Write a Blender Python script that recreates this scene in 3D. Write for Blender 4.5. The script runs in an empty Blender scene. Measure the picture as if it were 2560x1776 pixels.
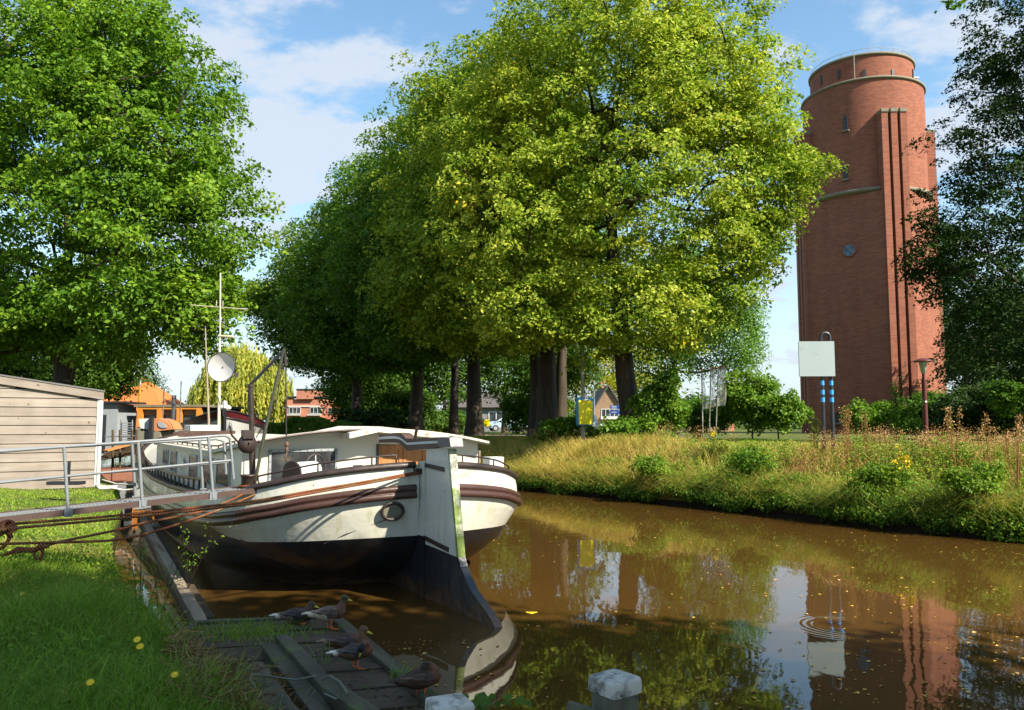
import bpy, math, random
import numpy as np
from mathutils import Vector, Matrix
R_ = math.radians
sc = bpy.context.scene
# ------------------------------------------------------------ camera
F = 1991.11; CX = 1280.; CY = 888.; TH = math.atan((1060-888)/F); CH = 2.3
cd = bpy.data.cameras.new('camera'); cam = bpy.data.objects.new('camera', cd); sc.collection.objects.link(cam)
cam.location = (0, 0, CH); cam.rotation_euler = (math.pi/2+TH, 0, 0)
cd.sensor_width = 36; cd.lens = F/2560*36; cd.clip_end = 3000; cd.clip_start = .05
sc.camera = cam
# ------------------------------------------------------------ sky and sun
SUN_AZ = R_(54); SUN_EL = R_(41)      # to the right of straight behind the camera
sund = Vector((math.sin(SUN_AZ)*math.cos(SUN_EL), -math.cos(SUN_AZ)*math.cos(SUN_EL), math.sin(SUN_EL)))
ld = bpy.data.lights.new('sun', 'SUN'); ld.energy = 5.0; ld.angle = R_(.55); ld.color = (1, .92, .77)
lo = bpy.data.objects.new('sun', ld); sc.collection.objects.link(lo)
lo.rotation_euler = sund.to_track_quat('Z', 'Y').to_euler()
w = bpy.data.worlds.new('World'); sc.world = w; w.use_nodes = True
nt = w.node_tree; N = nt.nodes; L = nt.links
for n in list(N): N.remove(n)
out = N.new('ShaderNodeOutputWorld'); bg = N.new('ShaderNodeBackground')
sky = N.new('ShaderNodeTexSky'); sky.sky_type = 'NISHITA'; sky.sun_disc = False
sky.sun_elevation = SUN_EL; sky.sun_rotation = math.pi/2+(math.pi/2-SUN_AZ)
sky.air_density = 1.15; sky.dust_density = .35; sky.ozone_density = 2.2
tc = N.new('ShaderNodeTexCoord'); sx = N.new('ShaderNodeSeparateXYZ'); L.new(tc.outputs['Generated'], sx.inputs[0])
def wm(op, a, b=None, c=None):
    n = N.new('ShaderNodeMath'); n.operation = op
    for i, q in enumerate((a, b, c)):
        if q is None: continue
        if isinstance(q, (int, float)): n.inputs[i].default_value = q
        else: L.new(q, n.inputs[i])
    return n.outputs[0]
zz = wm('ADD', wm('MAXIMUM', sx.outputs[2], 0), .22)
cv = N.new('ShaderNodeCombineXYZ'); L.new(wm('DIVIDE', sx.outputs[0], zz), cv.inputs[0]); L.new(wm('DIVIDE', sx.outputs[1], zz), cv.inputs[1])
mp = N.new('ShaderNodeMapping'); mp.inputs['Location'].default_value = (3.2, 1.4, 0.6); mp.inputs['Scale'].default_value = (.9, 1.15, 1)
L.new(cv.outputs[0], mp.inputs[0])
no = N.new('ShaderNodeTexNoise'); no.inputs['Scale'].default_value = 3.4; no.inputs['Detail'].default_value = 7; no.inputs['Roughness'].default_value = .6
L.new(mp.outputs[0], no.inputs['Vector'])
nrmv = N.new('ShaderNodeVectorMath'); nrmv.operation = 'NORMALIZE'; L.new(tc.outputs['Generated'], nrmv.inputs[0])
acc = wm('ADD', wm('MULTIPLY', no.outputs[0], 1.9), -.45)
for (cu, cvv, rad, amt) in ((740, 330, .17, .15), (980, 230, .09, .14), (620, 420, .09, .12), (660, 620, .09, .15), (560, 60, .12, .10), (2460, 230, .14, .12), (820, 60, .05, .10), (1250, 60, .16, -.12), (930, 110, .09, -.10), (2140, 90, .12, -.10), (1960, 800, .10, .10)):
    dv_ = Vector(((cu-1280)/1991.11, 1, (1060-cvv)/1991.11)).normalized(); ds_ = N.new('ShaderNodeVectorMath'); ds_.operation = 'DISTANCE'; L.new(nrmv.outputs[0], ds_.inputs[0]); ds_.inputs[1].default_value = dv_
    mr_ = N.new('ShaderNodeMapRange'); mr_.interpolation_type = 'SMOOTHSTEP'; L.new(ds_.outputs['Value'], mr_.inputs[0]); mr_.inputs[1].default_value = 0; mr_.inputs[2].default_value = rad*1.5; mr_.inputs[3].default_value = amt; mr_.inputs[4].default_value = 0
    acc = wm('ADD', acc, mr_.outputs[0])
rp = N.new('ShaderNodeMapRange'); rp.interpolation_type = 'SMOOTHSTEP'; rp.inputs[1].default_value = .48; rp.inputs[2].default_value = .74
rp.inputs[3].default_value = 0; rp.inputs[4].default_value = .9; L.new(acc, rp.inputs[0])
hz = N.new('ShaderNodeMapRange'); hz.inputs[1].default_value = 0; hz.inputs[2].default_value = .30; hz.inputs[3].default_value = .92; hz.inputs[4].default_value = 0
L.new(sx.outputs[2], hz.inputs[0])
cf = wm('MAXIMUM', rp.outputs[0], hz.outputs[0])
mx = N.new('ShaderNodeMix'); mx.data_type = 'RGBA'; L.new(cf, mx.inputs[0]); 
skc = N.new('ShaderNodeMix'); skc.data_type = 'RGBA'; skc.blend_type = 'MULTIPLY'; skc.inputs[0].default_value = 1
L.new(sky.outputs[0], skc.inputs[6]); skc.inputs[7].default_value = (1.15, 1.30, 1.25, 1)
L.new(skc.outputs[2], mx.inputs[6]); mx.inputs[7].default_value = (3.9, 4.35, 5.0, 1)
L.new(mx.outputs[2], bg.inputs[0]); bg.inputs[1].default_value = .082; L.new(bg.outputs[0], out.inputs[0])
sc.view_settings.view_transform = 'Standard'; sc.view_settings.look = 'None'; sc.view_settings.gamma = 1
sc.view_settings.exposure = 1.2
sc.cycles.max_bounces = 7; sc.cycles.diffuse_bounces = 3; sc.cycles.transmission_bounces = 4; sc.cycles.transparent_max_bounces = 8
sc.cycles.caustics_reflective = False; sc.cycles.caustics_refractive = False
# ------------------------------------------------------------ pixel helpers (photo pixels 2560x1776 -> real places)
FW = np.array([0, math.cos(TH), math.sin(TH)]); UPV = np.array([0, -math.sin(TH), math.cos(TH)]); RT = np.array([1., 0, 0]); CC = np.array([0, 0, CH])
def ray(u, v): return RT*(u-CX)/F+UPV*(CY-v)/F+FW
def G(u, v, h=0.):
    d = ray(u, v); return CC+d*(h-CH)/d[2]
def D(u, v, y):
    d = ray(u, v); return CC+d*y/d[1]
def hgt(v, y, u=1280): return float(D(u, v, y)[2])
def xat(u, y, v=1040): return float(D(u, v, y)[0])
# ------------------------------------------------------------ materials
def lin(c):
    if isinstance(c, str):
        c = tuple(int(c[i:i+2], 16)/255 for i in (0, 2, 4)); c = tuple(x/12.92 if x < .04045 else ((x+.055)/1.055)**2.4 for x in c)
    return tuple(c)+(1,) if len(c) == 3 else c
class NT:
    def __init__(s, name):
        s.m = bpy.data.materials.new(name); s.m.use_nodes = True; s.t = s.m.node_tree; s.n = s.t.nodes; s.l = s.t.links
        s.b = s.n['Principled BSDF']; s.o = s.n['Material Output']
    def N(s, ty, **k):
        n = s.n.new('ShaderNode'+ty)
        for a, v in k.items(): setattr(n, a, v)
        return n
    def set(s, sock, v):
        if hasattr(v, 'is_output') or isinstance(v, bpy.types.NodeSocket): s.l.new(v, sock)
        else: sock.default_value = v
    def math(s, op, a, b=None, c=None):
        n = s.N('Math', operation=op)
        for i, q in enumerate((a, b, c)):
            if q is not None: s.set(n.inputs[i], q)
        return n.outputs[0]
    def mix(s, f, a, b, blend='MIX'):
        n = s.N('Mix', data_type='RGBA', blend_type=blend); s.set(n.inputs[0], f); s.set(n.inputs[6], a); s.set(n.inputs[7], b); return n.outputs[2]
    def coord(s, kind='Object', scale=(1, 1, 1), loc=(0, 0, 0), rot=(0, 0, 0)):
        t = s.N('TexCoord'); m = s.N('Mapping'); m.inputs['Scale'].default_value = scale; m.inputs['Location'].default_value = loc; m.inputs['Rotation'].default_value = rot
        s.l.new(t.outputs[kind], m.inputs[0]); return m.outputs[0]
    def noise(s, scale, detail=4, vec=None, rough=.55, dist=0.):
        n = s.N('TexNoise'); n.inputs['Scale'].default_value = scale; n.inputs['Detail'].default_value = detail; n.inputs['Roughness'].default_value = rough; n.inputs['Distortion'].default_value = dist
        s.l.new(vec if vec is not None else s.coord(), n.inputs['Vector']); return n.outputs[0]
    def mr(s, v, a, b, c=0., d=1., smooth=False):
        n = s.N('MapRange'); 
        if smooth: n.interpolation_type = 'SMOOTHSTEP'
        s.set(n.inputs[0], v); n.inputs[1].default_value = a; n.inputs[2].default_value = b; n.inputs[3].default_value = c; n.inputs[4].default_value = d; return n.outputs[0]
    def ramp(s, v, stops, interp='LINEAR'):
        n = s.N('ValToRGB'); n.color_ramp.interpolation = interp; e = n.color_ramp.elements
        e[0].position = stops[0][0]; e[0].color = lin(stops[0][1]); e[1].position = stops[-1][0]; e[1].color = lin(stops[-1][1])
        for p, c in stops[1:-1]:
            q = e.new(p); q.color = lin(c)
        s.set(n.inputs[0], v); return n.outputs[0]
    def bump(s, h, strength=.3, dist=.02):
        n = s.N('Bump'); n.inputs['Strength'].default_value = strength; n.inputs['Distance'].default_value = dist; s.l.new(h, n.inputs['Height']); s.l.new(n.outputs[0], s.b.inputs['Normal'])
    def fin(s, col=None, rough=None, metal=None, spec=None):
        if col is not None: s.set(s.b.inputs['Base Color'], lin(col) if isinstance(col, (str, tuple)) else col)
        if rough is not None: s.set(s.b.inputs['Roughness'], rough)
        if metal is not None: s.b.inputs['Metallic'].default_value = metal
        if spec is not None: s.b.inputs['Specular IOR Level'].default_value = spec
        return s.m
def paint(name, c1, c2=None, scale=3., rough=.5, dirt=None, dscale=9., dlo=.6, dhi=.75, bump=.15, bdist=.01, bscale=12., stretch=(1, 1, 1), metal=0., spots=None, slo=.68, shi=.74, sscale=30.):
    t = NT(name); v = t.coord(scale=stretch)
    c = t.mix(t.noise(scale, 5, v), lin(c1), lin(c2 or c1))
    if dirt: c = t.mix(t.mr(t.noise(dscale, 8, v, .65), dlo, dhi), c, lin(dirt))
    if spots: c = t.mix(t.mr(t.noise(sscale, 3, v, .5), slo, shi), c, lin(spots))
    r = t.mr(t.noise(scale*2, 3, v), .2, .8, max(rough-.12, .03), min(rough+.15, 1))
    if bump: t.bump(t.noise(bscale, 6, v), bump, bdist)
    return t.fin(c, r, metal)
def leafmat(name, stops_, hue=None, hscale=.35, trans=.38, rough=.6, spec=.2):
    """foliage: colour differs from leaf to leaf (attribute) and by clump"""
    stops = [(p, tuple(x*g for x, g in zip(c, GAIN))) for p, c in stops_]
    t = NT(name); a = t.N('Attribute', attribute_name='tint').outputs['Fac']
    geo = t.N('TexCoord').outputs['Object']
    big = t.noise(hscale, 2, geo)
    v = t.math('ADD', t.math('MULTIPLY', a, .72), t.mr(big, .3, .7, 0, .28))
    c = t.ramp(v, stops)
    t.fin(c, rough, spec=spec)
    tr = t.N('BsdfTranslucent'); tc = t.mix(.55, c, t.mix(1., c, (1.25, 1.35, .35, 1), 'MULTIPLY')); t.l.new(tc, tr.inputs[0])
    m = t.N('MixShader'); m.inputs[0].default_value = trans; t.l.new(t.b.outputs[0], m.inputs[1]); t.l.new(tr.outputs[0], m.inputs[2]); t.l.new(m.outputs[0], t.o.inputs[0])
    return t.m
GAIN = (1.38, 1.32, .9)
def brickmat(name, c1, c2, mortar, bw=.22, bh=.065, cyl=None, var=.5, msize=.012, dirt=None):
    t = NT(name); tc = t.N('TexCoord'); s = t.N('SeparateXYZ'); t.l.new(tc.outputs['Object'], s.inputs[0])
    if cyl: u = t.math('MULTIPLY', t.math('ARCTAN2', s.outputs[1], s.outputs[0]), cyl)
    else: u = t.math('ADD', s.outputs[0], s.outputs[1])
    c = t.N('CombineXYZ'); t.l.new(u, c.inputs[0]); t.l.new(s.outputs[2], c.inputs[1])
    b = t.N('TexBrick'); b.inputs['Scale'].default_value = 1; b.inputs['Brick Width'].default_value = bw; b.inputs['Row Height'].default_value = bh; b.inputs['Mortar Size'].default_value = msize
    b.inputs['Bias'].default_value = 0; b.inputs['Color1'].default_value = lin(c1); b.inputs['Color2'].default_value = lin(c2); b.inputs['Mortar'].default_value = lin(mortar)
    t.l.new(c.outputs[0], b.inputs['Vector'])
    st = t.N('Mapping'); st.inputs['Scale'].default_value = (1, 1, .22); t.l.new(tc.outputs['Object'], st.inputs[0])
    col = t.mix(t.mr(t.noise(.8, 6, st.outputs[0], .6), .3, .7, 0, var), b.outputs[0], t.mix(1., b.outputs[0], (.66, .6, .6, 1), 'MULTIPLY'))
    col = t.mix(t.mr(t.noise(7, 6, tc.outputs['Object'], .7), .5, .8, 0, .5), col, t.mix(1., col, (1.35, 1.25, 1.2, 1), 'MULTIPLY'))
    if dirt: col = t.mix(t.mr(t.noise(.5, 8, tc.outputs['Object'], .7), .55, .75), col, lin(dirt))
    t.bump(b.outputs['Fac'], -.3, .01)
    return t.fin(col, .85, spec=.2)
def woodmat(name, c1, c2, dark, axis=0, scale=6., rough=.7, knots=None, bump=.4, moss=None, rot=(0, 0, 0)):
    t = NT(name); s = [scale*3]*3; s[axis] = scale*.18
    v = t.coord(scale=s, rot=rot); n = t.noise(1., 8, v, .65, .4)
    c = t.mix(t.mr(n, .35, .65), lin(c1), lin(c2))
    c = t.mix(t.mr(t.noise(.6, 9, v, .75), .58, .7), c, lin(dark))
    c = t.mix(t.mr(t.noise(1.3, 3), .4, .7, 0, .6), c, t.mix(1., c, (.6, .58, .56, 1), 'MULTIPLY'))
    if knots: c = t.mix(t.mr(t.noise(7, 2), .69, .73), c, lin(knots))
    if moss: c = t.mix(t.mr(t.noise(3, 8, None, .7), .55, .68), c, lin(moss))
    t.bump(n, bump, .006); return t.fin(c, rough, spec=.25)
def glassy(name, col, rough=.08, var=None):
    t = NT(name); c = lin(col)
    if var: c = t.mix(t.mr(t.noise(2.2, 4, None, .6), .45, .6), lin(col), lin(var))
    t.fin(c, rough, spec=.35); return t.m
# ------------------------------------------------------------ mesh builder
class MB:
    def __init__(s): s.v = []; s.f = []; s.m = []; s.sm = []
    def add(s, vs, fs, mi=0, smooth=False):
        o = len(s.v); s.v.extend([tuple(float(q) for q in p) for p in vs]); s.f.extend([tuple(i+o for i in f) for f in fs]); s.m.extend([mi]*len(fs)); s.sm.extend([smooth]*len(fs)); return s
    def box(s, c, size, rz=0., mi=0, bev=0., M=None):
        x, y, z = [q/2 for q in size]
        P = [(-x, -y, -z), (x, -y, -z), (x, y, -z), (-x, y, -z), (-x, -y, z), (x, -y, z), (x, y, z), (-x, y, z)]
        ca, sa = math.cos(rz), math.sin(rz)
        if M is None: P = [(c[0]+a*ca-b*sa, c[1]+a*sa+b*ca, c[2]+d) for a, b, d in P]
        else: P = [tuple(Vector(c)+M@Vector(p)) for p in P]
        return s.add(P, [(0, 3, 2, 1), (4, 5, 6, 7), (0, 1, 5, 4), (1, 2, 6, 5), (2, 3, 7, 6), (3, 0, 4, 7)], mi)
    def beam(s, a, b, wdt, hgt_, mi=0, up=(0, 0, 1)):
        a = Vector(a); b = Vector(b); d = (b-a); l = d.length; d.normalize(); upv = Vector(up); sd = d.cross(upv)
        if sd.length < 1e-4: sd = Vector((1, 0, 0))
        sd.normalize(); u2 = sd.cross(d); M = Matrix((d, sd, u2)).transposed()
        return s.box((a+b)/2, (l, wdt, hgt_), M=M, mi=mi)
    def tube(s, pts, rad, n=8, mi=0, cap=True, smooth=True):
        P = [Vector(p) for p in pts]; k = len(P)
        if not hasattr(rad, '__len__'): rad = [rad]*k
        T = []
        for i in range(k):
            t = (P[min(i+1, k-1)]-P[max(i-1, 0)]); T.append(t.normalized() if t.length > 1e-9 else Vector((0, 0, 1)))
        ref = Vector((0, 0, 1)) if abs(T[0].z) < .9 else Vector((1, 0, 0)); U = T[0].cross(ref).normalized(); V = []
        for i in range(k):
            U = (U-T[i]*U.dot(T[i])).normalized(); W = T[i].cross(U)
            for j in range(n):
                a = 2*math.pi*j/n; V.append(P[i]+(U*math.cos(a)+W*math.sin(a))*rad[i])
        Fc = [(i*n+j, i*n+(j+1) % n, (i+1)*n+(j+1) % n, (i+1)*n+j) for i in range(k-1) for j in range(n)]
        s.add(V, Fc, mi, smooth)
        if cap: s.add(V[:n][::-1], [tuple(range(n))], mi); s.add(V[-n:], [tuple(range(n))], mi)
        return s
    def grid(s, P, mi=0, smooth=True, flip=False, closed=False):
        k = len(P); n = len(P[0]); V = [p for row in P for p in row]; fs = []
        for i in range(k-1):
            for j in range(n if closed else n-1):
                q = (i*n+j, i*n+(j+1) % n, (i+1)*n+(j+1) % n, (i+1)*n+j); fs.append(q[::-1] if flip else q)
        return s.add(V, fs, mi, smooth)
    def lathe(s, prof, c=(0, 0, 0), n=24, mi=0, smooth=True, a0=0., a1=2*math.pi):
        closed = abs(a1-a0-2*math.pi) < 1e-6; m = n if closed else n+1
        P = [[(c[0]+r*math.cos(a0+(a1-a0)*j/n), c[1]+r*math.sin(a0+(a1-a0)*j/n), c[2]+z) for j in range(m)] for r, z in prof]
        return s.grid(P, mi, smooth, False, closed)
    def prism(s, poly, vec, mi=0, mi2=None):
        k = len(poly); A = [Vector(p) for p in poly]; B = [p+Vector(vec) for p in A]; vs = A+B
        s.add(vs, [tuple(range(k))[::-1], tuple(range(k, 2*k))], mi)
        s.add(vs, [(i, (i+1) % k, k+(i+1) % k, k+i) for i in range(k)], mi if mi2 is None else mi2); return s
    def ball(s, c, r, n=12, m=8, mi=0, M=None):
        r = (r, r, r) if not hasattr(r, '__len__') else r; P = []
        for i in range(m+1):
            th = math.pi*i/m; row = []
            for j in range(n):
                p = Vector((r[0]*math.sin(th)*math.cos(2*math.pi*j/n), r[1]*math.sin(th)*math.sin(2*math.pi*j/n), r[2]*math.cos(th)))
                if M: p = M@p
                row.append(Vector(c)+p)
            P.append(row)
        return s.grid(P, mi, True, True, True)
    def build(s, name, mats, parent=None, org=(0, 0, 0), bevel=0.):
        me = bpy.data.meshes.new(name)
        V = s.v if tuple(org) == (0, 0, 0) else [(a-org[0], b-org[1], c-org[2]) for a, b, c in s.v]
        me.from_pydata(V, [], s.f); 
        for m in (mats if isinstance(mats, (list, tuple)) else [mats]): me.materials.append(m)
        me.polygons.foreach_set('material_index', s.m); me.polygons.foreach_set('use_smooth', s.sm); me.validate(); me.update()
        o = bpy.data.objects.new(name, me); sc.collection.objects.link(o)
        if parent: o.parent = parent
        if bevel:
            b = o.modifiers.new('bevel', 'BEVEL'); b.width = bevel; b.segments = 2; b.limit_method = 'ANGLE'; b.angle_limit = R_(40)
        return o
def tag(o, label=None, cat=None, group=None, kind=None):
    if label: o['label'] = label
    if cat: o['category'] = cat
    if group: o['group'] = group
    if kind: o['kind'] = kind
    return o
def empty(name, loc=(0, 0, 0), rz=0.):
    o = bpy.data.objects.new(name, None); sc.collection.objects.link(o); o.location = tuple(float(q) for q in loc); o.rotation_euler = (0, 0, rz); o.empty_display_size = .2; return o
def rawmesh(name, V, Fc, mat, parent=None, attr=None, smooth=False):
    """fast mesh from numpy: Fc (n,k) polygons of one size"""
    me = bpy.data.meshes.new(name); n, k = Fc.shape
    me.vertices.add(len(V)); me.vertices.foreach_set('co', np.ascontiguousarray(V, dtype=np.float32).ravel())
    me.loops.add(n*k); me.loops.foreach_set('vertex_index', np.ascontiguousarray(Fc, dtype=np.int32).ravel())
    me.polygons.add(n); me.polygons.foreach_set('loop_start', np.arange(0, n*k, k, dtype=np.int32))
    try: me.polygons.foreach_set('loop_total', np.full(n, k, dtype=np.int32))
    except Exception: pass
    if attr is not None:
        a = me.attributes.new('tint', 'FLOAT', 'FACE'); a.data.foreach_set('value', np.ascontiguousarray(attr, dtype=np.float32))
    me.update(calc_edges=True)
    if smooth: me.polygons.foreach_set('use_smooth', np.ones(n, dtype=bool))
    me.materials.append(mat); o = bpy.data.objects.new(name, me); sc.collection.objects.link(o)
    if parent: o.parent = parent
    return o
def nrm(a): return a/np.maximum(np.linalg.norm(a, axis=-1, keepdims=True), 1e-9)
def leaves(C, Nn, size, rng, asp=.62):
    """rhombic leaf faces at C with normals Nn"""
    n = len(C); t = rng.normal(size=(n, 3)); a = nrm(np.cross(Nn, t)); b = np.cross(Nn, a)
    sz = np.asarray(size).reshape(-1, 1)*np.ones((n, 1))*.5
    fold = Nn*sz*.25
    V = np.stack([C-a*sz, C-b*sz*asp+fold, C+a*sz, C+b*sz*asp+fold], 1).reshape(-1, 3)
    return V, np.arange(4*n).reshape(n, 4)
def inball(n, rng): return nrm(rng.normal(size=(n, 3)))*rng.random((n, 1))**(1/3)
# ------------------------------------------------------------ terrain
LB = np.array([(14, -10), (4, -1.5), (.3, 2.9), (-1.7, 5.4), (-2.75, 7.0), (-3.86, 8.6), (-4.42, 9.45), (-5.7, 11.65), (-7.25, 14.75), (-8.95, 18.6), (-11.9, 24.5), (-17.5, 34), (-27, 50), (-45, 80), (-90, 160)], float)
RB = np.array([(60, -22), (20, 7.5), (12.5, 13.7), (10, 15.8), (8.1, 17.8), (5.6, 21.6), (2.8, 25.4), (1, 27.4), (-.3, 30.5), (-4, 34), (-14.2, 42), (-22, 53), (-38, 80), (-80, 145)], float)
def sdist(P, Ln):
    """signed distance to a polyline, positive on its left"""
    best = np.full(len(P), 1e9); sg = np.zeros(len(P))
    for a, b in zip(Ln[:-1], Ln[1:]):
        d = b-a; t = np.clip(((P-a)@d)/(d@d), 0, 1); q = a+t[:, None]*d; e = P-q; ds = np.hypot(e[:, 0], e[:, 1]); cr = d[0]*e[:, 1]-d[1]*e[:, 0]
        m = ds < best-1e-9; best[m] = ds[m]; sg[m] = np.where(cr[m] >= 0, 1, -1)
    return best*sg
def ss(x, a, b):
    t = np.clip((x-a)/(b-a), 0, 1); return t*t*(3-2*t)
def bumpn(x, y):
    return .5*np.sin(x*1.3+.7*np.sin(y*.9))*np.sin(y*1.1+.5*np.sin(x*.7))+.3*np.sin(x*3.1+y*1.7)*np.sin(y*2.7-x)+.2*np.sin(x*6.3+1)*np.sin(y*5.9)
def height(x, y):
    x = np.atleast_1d(np.asarray(x, float)); y = np.atleast_1d(np.asarray(y, float)); P = np.stack([x, y], 1)
    dl = sdist(P, LB); dr = -sdist(P, RB); b = bumpn(x, y)
    hl = -.8+1.18*ss(dl, -.25, .12)+.14*ss(dl, .1, .8)+.36*ss(dl, .6, 6)+.04*b*ss(dl, 0, 1)
    hr = -.8+1.15*ss(dr, -.3, .08)+.95*ss(dr, 0, 2.9)+.2*ss(dr, 2.5, 6)+.07*b*ss(dr, 0, 1)*(1-ss(dr, 6, 14))
    hr = hr-.05*ss(dr, 8, 20)+.24*np.exp(-((x-4.6)/2.2)**2-((y-28.)/2.6)**2)
    return np.where(dr > -.5, hr, np.where(dl > -.5, hl, -.8))
def H(x, y): return float(height(x, y)[0])
def axis(lo, hi, step, far, g=1.16):
    c = list(np.arange(lo, hi+step/2, step)); s = step; x = c[-1]
    while x < far: s *= g; x += s; c.append(x)
    s = step; x = c[0]; pre = []
    while x > -far: s *= g; x -= s; pre.append(x)
    return np.array(pre[::-1]+c)
xs = axis(-14, 16, .2, 900); ys = axis(2, 34, .2, 900)
X, Y = np.meshgrid(xs, ys); Z = height(X.ravel(), Y.ravel()).reshape(X.shape)
V = np.stack([X, Y, Z], -1).reshape(-1, 3); nx = len(xs); ny = len(ys)
i = np.arange((nx-1)*(ny-1)); r0 = i//(nx-1); c0 = i % (nx-1); a = r0*nx+c0
gm = NT('soil_and_turf')
gn = gm.noise(1.7, 8, None, .65); gn2 = gm.noise(.25, 4)
gc = gm.ramp(gn, [(.3, (.035, .05, .012)), (.45, (.06, .09, .018)), (.6, (.11, .12, .03)), (.75, (.10, .075, .035))])
gc = gm.mix(gm.mr(gn2, .45, .65), gc, gm.ramp(gn, [(.3, (.05, .075, .015)), (.7, (.15, .14, .05))]))
gx = gm.N('SeparateXYZ'); gm.l.new(gm.coord(), gx.inputs[0]); gc = gm.mix(gm.mr(gx.outputs[2], .12, .42, 1, 0), gc, (.022, .017, .010, 1))
gm.bump(gm.noise(9, 6), .8, .05); gm.fin(gc, .95, spec=.1)
ground = rawmesh('ground', V, np.stack([a, a+1, a+nx+1, a+nx], 1), gm.m, smooth=True); tag(ground, kind='structure')
# water
wt = NT('muddy_water'); wv = wt.coord(scale=(1, 1, 1))
mud = wt.mix(wt.noise(.35, 3, wv), (.058, .030, .007, 1), (.078, .041, .010, 1))
lw = wt.N('LayerWeight'); 
wt.fin(mud, .025, spec=.5); wt.b.inputs['IOR'].default_value = 1.46
w1 = wt.noise(1.1, 2, wt.coord(scale=(1, .55, 1), rot=(0, 0, .4))); w2 = wt.noise(6, 2, wt.coord(scale=(1, .5, 1)))
tcw = wt.N('TexCoord'); rg = G(2100, 1565)
def ring(c, wl, r0):
    vd = wt.N('VectorMath', operation='DISTANCE'); wt.l.new(tcw.outputs['Object'], vd.inputs[0]); vd.inputs[1].default_value = tuple(c)
    dd = vd.outputs['Value']; return wt.math('MULTIPLY', wt.math('SINE', wt.math('MULTIPLY', dd, 2*math.pi/wl)), wt.math('MULTIPLY', wt.mr(dd, r0*.5, r0*.8, 0, 1), wt.mr(dd, r0*.8, r0*1.35, 1, 0)))
hh = wt.math('ADD', wt.math('ADD', w1, wt.math('MULTIPLY', w2, .1)), wt.math('MULTIPLY', ring(rg, .085, .5), .10))
wt.bump(hh, .06, .1)
wb = MB(); wb.add([(-900, -900, 0), (900, -900, 0), (900, 900, 0), (-900, 900, 0)], [(0, 1, 2, 3)])
water = wb.build('water', wt.m); tag(water, kind='structure')

# ------------------------------------------------------------ foliage materials
M = {}
M['oak'] = leafmat('oak_leaf', [(0, (.028, .075, .008)), (.35, (.065, .145, .014)), (.7, (.12, .21, .02)), (.9, (.19, .27, .028)), (1, (.30, .27, .03))], hscale=.3)
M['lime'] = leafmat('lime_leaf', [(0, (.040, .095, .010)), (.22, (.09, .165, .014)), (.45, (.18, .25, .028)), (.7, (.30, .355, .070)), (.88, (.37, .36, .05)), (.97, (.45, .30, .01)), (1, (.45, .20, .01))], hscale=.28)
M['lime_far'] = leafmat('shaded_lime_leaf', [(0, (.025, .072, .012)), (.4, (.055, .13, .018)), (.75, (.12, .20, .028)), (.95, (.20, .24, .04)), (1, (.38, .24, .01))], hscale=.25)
M['willow'] = leafmat('willow_leaf', [(0, (.13, .17, .04)), (.5, (.26, .29, .07)), (.8, (.42, .38, .09)), (1, (.50, .40, .09))], hscale=.3)
M['willow2'] = leafmat('silver_willow_leaf', [(0, (.05, .12, .025)), (.5, (.10, .20, .045)), (1, (.19, .29, .10))], hscale=.3)
M['beech'] = leafmat('dark_beech_leaf', [(0, (.008, .020, .008)), (.5, (.014, .034, .010)), (.85, (.028, .052, .013)), (1, (.06, .065, .016))], hscale=.4, trans=.12, spec=.06)
M['yew'] = leafmat('dark_needle', [(0, (.014, .035, .012)), (.6, (.03, .06, .014)), (1, (.07, .10, .02))], hscale=.3, trans=.2)
M['back'] = leafmat('background_leaf', [(0, (.025, .065, .014)), (.6, (.055, .12, .02)), (1, (.12, .17, .03))], hscale=.15)
M['shrub'] = leafmat('shrub_leaf', [(0, (.04, .10, .015)), (.5, (.09, .18, .022)), (.9, (.17, .25, .035)), (1, (.28, .27, .03))], hscale=.6)
M['hedge'] = leafmat('hedge_leaf', [(0, (.03, .08, .012)), (.5, (.06, .14, .018)), (1, (.12, .20, .03))], hscale=.8)
M['yellow'] = leafmat('yellowing_leaf', [(0, (.08, .14, .02)), (.4, (.18, .22, .02)), (.8, (.36, .30, .02)), (1, (.45, .33, .02))], hscale=.5)
M['turf'] = leafmat('grass_blade', [(0, (.055, .11, .014)), (.5, (.115, .21, .025)), (.85, (.20, .29, .045)), (1, (.34, .32, .14))], hscale=.6, trans=.35)
M['dry'] = leafmat('dry_grass_blade', [(0, (.05, .11, .018)), (.22, (.10, .16, .03)), (.42, (.22, .21, .06)), (.7, (.36, .28, .10)), (1, (.50, .42, .20))], hscale=.5, trans=.3)
M['weed'] = leafmat('weed_leaf', [(0, (.035, .085, .012)), (.45, (.09, .17, .022)), (.8, (.18, .25, .035)), (1, (.30, .24, .05))], hscale=.7)
M['seed'] = leafmat('seed_head', [(0, (.17, .085, .045)), (.5, (.32, .18, .10)), (.85, (.48, .33, .24)), (1, (.66, .58, .5))], hscale=.8, trans=.2)
M['gold'] = leafmat('golden_flower', [(0, (.5, .32, .01)), (1, (.75, .55, .03))], trans=.2)
M['bark'] = woodmat('bark', (.035, .026, .018), (.085, .062, .042), (.012, .009, .007), axis=2, scale=3, bump=1.)
M['bark_grey'] = woodmat('grey_bark', (.06, .055, .045), (.11, .10, .08), (.025, .02, .018), axis=2, scale=4, bump=.9)
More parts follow.
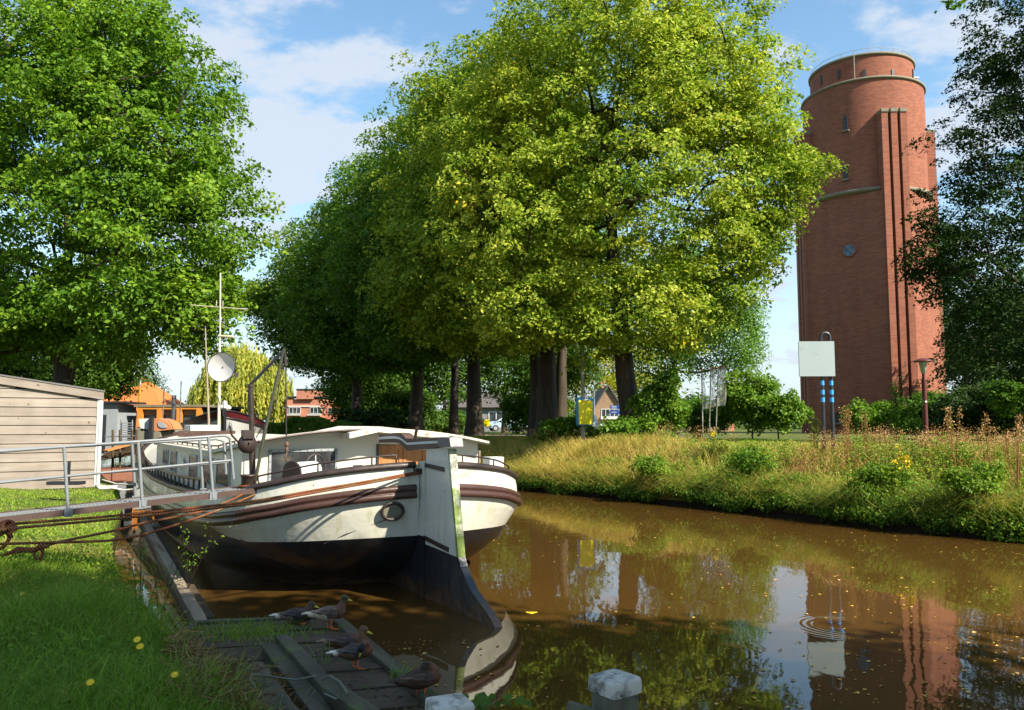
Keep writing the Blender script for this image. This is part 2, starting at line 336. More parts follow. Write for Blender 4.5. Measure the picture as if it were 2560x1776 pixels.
# ------------------------------------------------------------ trees
def crown(name, lobes, nclump, per, cr, leaf, mat, parent, seed, org, flat=.6, spray=.12, droop=.3, upw=.6, inner=.5, zcut=None, tintbias=0.):
    rng = np.random.default_rng(seed); L_ = [(np.array(c, float), np.array(r, float)*np.ones(3)) for c, r in lobes]
    wts = np.array([(r[0]*r[1]+r[0]*r[2]+r[1]*r[2]) for c, r in L_]); wts /= wts.sum(); cl = []; od = []
    tries = 0; ph = rng.uniform(0, 6.28, (len(L_), 4)); fr = rng.uniform(3.2, 5.2, (len(L_), 4))
    while len(cl) < nclump and tries < nclump*30:
        tries += 1; k = rng.choice(len(L_), p=wts); c, r = L_[k]; d = nrm(rng.normal(size=3)); q = rng.random()
        rad = inner+(1-inner)*q**.45
        rad *= 1+.11*math.sin(fr[k, 0]*d[0]+ph[k, 0])*math.sin(fr[k, 1]*d[2]+ph[k, 1])+.09*math.sin(fr[k, 2]*2*d[1]+ph[k, 2])*math.sin(fr[k, 3]*2*d[2]+ph[k, 3])
        if rng.random() < spray: rad = 1.0+.16*rng.random()
        p = c+d*r*rad
        if zcut is not None and p[2] < zcut+.8*rng.random(): continue
        if any(((((p-c2)/r2)**2).sum()) < (inner*.9)**2 for c2, r2 in L_): continue
        cl.append(p); od.append(nrm(d/r))
    cl = np.array(cl); od = np.array(od); n = len(cl)
    r_ = cr*(.55+.8*rng.random(n)); idx = np.repeat(np.arange(n), np.maximum((per*(r_/cr)**1.6).astype(int), 5))
    m = len(idx); q = nrm(rng.normal(size=(m, 3))); q[:, 2] = np.where(rng.random(m) < .5, np.abs(q[:, 2]), q[:, 2]); q = q*(.25+.8*rng.random((m, 1))**.55); P = q*r_[idx][:, None]; P[:, 2] *= flat
    P[:, 2] -= droop*(P[:, 0]**2+P[:, 1]**2)/np.maximum(r_[idx], .1)
    P = P+cl[idx]; Nn = nrm(od[idx]*.5+np.array([0, 0, upw])+rng.normal(size=(m, 3))*.55)
    ct = rng.random(n); tint = np.clip(.30*ct[idx]+.70*rng.random(m)**1.1+tintbias, 0, 1)
    Vv, Ff = leaves(P-np.array(org), Nn, leaf*(.55+.95*rng.random(m)**1.5), rng)
    o = rawmesh(name, Vv, Ff, mat, parent, tint); return o, cl
def limbs(mb, trunk_pts, trunk_r, cl, rng, nbr, thick=.12, sides=6):
    TP = np.array(trunk_pts); mb.tube(trunk_pts, trunk_r, 12)
    if len(cl) == 0: return
    sel = cl[rng.permutation(len(cl))[:nbr]]; forks = []
    for k, p in enumerate(sel):
        # start from the trunk or from a point on an earlier limb
        cand = [TP[j] for j in range(max(1, len(TP)//2-1), len(TP))]+forks
        dist = [np.linalg.norm(p-c)+max(0, c[2]-p[2]+.5)*1.5 for c in cand]; c = cand[int(np.argmin(dist))]
        mid = c*.5+p*.5+np.array([0, 0, -.06*np.linalg.norm(p-c)])+rng.normal(size=3)*.12*np.linalg.norm(p-c)*.5
        lvl = .5 if any(c is f for f in forks) else 1.
        ln = np.linalg.norm(p-c); r0 = min(thick*lvl*(.4+.12*ln), trunk_r[-1]*.95+.02)
        mb.tube([c, c*.55+mid*.45+rng.normal(size=3)*.05, mid, mid*.4+p*.6+rng.normal(size=3)*.08, p], [r0, r0*.8, r0*.6, r0*.38, .012], sides, cap=False)
        forks.append(mid)
def tree(name, base, lobes, nclump, per, cr, leaf, mat, seed, label, group=None, cat='tree', tr=.4, top=None, lean=(0, 0), nbr=40, bark='bark', zbranch=3., thick=.19, **k):
    base = np.array(base, float); rt = empty(name, base); tag(rt, label, cat, group)
    rng = np.random.default_rng(seed+99)
    _, cl = crown('crown', lobes, nclump, per, cr, leaf, mat, rt, seed, base, **k)
    top = top if top is not None else max(c[2] for c, r in lobes); z0 = base[2]-.3; n = 9; pts = []; rad = []
    for i in range(n):
        t = i/(n-1); z = z0+(top-z0)*t
        pts.append(np.array([base[0]+lean[0]*t+rng.normal()*.05*i/3, base[1]+lean[1]*t+rng.normal()*.05*i/3, z]))
        rad.append(tr*(1-.78*t)*(1.35 if i == 0 else 1))
    mb = MB(); limbs(mb, pts, rad, cl, rng, nbr, thick); mb.build('trunk', M[bark], rt, base)
    return rt
def gz(u, y, v=1060):
    x = xat(u, y, v); return (x, y, H(x, y))
def lobepx(u, v, y, rx, ry=None, rz=None):
    """an ellipsoid of a crown: centre seen at (u,v), y metres away, radii in metres"""
    return (D(u, v, y), (rx, ry or rx, rz or rx))
# big oak by the shed
b = gz(150, 29); S29 = 29/F
tree('oak_tree', b, [lobepx(150, 480, 29, 6.6, 5, 6.6), lobepx(330, 330, 28, 3.4, 4, 4.4), lobepx(430, 560, 27.5, 3.0, 3.6, 3.2), lobepx(60, 200, 29, 4.6, 4, 4.6), lobepx(280, 130, 29, 3.0, 3, 3.0), lobepx(-200, 560, 29, 4.5, 4, 5), lobepx(330, 760, 27.5, 3.2, 3, 1.5), lobepx(470, 790, 27, 1.4, 1.5, 1.15), lobepx(60, 800, 28, 2.6, 2.5, 1.1), lobepx(555, 740, 27, .75, 1, .7)],
     1900, 105, .66, .17, M['oak'], 3, 'big oak with bright green leaves behind the plank shed', cat='tree', tr=.46, top=b[2]+9.5, nbr=120, thick=.24, inner=.42)
# row of limes on the far bank
LG = 'lime trees in a row on the far bank'
b = gz(1585, 33)
tree('lime_tree', b, [lobepx(1560, 420, 32, 6.6, 5.5, 7.3), lobepx(1810, 420, 31.5, 3.2, 3.5, 4.2), lobepx(1900, 480, 31, 1.6, 2.5, 1.7), lobepx(1500, 170, 32, 4.8, 4.5, 4.0), lobepx(1760, 200, 32, 3.3, 3.5, 3.2), lobepx(1300, 480, 31, 3.6, 3.5, 4.2), lobepx(1620, 760, 31, 4.0, 3.5, 1.7), lobepx(1330, 760, 31, 2.8, 3, 1.6), lobepx(2015, 410, 30.5, .9, 1.5, .55), lobepx(1880, 620, 31, 1.2, 1.5, .9)],
     2300, 105, .66, .155, M['lime'], 11, 'tall yellow-green lime nearest the water tower, its trunk leaning left', LG, tr=.50, top=b[2]+12, lean=(-1.2, 0), nbr=110, inner=.5, flat=.42, droop=.6)
b = gz(1368, 37)
tree('lime_tree', b, [lobepx(1290, 420, 38, 6.2, 5, 7.2), lobepx(1190, 360, 38, 3.2, 4, 3.8), lobepx(1150, 650, 37, 4.2, 4, 3.6), lobepx(1260, 820, 36.5, 3.8, 3.4, 1.2)],
     1300, 95, .78, .18, M['lime'], 12, 'lime with a thick trunk just left of the yellow sign', LG, tr=.52, top=b[2]+12, nbr=50, inner=.5, flat=.5, droop=.55, tintbias=-.12)
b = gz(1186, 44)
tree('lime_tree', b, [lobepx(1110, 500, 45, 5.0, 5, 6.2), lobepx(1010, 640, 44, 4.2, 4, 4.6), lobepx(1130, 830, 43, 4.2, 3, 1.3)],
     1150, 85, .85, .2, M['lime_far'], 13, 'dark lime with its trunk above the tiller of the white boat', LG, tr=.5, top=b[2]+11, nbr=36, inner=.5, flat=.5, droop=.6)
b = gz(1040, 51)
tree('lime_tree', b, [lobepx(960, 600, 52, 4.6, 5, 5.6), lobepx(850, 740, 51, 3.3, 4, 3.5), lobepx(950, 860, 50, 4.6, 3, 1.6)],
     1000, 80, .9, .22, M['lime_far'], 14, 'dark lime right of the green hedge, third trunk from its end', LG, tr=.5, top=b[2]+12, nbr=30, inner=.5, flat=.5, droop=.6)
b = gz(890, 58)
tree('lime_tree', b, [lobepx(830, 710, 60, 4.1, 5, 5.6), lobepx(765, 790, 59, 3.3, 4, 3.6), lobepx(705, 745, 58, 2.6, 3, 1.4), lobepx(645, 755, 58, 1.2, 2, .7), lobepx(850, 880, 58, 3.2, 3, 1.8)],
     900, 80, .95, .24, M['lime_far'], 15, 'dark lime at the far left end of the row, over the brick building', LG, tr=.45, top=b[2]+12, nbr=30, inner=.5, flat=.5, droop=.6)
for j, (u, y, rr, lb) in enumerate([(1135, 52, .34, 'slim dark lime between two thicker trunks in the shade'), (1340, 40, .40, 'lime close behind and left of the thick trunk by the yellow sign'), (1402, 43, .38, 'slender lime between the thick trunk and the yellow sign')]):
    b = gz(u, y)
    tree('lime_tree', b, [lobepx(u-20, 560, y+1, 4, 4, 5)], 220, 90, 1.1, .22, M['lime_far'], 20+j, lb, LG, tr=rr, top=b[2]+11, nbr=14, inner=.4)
# willow-like tree in the gap before the tower
b = gz(1690, 52)
tree('willow_tree', b, [lobepx(1760, 800, 53, 3.4, 3, 3.6), lobepx(1850, 840, 52, 1.9, 2.5, 2.2), lobepx(1690, 720, 53, 3.6, 3, 4), lobepx(1640, 900, 53, 2.2, 2, 1.6)], 330, 150, .85, .17, M['willow2'], 31,
     'silvery green willow between the limes and the water tower', tr=.42, top=b[2]+5, nbr=30, bark='bark_grey', flat=1.1, droop=.9, inner=.3)
# weeping willow behind the boats
def weeping(name, base, lobes, mat, seed, label):
    base = np.array(base, float); rt = empty(name, base); tag(rt, label, 'tree'); rng = np.random.default_rng(seed); PP = []; TT = []; DD = []; cl = []
    for (c, r, ns) in lobes:
        for _ in range(ns):
            d = nrm(rng.normal(size=3)); d[2] = abs(d[2])*.9; p = np.array(c)+d*np.array(r)*(.8+.25*rng.random()); cl.append(p); ln = (p[2]-base[2])*(.35+.5*rng.random()); k = int(ln*8); t = np.linspace(0, 1, k)
            q = p+np.stack([d[0]*.5*t+rng.normal(size=k)*.06, d[1]*.5*t+rng.normal(size=k)*.06, -ln*t], 1); PP.append(q); TT.append(np.full(k, rng.random())); DD.append(np.repeat(d[None], k, 0))
    P = np.concatenate(PP); T = np.concatenate(TT); m = len(P); Nn = nrm(rng.normal(size=(m, 3))*[.6, .6, .3]+np.concatenate(DD)*.8); a = np.array([0, 0, -1.])+rng.normal(size=(m, 3))*.35; a = nrm(a); bb = nrm(np.cross(Nn, a)); s = .24*(.7+.6*rng.random((m, 1)))
    Q = P-base; Vv = np.stack([Q-a*s, Q-bb*s*.28, Q+a*s, Q+bb*s*.28], 1).reshape(-1, 3)
    rawmesh('crown', Vv, np.arange(4*m).reshape(m, 4), mat, rt, np.clip(.6*T+.4*rng.random(m), 0, 1))
    mb = MB(); pts = [base+np.array([0, 0, z]) for z in (-.3, 1.5, 3, 4.5)]; limbs(mb, pts, [.4, .34, .3, .22], np.array(cl), rng, 26, .12); mb.build('trunk', M['bark_grey'], rt, base)
b = gz(605, 80)
weeping('weeping_willow', b, [(D(600, 955, 80), (3.9, 3.6, 4.4), 560), (D(535, 1000, 79), (2.4, 2.4, 3.0), 220), (D(668, 975, 80), (2.4, 2.4, 3.4), 260)], M['willow'], 5, 'yellow-green weeping willow behind the white satellite dish')
# beech at the right edge
b = gz(2600, 27)
tree('beech_tree', b, [lobepx(2620, 560, 27, 3.9, 4, 5.4), lobepx(2430, 640, 26, 1.7, 2, 1.9), lobepx(2520, 90, 26, 1.5, 2, 1.6), lobepx(2380, 560, 26, 1.0, 1.5, .8), lobepx(2330, 660, 26, .75, 1, .45), lobepx(2460, 450, 26, 1.1, 1.5, .7), lobepx(2580, 820, 27, 2.2, 3, 1.7), lobepx(2410, 330, 26, .35, .6, .5), lobepx(2660, 200, 27, 3, 3, 3)],
     760, 120, .55, .115, M['beech'], 41, 'dark copper-green beech cut by the right edge of the photo', tr=.42, top=b[2]+11, nbr=90, inner=.4, flat=.45, thick=.1, spray=.2)
# trees further right and behind
def bush(name, base, lobes, n, per, cr, leaf, mat, seed, label, group=None, cat='bush', tr=.05, nbr=12, **k):
    c0, r0 = lobes[0]; rb = random.Random(seed); lobes = [(c0, np.array(r0)*[.85, .85, .8])]+[(np.array(c0)+np.array([rb.uniform(-.75, .75)*r0[0], rb.uniform(-.5, .3)*r0[1], rb.uniform(-.2, .75)*r0[2]]), np.array(r0)*rb.uniform(.25, .5)) for _ in range(5)]; k.setdefault('spray', .3)
    return tree(name, base, lobes, n, per, cr, leaf, mat, seed, label, group, cat, tr=tr, top=base[2]+.6*max(c[2]+r[2]-base[2] for c, r in lobes), nbr=nbr, thick=.05, **k)
for k_, (u_, v_, y_, rx_, rz_, lb_) in enumerate([(960, 930, 66, 4.6, 3.2, 'dark tree filling the gap behind the left lime trunks'), (880, 985, 66, 2.6, 1.9, 'dark tree behind the left end of the lime row'), (1110, 930, 68, 4.2, 3.0, 'dark tree behind the middle lime trunks'), (1260, 925, 72, 4.2, 2.8, 'shaded tree behind the thick lime trunk'), (1370, 915, 62, 3.2, 2.8, 'shaded tree just left of the yellow poster')]):
    b = gz(u_, y_)
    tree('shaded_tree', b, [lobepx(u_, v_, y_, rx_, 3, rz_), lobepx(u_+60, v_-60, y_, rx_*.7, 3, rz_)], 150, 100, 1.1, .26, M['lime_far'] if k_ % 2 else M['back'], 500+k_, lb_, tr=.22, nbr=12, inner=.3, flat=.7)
tree('conifer_tree', gz(2420, 84), [lobepx(2400, 800, 84, 3.4, 4, 6.5), lobepx(2480, 850, 84, 4.5, 4, 6)], 380, 90, 1.3, .3, M['yew'], 43, 'olive-green conifer right behind the water tower', tr=.4, nbr=10)
tree('garden_tree', gz(2620, 60), [lobepx(2560, 900, 60, 6, 4, 5)], 320, 90, 1.1, .24, M['yew'], 44, 'dark yew mass under the beech at the right edge', tr=.4, nbr=10)
# ------------------------------------------------------------ water tower
brick = brickmat('tower_brick', (.34, .105, .058), (.23, .064, .040), (.21, .12, .08), cyl=5., bw=.44, bh=.13, msize=.02, var=.45)
stone = paint('pale_stone', (.22, .19, .135), (.15, .13, .09), 4, .8, dirt=(.12, .10, .05), dlo=.5, dhi=.8)
darkgl = glassy('dark_glass', (.02, .025, .03), .1, (.06, .08, .10)); white = paint('white_paint', (.60, .60, .57), (.50, .51, .49), 4, .45, bump=.05)
grey_m = paint('grey_metal', (.32, .34, .35), (.24, .26, .27), 6, .45)
tx, ty = float(D(2179, 900, 72)[0]), 72.; tz = H(tx, ty)
tw = empty('water_tower', (tx, ty, tz-.2)); tag(tw, 'round red brick water tower with ribbed buttresses', 'tower')
def tv(v, y=67.): return hgt(v, y)-tz+.2
z_cor, z_dr, z_top = tv(476), tv(195, 67), tv(133, 67.5)
R0, R1, R2 = 5.15, 5.2, 4.45
m = MB(); m.lathe([(R0, 0), (R0, z_cor)], n=72); m.build('shaft', brick, tw)
m = MB(); m.lathe([(R1, z_cor+.25), (R1, z_dr)], n=72); m.lathe([(R1, z_dr), (R2-.1, z_dr+.02)], n=72); m.build('tank_drum', brick, tw)
m = MB(); m.lathe([(R2, z_dr+.02), (R2, z_top)], n=72); m.lathe([(R2, z_top), (.02, z_top+.3)], n=72); m.build('top_drum', brick, tw)
m = MB(); m.lathe([(R1-.15, z_cor-.15), (R1+.34, z_cor-.05), (R1+.36, z_cor+.22), (R1-.05, z_cor+.3)], n=72); m.build('ledge', stone, tw)
m = MB(); m.lathe([(R1-.05, z_dr-.12), (R1+.14, z_dr-.08), (R1+.14, z_dr+.1), (R1-.3, z_dr+.14)], n=72); m.build('cornice', stone, tw)
m = MB(); m.lathe([(R2-.05, z_top-.1), (R2+.12, z_top-.08), (R2+.14, z_top+.12), (R2-.3, z_top+.15)], n=72); m.build('cornice', stone, tw)
m = MB(); ring_ = [(R2*math.cos(a)*.97, R2*math.sin(a)*.97, z_top+.6) for a in np.linspace(0, 2*math.pi, 60)]; m.tube(ring_, .02, 5, cap=False)
for a in np.linspace(0, 2*math.pi, 25)[:-1]: m.tube([(R2*math.cos(a)*.97, R2*math.sin(a)*.97, z_top+.1), (R2*math.cos(a)*.97, R2*math.sin(a)*.97, z_top+.6)], .03, 4)
m.build('roof_railing', grey_m, tw)
camaz = math.atan2(-ty, -tx); toc = math.atan2(-ty, -tx)
az0 = toc+R_(24)
ztb = tv(283, 66.3)
for k in range(4):
    a = az0+k*math.pi/2-(R_(2) if k == 3 else 0); e = empty('buttress', (0, 0, 0), a); e.parent = tw
    m = MB()
    Rf = 6.1
    for q in (-.80, 0, .80): m.box(((Rf+3.6)/2, q, ztb/2), (Rf-3.6, .54, ztb))
    m.box((4.75, 0, ztb/2-.1), (1.6, 2.1, ztb-.2))
    # splayed flanks that meet the round shaft below the ledge
    for sgn in (1, -1):
        zc = z_cor-.2
        m.prism([(3.2, sgn*1.08, 0), (5.8, sgn*1.08, 0), (3.6, sgn*3.6, 0)][::sgn], (0, 0, zc))
    m.build('buttress_ribs', brick, e)
    m = MB()
    for q in (-.80, 0, .80): m.box(((Rf+3.6)/2+.04, q, ztb+.1), (Rf-3.6+.06, .62, .32))
    m.build('coping', stone, e, bevel=.03)
def twin(u, v, wd, h, r, ydep=66.5, sill=True, round_=False):
    # window on the tower surface seen at pixel u,v
    d = ray(u, v); ox, oy = -tx, -ty; A = d[0]**2+d[1]**2; B = 2*(d[0]*ox+d[1]*oy); Cc = ox*ox+oy*oy-r*r; disc = B*B-4*A*Cc
    if disc < 0: return
    t = (-B-math.sqrt(disc))/(2*A); x, y, z = ox+d[0]*t, oy+d[1]*t, CH+d[2]*t-tz+.2; a = math.atan2(y, x)
    e = empty('window', (x, y, z), a); e.parent = tw; m = MB()
    if round_:
        m.prism([(0, wd/2*math.cos(q), wd/2*math.sin(q)) for q in np.linspace(0, 2*math.pi, 28)[:-1]], (.06, 0, 0)); m.build('pane', glassy('round_glass', (.10, .14, .19), .15, (.05, .07, .10)), e)
        m = MB(); m.tube([(.05, wd/2*math.cos(q), wd/2*math.sin(q)) for q in np.linspace(0, 2*math.pi, 28)], .06, 6, cap=False); m.build('frame', brick, e)
        return
    m.box((0.0, 0, 0), (.10, wd, h)); m.build('pane', paint('dark_opening', (.02, .02, .025), (.035, .035, .04), 5, .5), e)
    if sill: m = MB(); m.box((.05, 0, -h/2-.1), (.3, wd+.25, .16)); m.build('sill', stone, e)
for u in (2052, 2097, 2161, 2232, 2282): twin(u, 186 if u > 2090 else 200, .24, .85, R2+.02, sill=False)
for u, v in ((2114, 308), (2114, 430), (2328, 310)): twin(u, v, .34, 1.25, R1+.02)
for u in (2231, 2253): twin(u, 277, .3, .55, R1+.02, sill=False)
twin(2123, 626, 1.1, 1.1, R0+.02, round_=True); twin(2292, 632, 1.0, 1.0, R0+.02, round_=True)
twin(2110, 1044, 2.3, .85, R0+.03)
m = MB(); p = np.array([-4.6, -1.0, z_dr]); m.tube([(4.9, -1.2, z_dr), (4.6, -1.2, z_dr+1.6)], .05, 5); m.box((4.55, -1.2, z_dr+1.7), (.5, .18, .12)); m.build('roof_lamp', white, tw)
e = D(2135, 150, 67.8); m = MB(); m.tube([(e[0]-tx, e[1]-ty, z_top+.2), (e[0]-tx, e[1]-ty, z_dr)], .035, 4); m.build('downpipe', grey_m, tw)
# ------------------------------------------------------------ information board, lamp, banners
blk = paint('black_steel', (.018, .02, .024), (.03, .03, .035), 5, .35); bluep = paint('blue_band', (.04, .30, .75), (.06, .36, .8), 6, .4, bump=0)
bx, by, bz = gz(2072, 22.7, 1110); bd = empty('information_board', (bx, by, bz)); tag(bd, 'blank pale square board on black hooped posts before the tower', 'sign')
sp = .21; zt = hgt(832, 22.7)-bz; z1 = hgt(855, 22.7)-bz; z0_ = hgt(942, 22.7)-bz
pts = [(-sp*1.05, 0, -.3), (-sp*.6, 0, zt-.16)]+[(sp*.55*math.cos(a)*1.0, 0, zt-.16+.16*math.sin(a)) for a in np.linspace(math.pi, 0, 9)]+[(sp*.6, 0, zt-.16), (sp*1.05, 0, -.3)]
m = MB(); m.tube([(-sp*.62, 0, -.3), (-sp*.60, 0, zt-.14)]+[(-sp*.6*math.cos(a), 0, zt-.14+.13*math.sin(a)) for a in np.linspace(0, math.pi, 9)][1:-1]+[(sp*.60, 0, zt-.14), (sp*.62, 0, -.3)], .052, 12)
m.build('hooped_post', blk, bd)
for q in (958, 981, 1000):
    for s_ in (-1, 1):
        m = MB(); z = hgt(q, 22.7)-bz; m.tube([(s_*sp*.61, 0, z-.065), (s_*sp*.61, 0, z+.065)], .0545, 14); m.build('blue_band', bluep, bd)
m = MB(); m.box((-.30, -.085, (z1+z0_)/2), (1.0, .05, z1-z0_), rz=-.05); m.build('board', paint('pale_board', (.36, .42, .42), (.31, .37, .37), 2.5, .35, dirt=(.25, .29, .29), dscale=2, bump=.03), bd, bevel=.006)
lx, ly, lz = gz(2316, 36, 1100); lp = empty('street_lamp', (lx, ly, lz)); tag(lp, 'dark red lamp post with a mushroom hood beside the brick tower', 'street lamp')
redp = paint('dark_red_paint', (.12, .018, .016), (.08, .012, .012), 6, .45); zl = hgt(897, 36)-lz
m = MB(); m.tube([(0, 0, -.2), (0, 0, zl-.95)], .105, 12); m.tube([(0, 0, zl-.95), (0, 0, zl-.7)], .07, 10); m.build('post', redp, lp)
m = MB(); m.lathe([(.02, zl+.03), (.18, zl), (.40, zl-.1), (.44, zl-.14), (.02, zl-.13)], n=24); m.build('hood', redp, lp)
m = MB(); m.lathe([(.19, zl-.14), (.09, zl-.68), (.02, zl-.70)], n=16); m.build('lantern', paint('frosted_lantern', (.55, .5, .45), (.4, .36, .32), 5, .3), lp)
m = MB(); m.tube([(0, -.10, zl-1.95), (0, -.12, zl-1.95)], .05, 8); m.build('cover_plate', white, lp)
cloth = NT('banner_net'); cn = cloth.noise(9, 5, cloth.coord(scale=(1, 1, .5))); cc = cloth.mix(cn, lin((.52, .50, .44)), lin((.70, .66, .58))); cloth.fin(cc, .8)
ctr = cloth.N('BsdfTransparent'); cm = cloth.N('MixShader'); cloth.l.new(cloth.mr(cn, .4, .65, .25, .75), cm.inputs[0]); cloth.l.new(cloth.b.outputs[0], cm.inputs[1]); cloth.l.new(ctr.outputs[0], cm.inputs[2]); cloth.l.new(cm.outputs[0], cloth.o.inputs[0]); cloth = cloth.m
polem = paint('pale_pole', (.60, .54, .46), (.45, .40, .34), 7, .6); redf = paint('red_finial', (.6, .08, .02), None, 3, .5)
for (u, vt, uw, lb, un) in ((1754, 924, 6, 'leftmost of three pale net banners, twisted narrow', 1757), (1777, 920, 12, 'middle one of the three pale net banners', 1772), (1796, 917, 21, 'right-hand wide banner of the three pale net banners', 1788)):
    x, y, z = gz(un, 36, 1090); t = hgt(vt, 36)-z; dx = xat(u, 36, vt)-x; e = empty('banner', (x, y, z)); tag(e, lb, 'banner', 'banners on poles before the shrubs')
    m = MB(); m.tube([(0, 0, -.2), (dx*.5, 0, t*.5), (dx, 0, t)], .028, 7); m.build('pole', polem, e)
    m = MB(); m.beam((dx-.02, 0, t), (dx+uw/F*36+.02, 0, t), .04, .04); m.build('finial', redf, e)
    wd = uw/F*36; P = []
    for i in range(14):
        q = i/13; z = t-.03-q*1.75; row = []
        for j in range(6):
            row.append((dx*(z/t)+wd*(j/5)*(1-.1*math.sin(q*6))*(1.0 if uw > 8 else (.6+1.6*q)), .05*math.sin(j*1.8+q*5), z))
        P.append(row)
    m.grid if False else None
    m = MB(); m.grid(P); m.build('cloth', cloth, e)
# yellow advertising sign on the lamp column
yx, yy, yz = gz(1458, 32, 1085); ys_ = empty('advertising_sign', (yx, yy, yz), R_(24)); tag(ys_, 'yellow poster in a blue frame on the pole by the limes', 'sign')
zt = hgt(997, 32)-yz; zb = hgt(1064, 32)-yz; wd = 45/F*32
m = MB(); m.box((0, -.14, (zt+zb)/2), (wd, .14, zt-zb)); m.box((0, -.14, zt+.01), (wd, .16, .05)); m.build('frame', paint('blue_frame', (.01, .16, .36), (.015, .22, .42), 5, .4), ys_, bevel=.01)
yp = NT('yellow_poster'); s_ = yp.N('SeparateXYZ'); tcq = yp.N('TexCoord'); yp.l.new(tcq.outputs['Object'], s_.inputs[0])
yp.fin(yp.mix(yp.mr(yp.noise(5, 5, yp.coord(scale=(1, 1, 2.2))), .58, .7, 0, .18), lin((.95, .76, .0)), lin((.35, .30, .02))), .4); yp = yp.m
m = MB(); m.box((0, -.222, (zt+zb)/2-.02), (wd-.09, .012, zt-zb-.12)); m.build('poster', yp, ys_)
m = MB(); m.box((0, -.226, zt-.045), (.34, .02, .05)); m.build('header_strip', white, ys_)
m = MB(); m.tube([(0, 0, -.2), (0, 0, hgt(820, 32)-yz)], [.10, .055], 10); m.build('pole', paint('grey_pole', (.30, .28, .24), (.22, .20, .17), 5, .6), ys_)
# direction signs and priority sign
dx_, dy_, dz_ = gz(1549, 45, 1085); ds = empty('direction_sign', (dx_, dy_, dz_)); tag(ds, 'post with stacked blue and white direction panels right of the gable', 'sign')
m = MB(); m.box((0, 0, (hgt(988, 45)-dz_)/2), (.09, .09, hgt(988, 45)-dz_)); m.build('post', grey_m, ds)
navy = paint('blue_sign', (.01, .05, .28), (.015, .07, .33), 3, .4, bump=0)
for (u0, u1, v0, v1, mt) in ((1525, 1548, 1014, 1023, navy), (1525, 1548, 1027, 1035, navy), (1552, 1573, 991, 1001, navy), (1551, 1573, 1004, 1013, white), (1551, 1573, 1014, 1021, white), (1548, 1562, 1027, 1034, navy)):
    a = D(u0, v0, 44.9)-np.array([dx_, dy_, dz_]); b2 = D(u1, v1, 44.9)-np.array([dx_, dy_, dz_])
    m = MB(); m.box(((a[0]+b2[0])/2, -.07, (a[2]+b2[2])/2), (b2[0]-a[0], .03, a[2]-b2[2])); q = m.build('panel', mt, ds)
    m = MB(); n_ = 2 if v1-v0 > 8 else 1
    for i in range(n_): m.box(((a[0]+b2[0])/2-.03, -.092, (a[2]+b2[2])/2+(i-.5*(n_-1))*.09), ((b2[0]-a[0])*.55, .006, .03))
    m.build('lettering', white if mt is navy else navy, q)
px_, py_, pz_ = gz(1564, 44, 1085); ps = empty('priority_sign', (px_, py_, pz_)); tag(ps, 'yellow diamond sign with a white edge on a thin post', 'sign')
m = MB(); m.tube([(0, 0, -.2), (0, 0, hgt(955, 44)-pz_)], .035, 6); m.build('post', grey_m, ps)
zc = hgt(1034, 44)-pz_
for rr, yo, mt, nm in ((.19, -.06, white, 'border'), (.135, -.085, paint('sign_orange', (.85, .42, .01), None, 3, .4), 'face')):
    m = MB(); m.prism([(rr, yo, zc), (0, yo, zc+rr), (-rr, yo, zc), (0, yo, zc-rr)], (0, .02, 0)); m.build(nm, mt, ps)
cx_, cy_, cz_ = gz(1486, 62, 1085); cl_ = empty('street_light', (cx_, cy_, cz_)); tag(cl_, 'thin blue-grey street light with a curved arm left of the gable', 'street lamp')
zt = hgt(972, 62)-cz_; m = MB(); m.tube([(0, 0, -.2), (0, 0, zt-.3), (.12, 0, zt), (.4, 0, zt+.25), (.55, 0, zt+.28)], .05, 7); m.build('pole', paint('bluegrey_pole', (.22, .30, .36), None, 3, .5), cl_)
m = MB(); m.ball((.75, 0, zt+.27), (.28, .12, .08)); m.build('lamp_head', grey_m, cl_)
# ------------------------------------------------------------ houses
def house_px(name, label, u0, u1, vt, vb, y, dep, wallm, cat='house', roof=None, rz=0.):
    a = D(u0, vt, y); b2 = D(u1, vb, y); e = empty(name, ((a[0]+b2[0])/2, y, min(b2[2], H((a[0]+b2[0])/2, y)-.2)), rz); tag(e, label, cat)
    return e, b2[0]-a[0], a[2]-e.location.z
def win(parent, W2, x, z, ww, hh_, n=2, fm=None, y=-.02, arch=None, name='window'):
    e = empty(name, (x, y, z)); e.parent = parent; fm = fm or white; t = min(ww, hh_)*.07
    m = MB()
    for s_ in (-1, 1): m.box((s_*(ww/2-t/2), 0, 0), (t, .12, hh_)); m.box((0, 0, s_*(hh_/2-t/2)), (ww-2*t, .118, t))
    for i in range(1, n): m.box((-ww/2+ww*i/n, 0, 0), (t*.8, .1, hh_-2*t))
    m.build('frame', fm, e); m = MB(); m.box((0, .02, 0), (ww-2*t, .06, hh_-2*t)); m.build('pane', darkgl, e); return e
br2 = brickmat('house_brick', (.52, .19, .12), (.40, .135, .085), (.40, .26, .2), bw=.3, bh=.1); br3 = brickmat('brown_brick', (.33, .21, .12), (.25, .15, .085), (.3, .24, .17), bw=.3, bh=.1)
yb = 78
e, wd, ht = house_px('brick_building', 'flat-roofed red brick building with white windows behind the hedge', 718, 800, 988, 1075, yb, 8, br2, 'building')
m = MB(); m.box((0, 4, ht/2-.2), (wd, 8, ht-.4)); m.box((wd*.05, 3.8, ht+.05), (wd*.5, 8.2, .9)); m.box((wd*.75, 6, ht/2-.3), (wd*.52, 8, ht-.9)); m.build('wall', br2, e)
m = MB(); m.box((0, 4, ht-.18), (wd+.15, 8.3, .12)); m.box((wd*.05, 3.8, ht+.55), (wd*.5+.1, 8.35, .1)); m.build('roof_edge', paint('dark_edge', (.05, .05, .05), None, 3, .6), e)
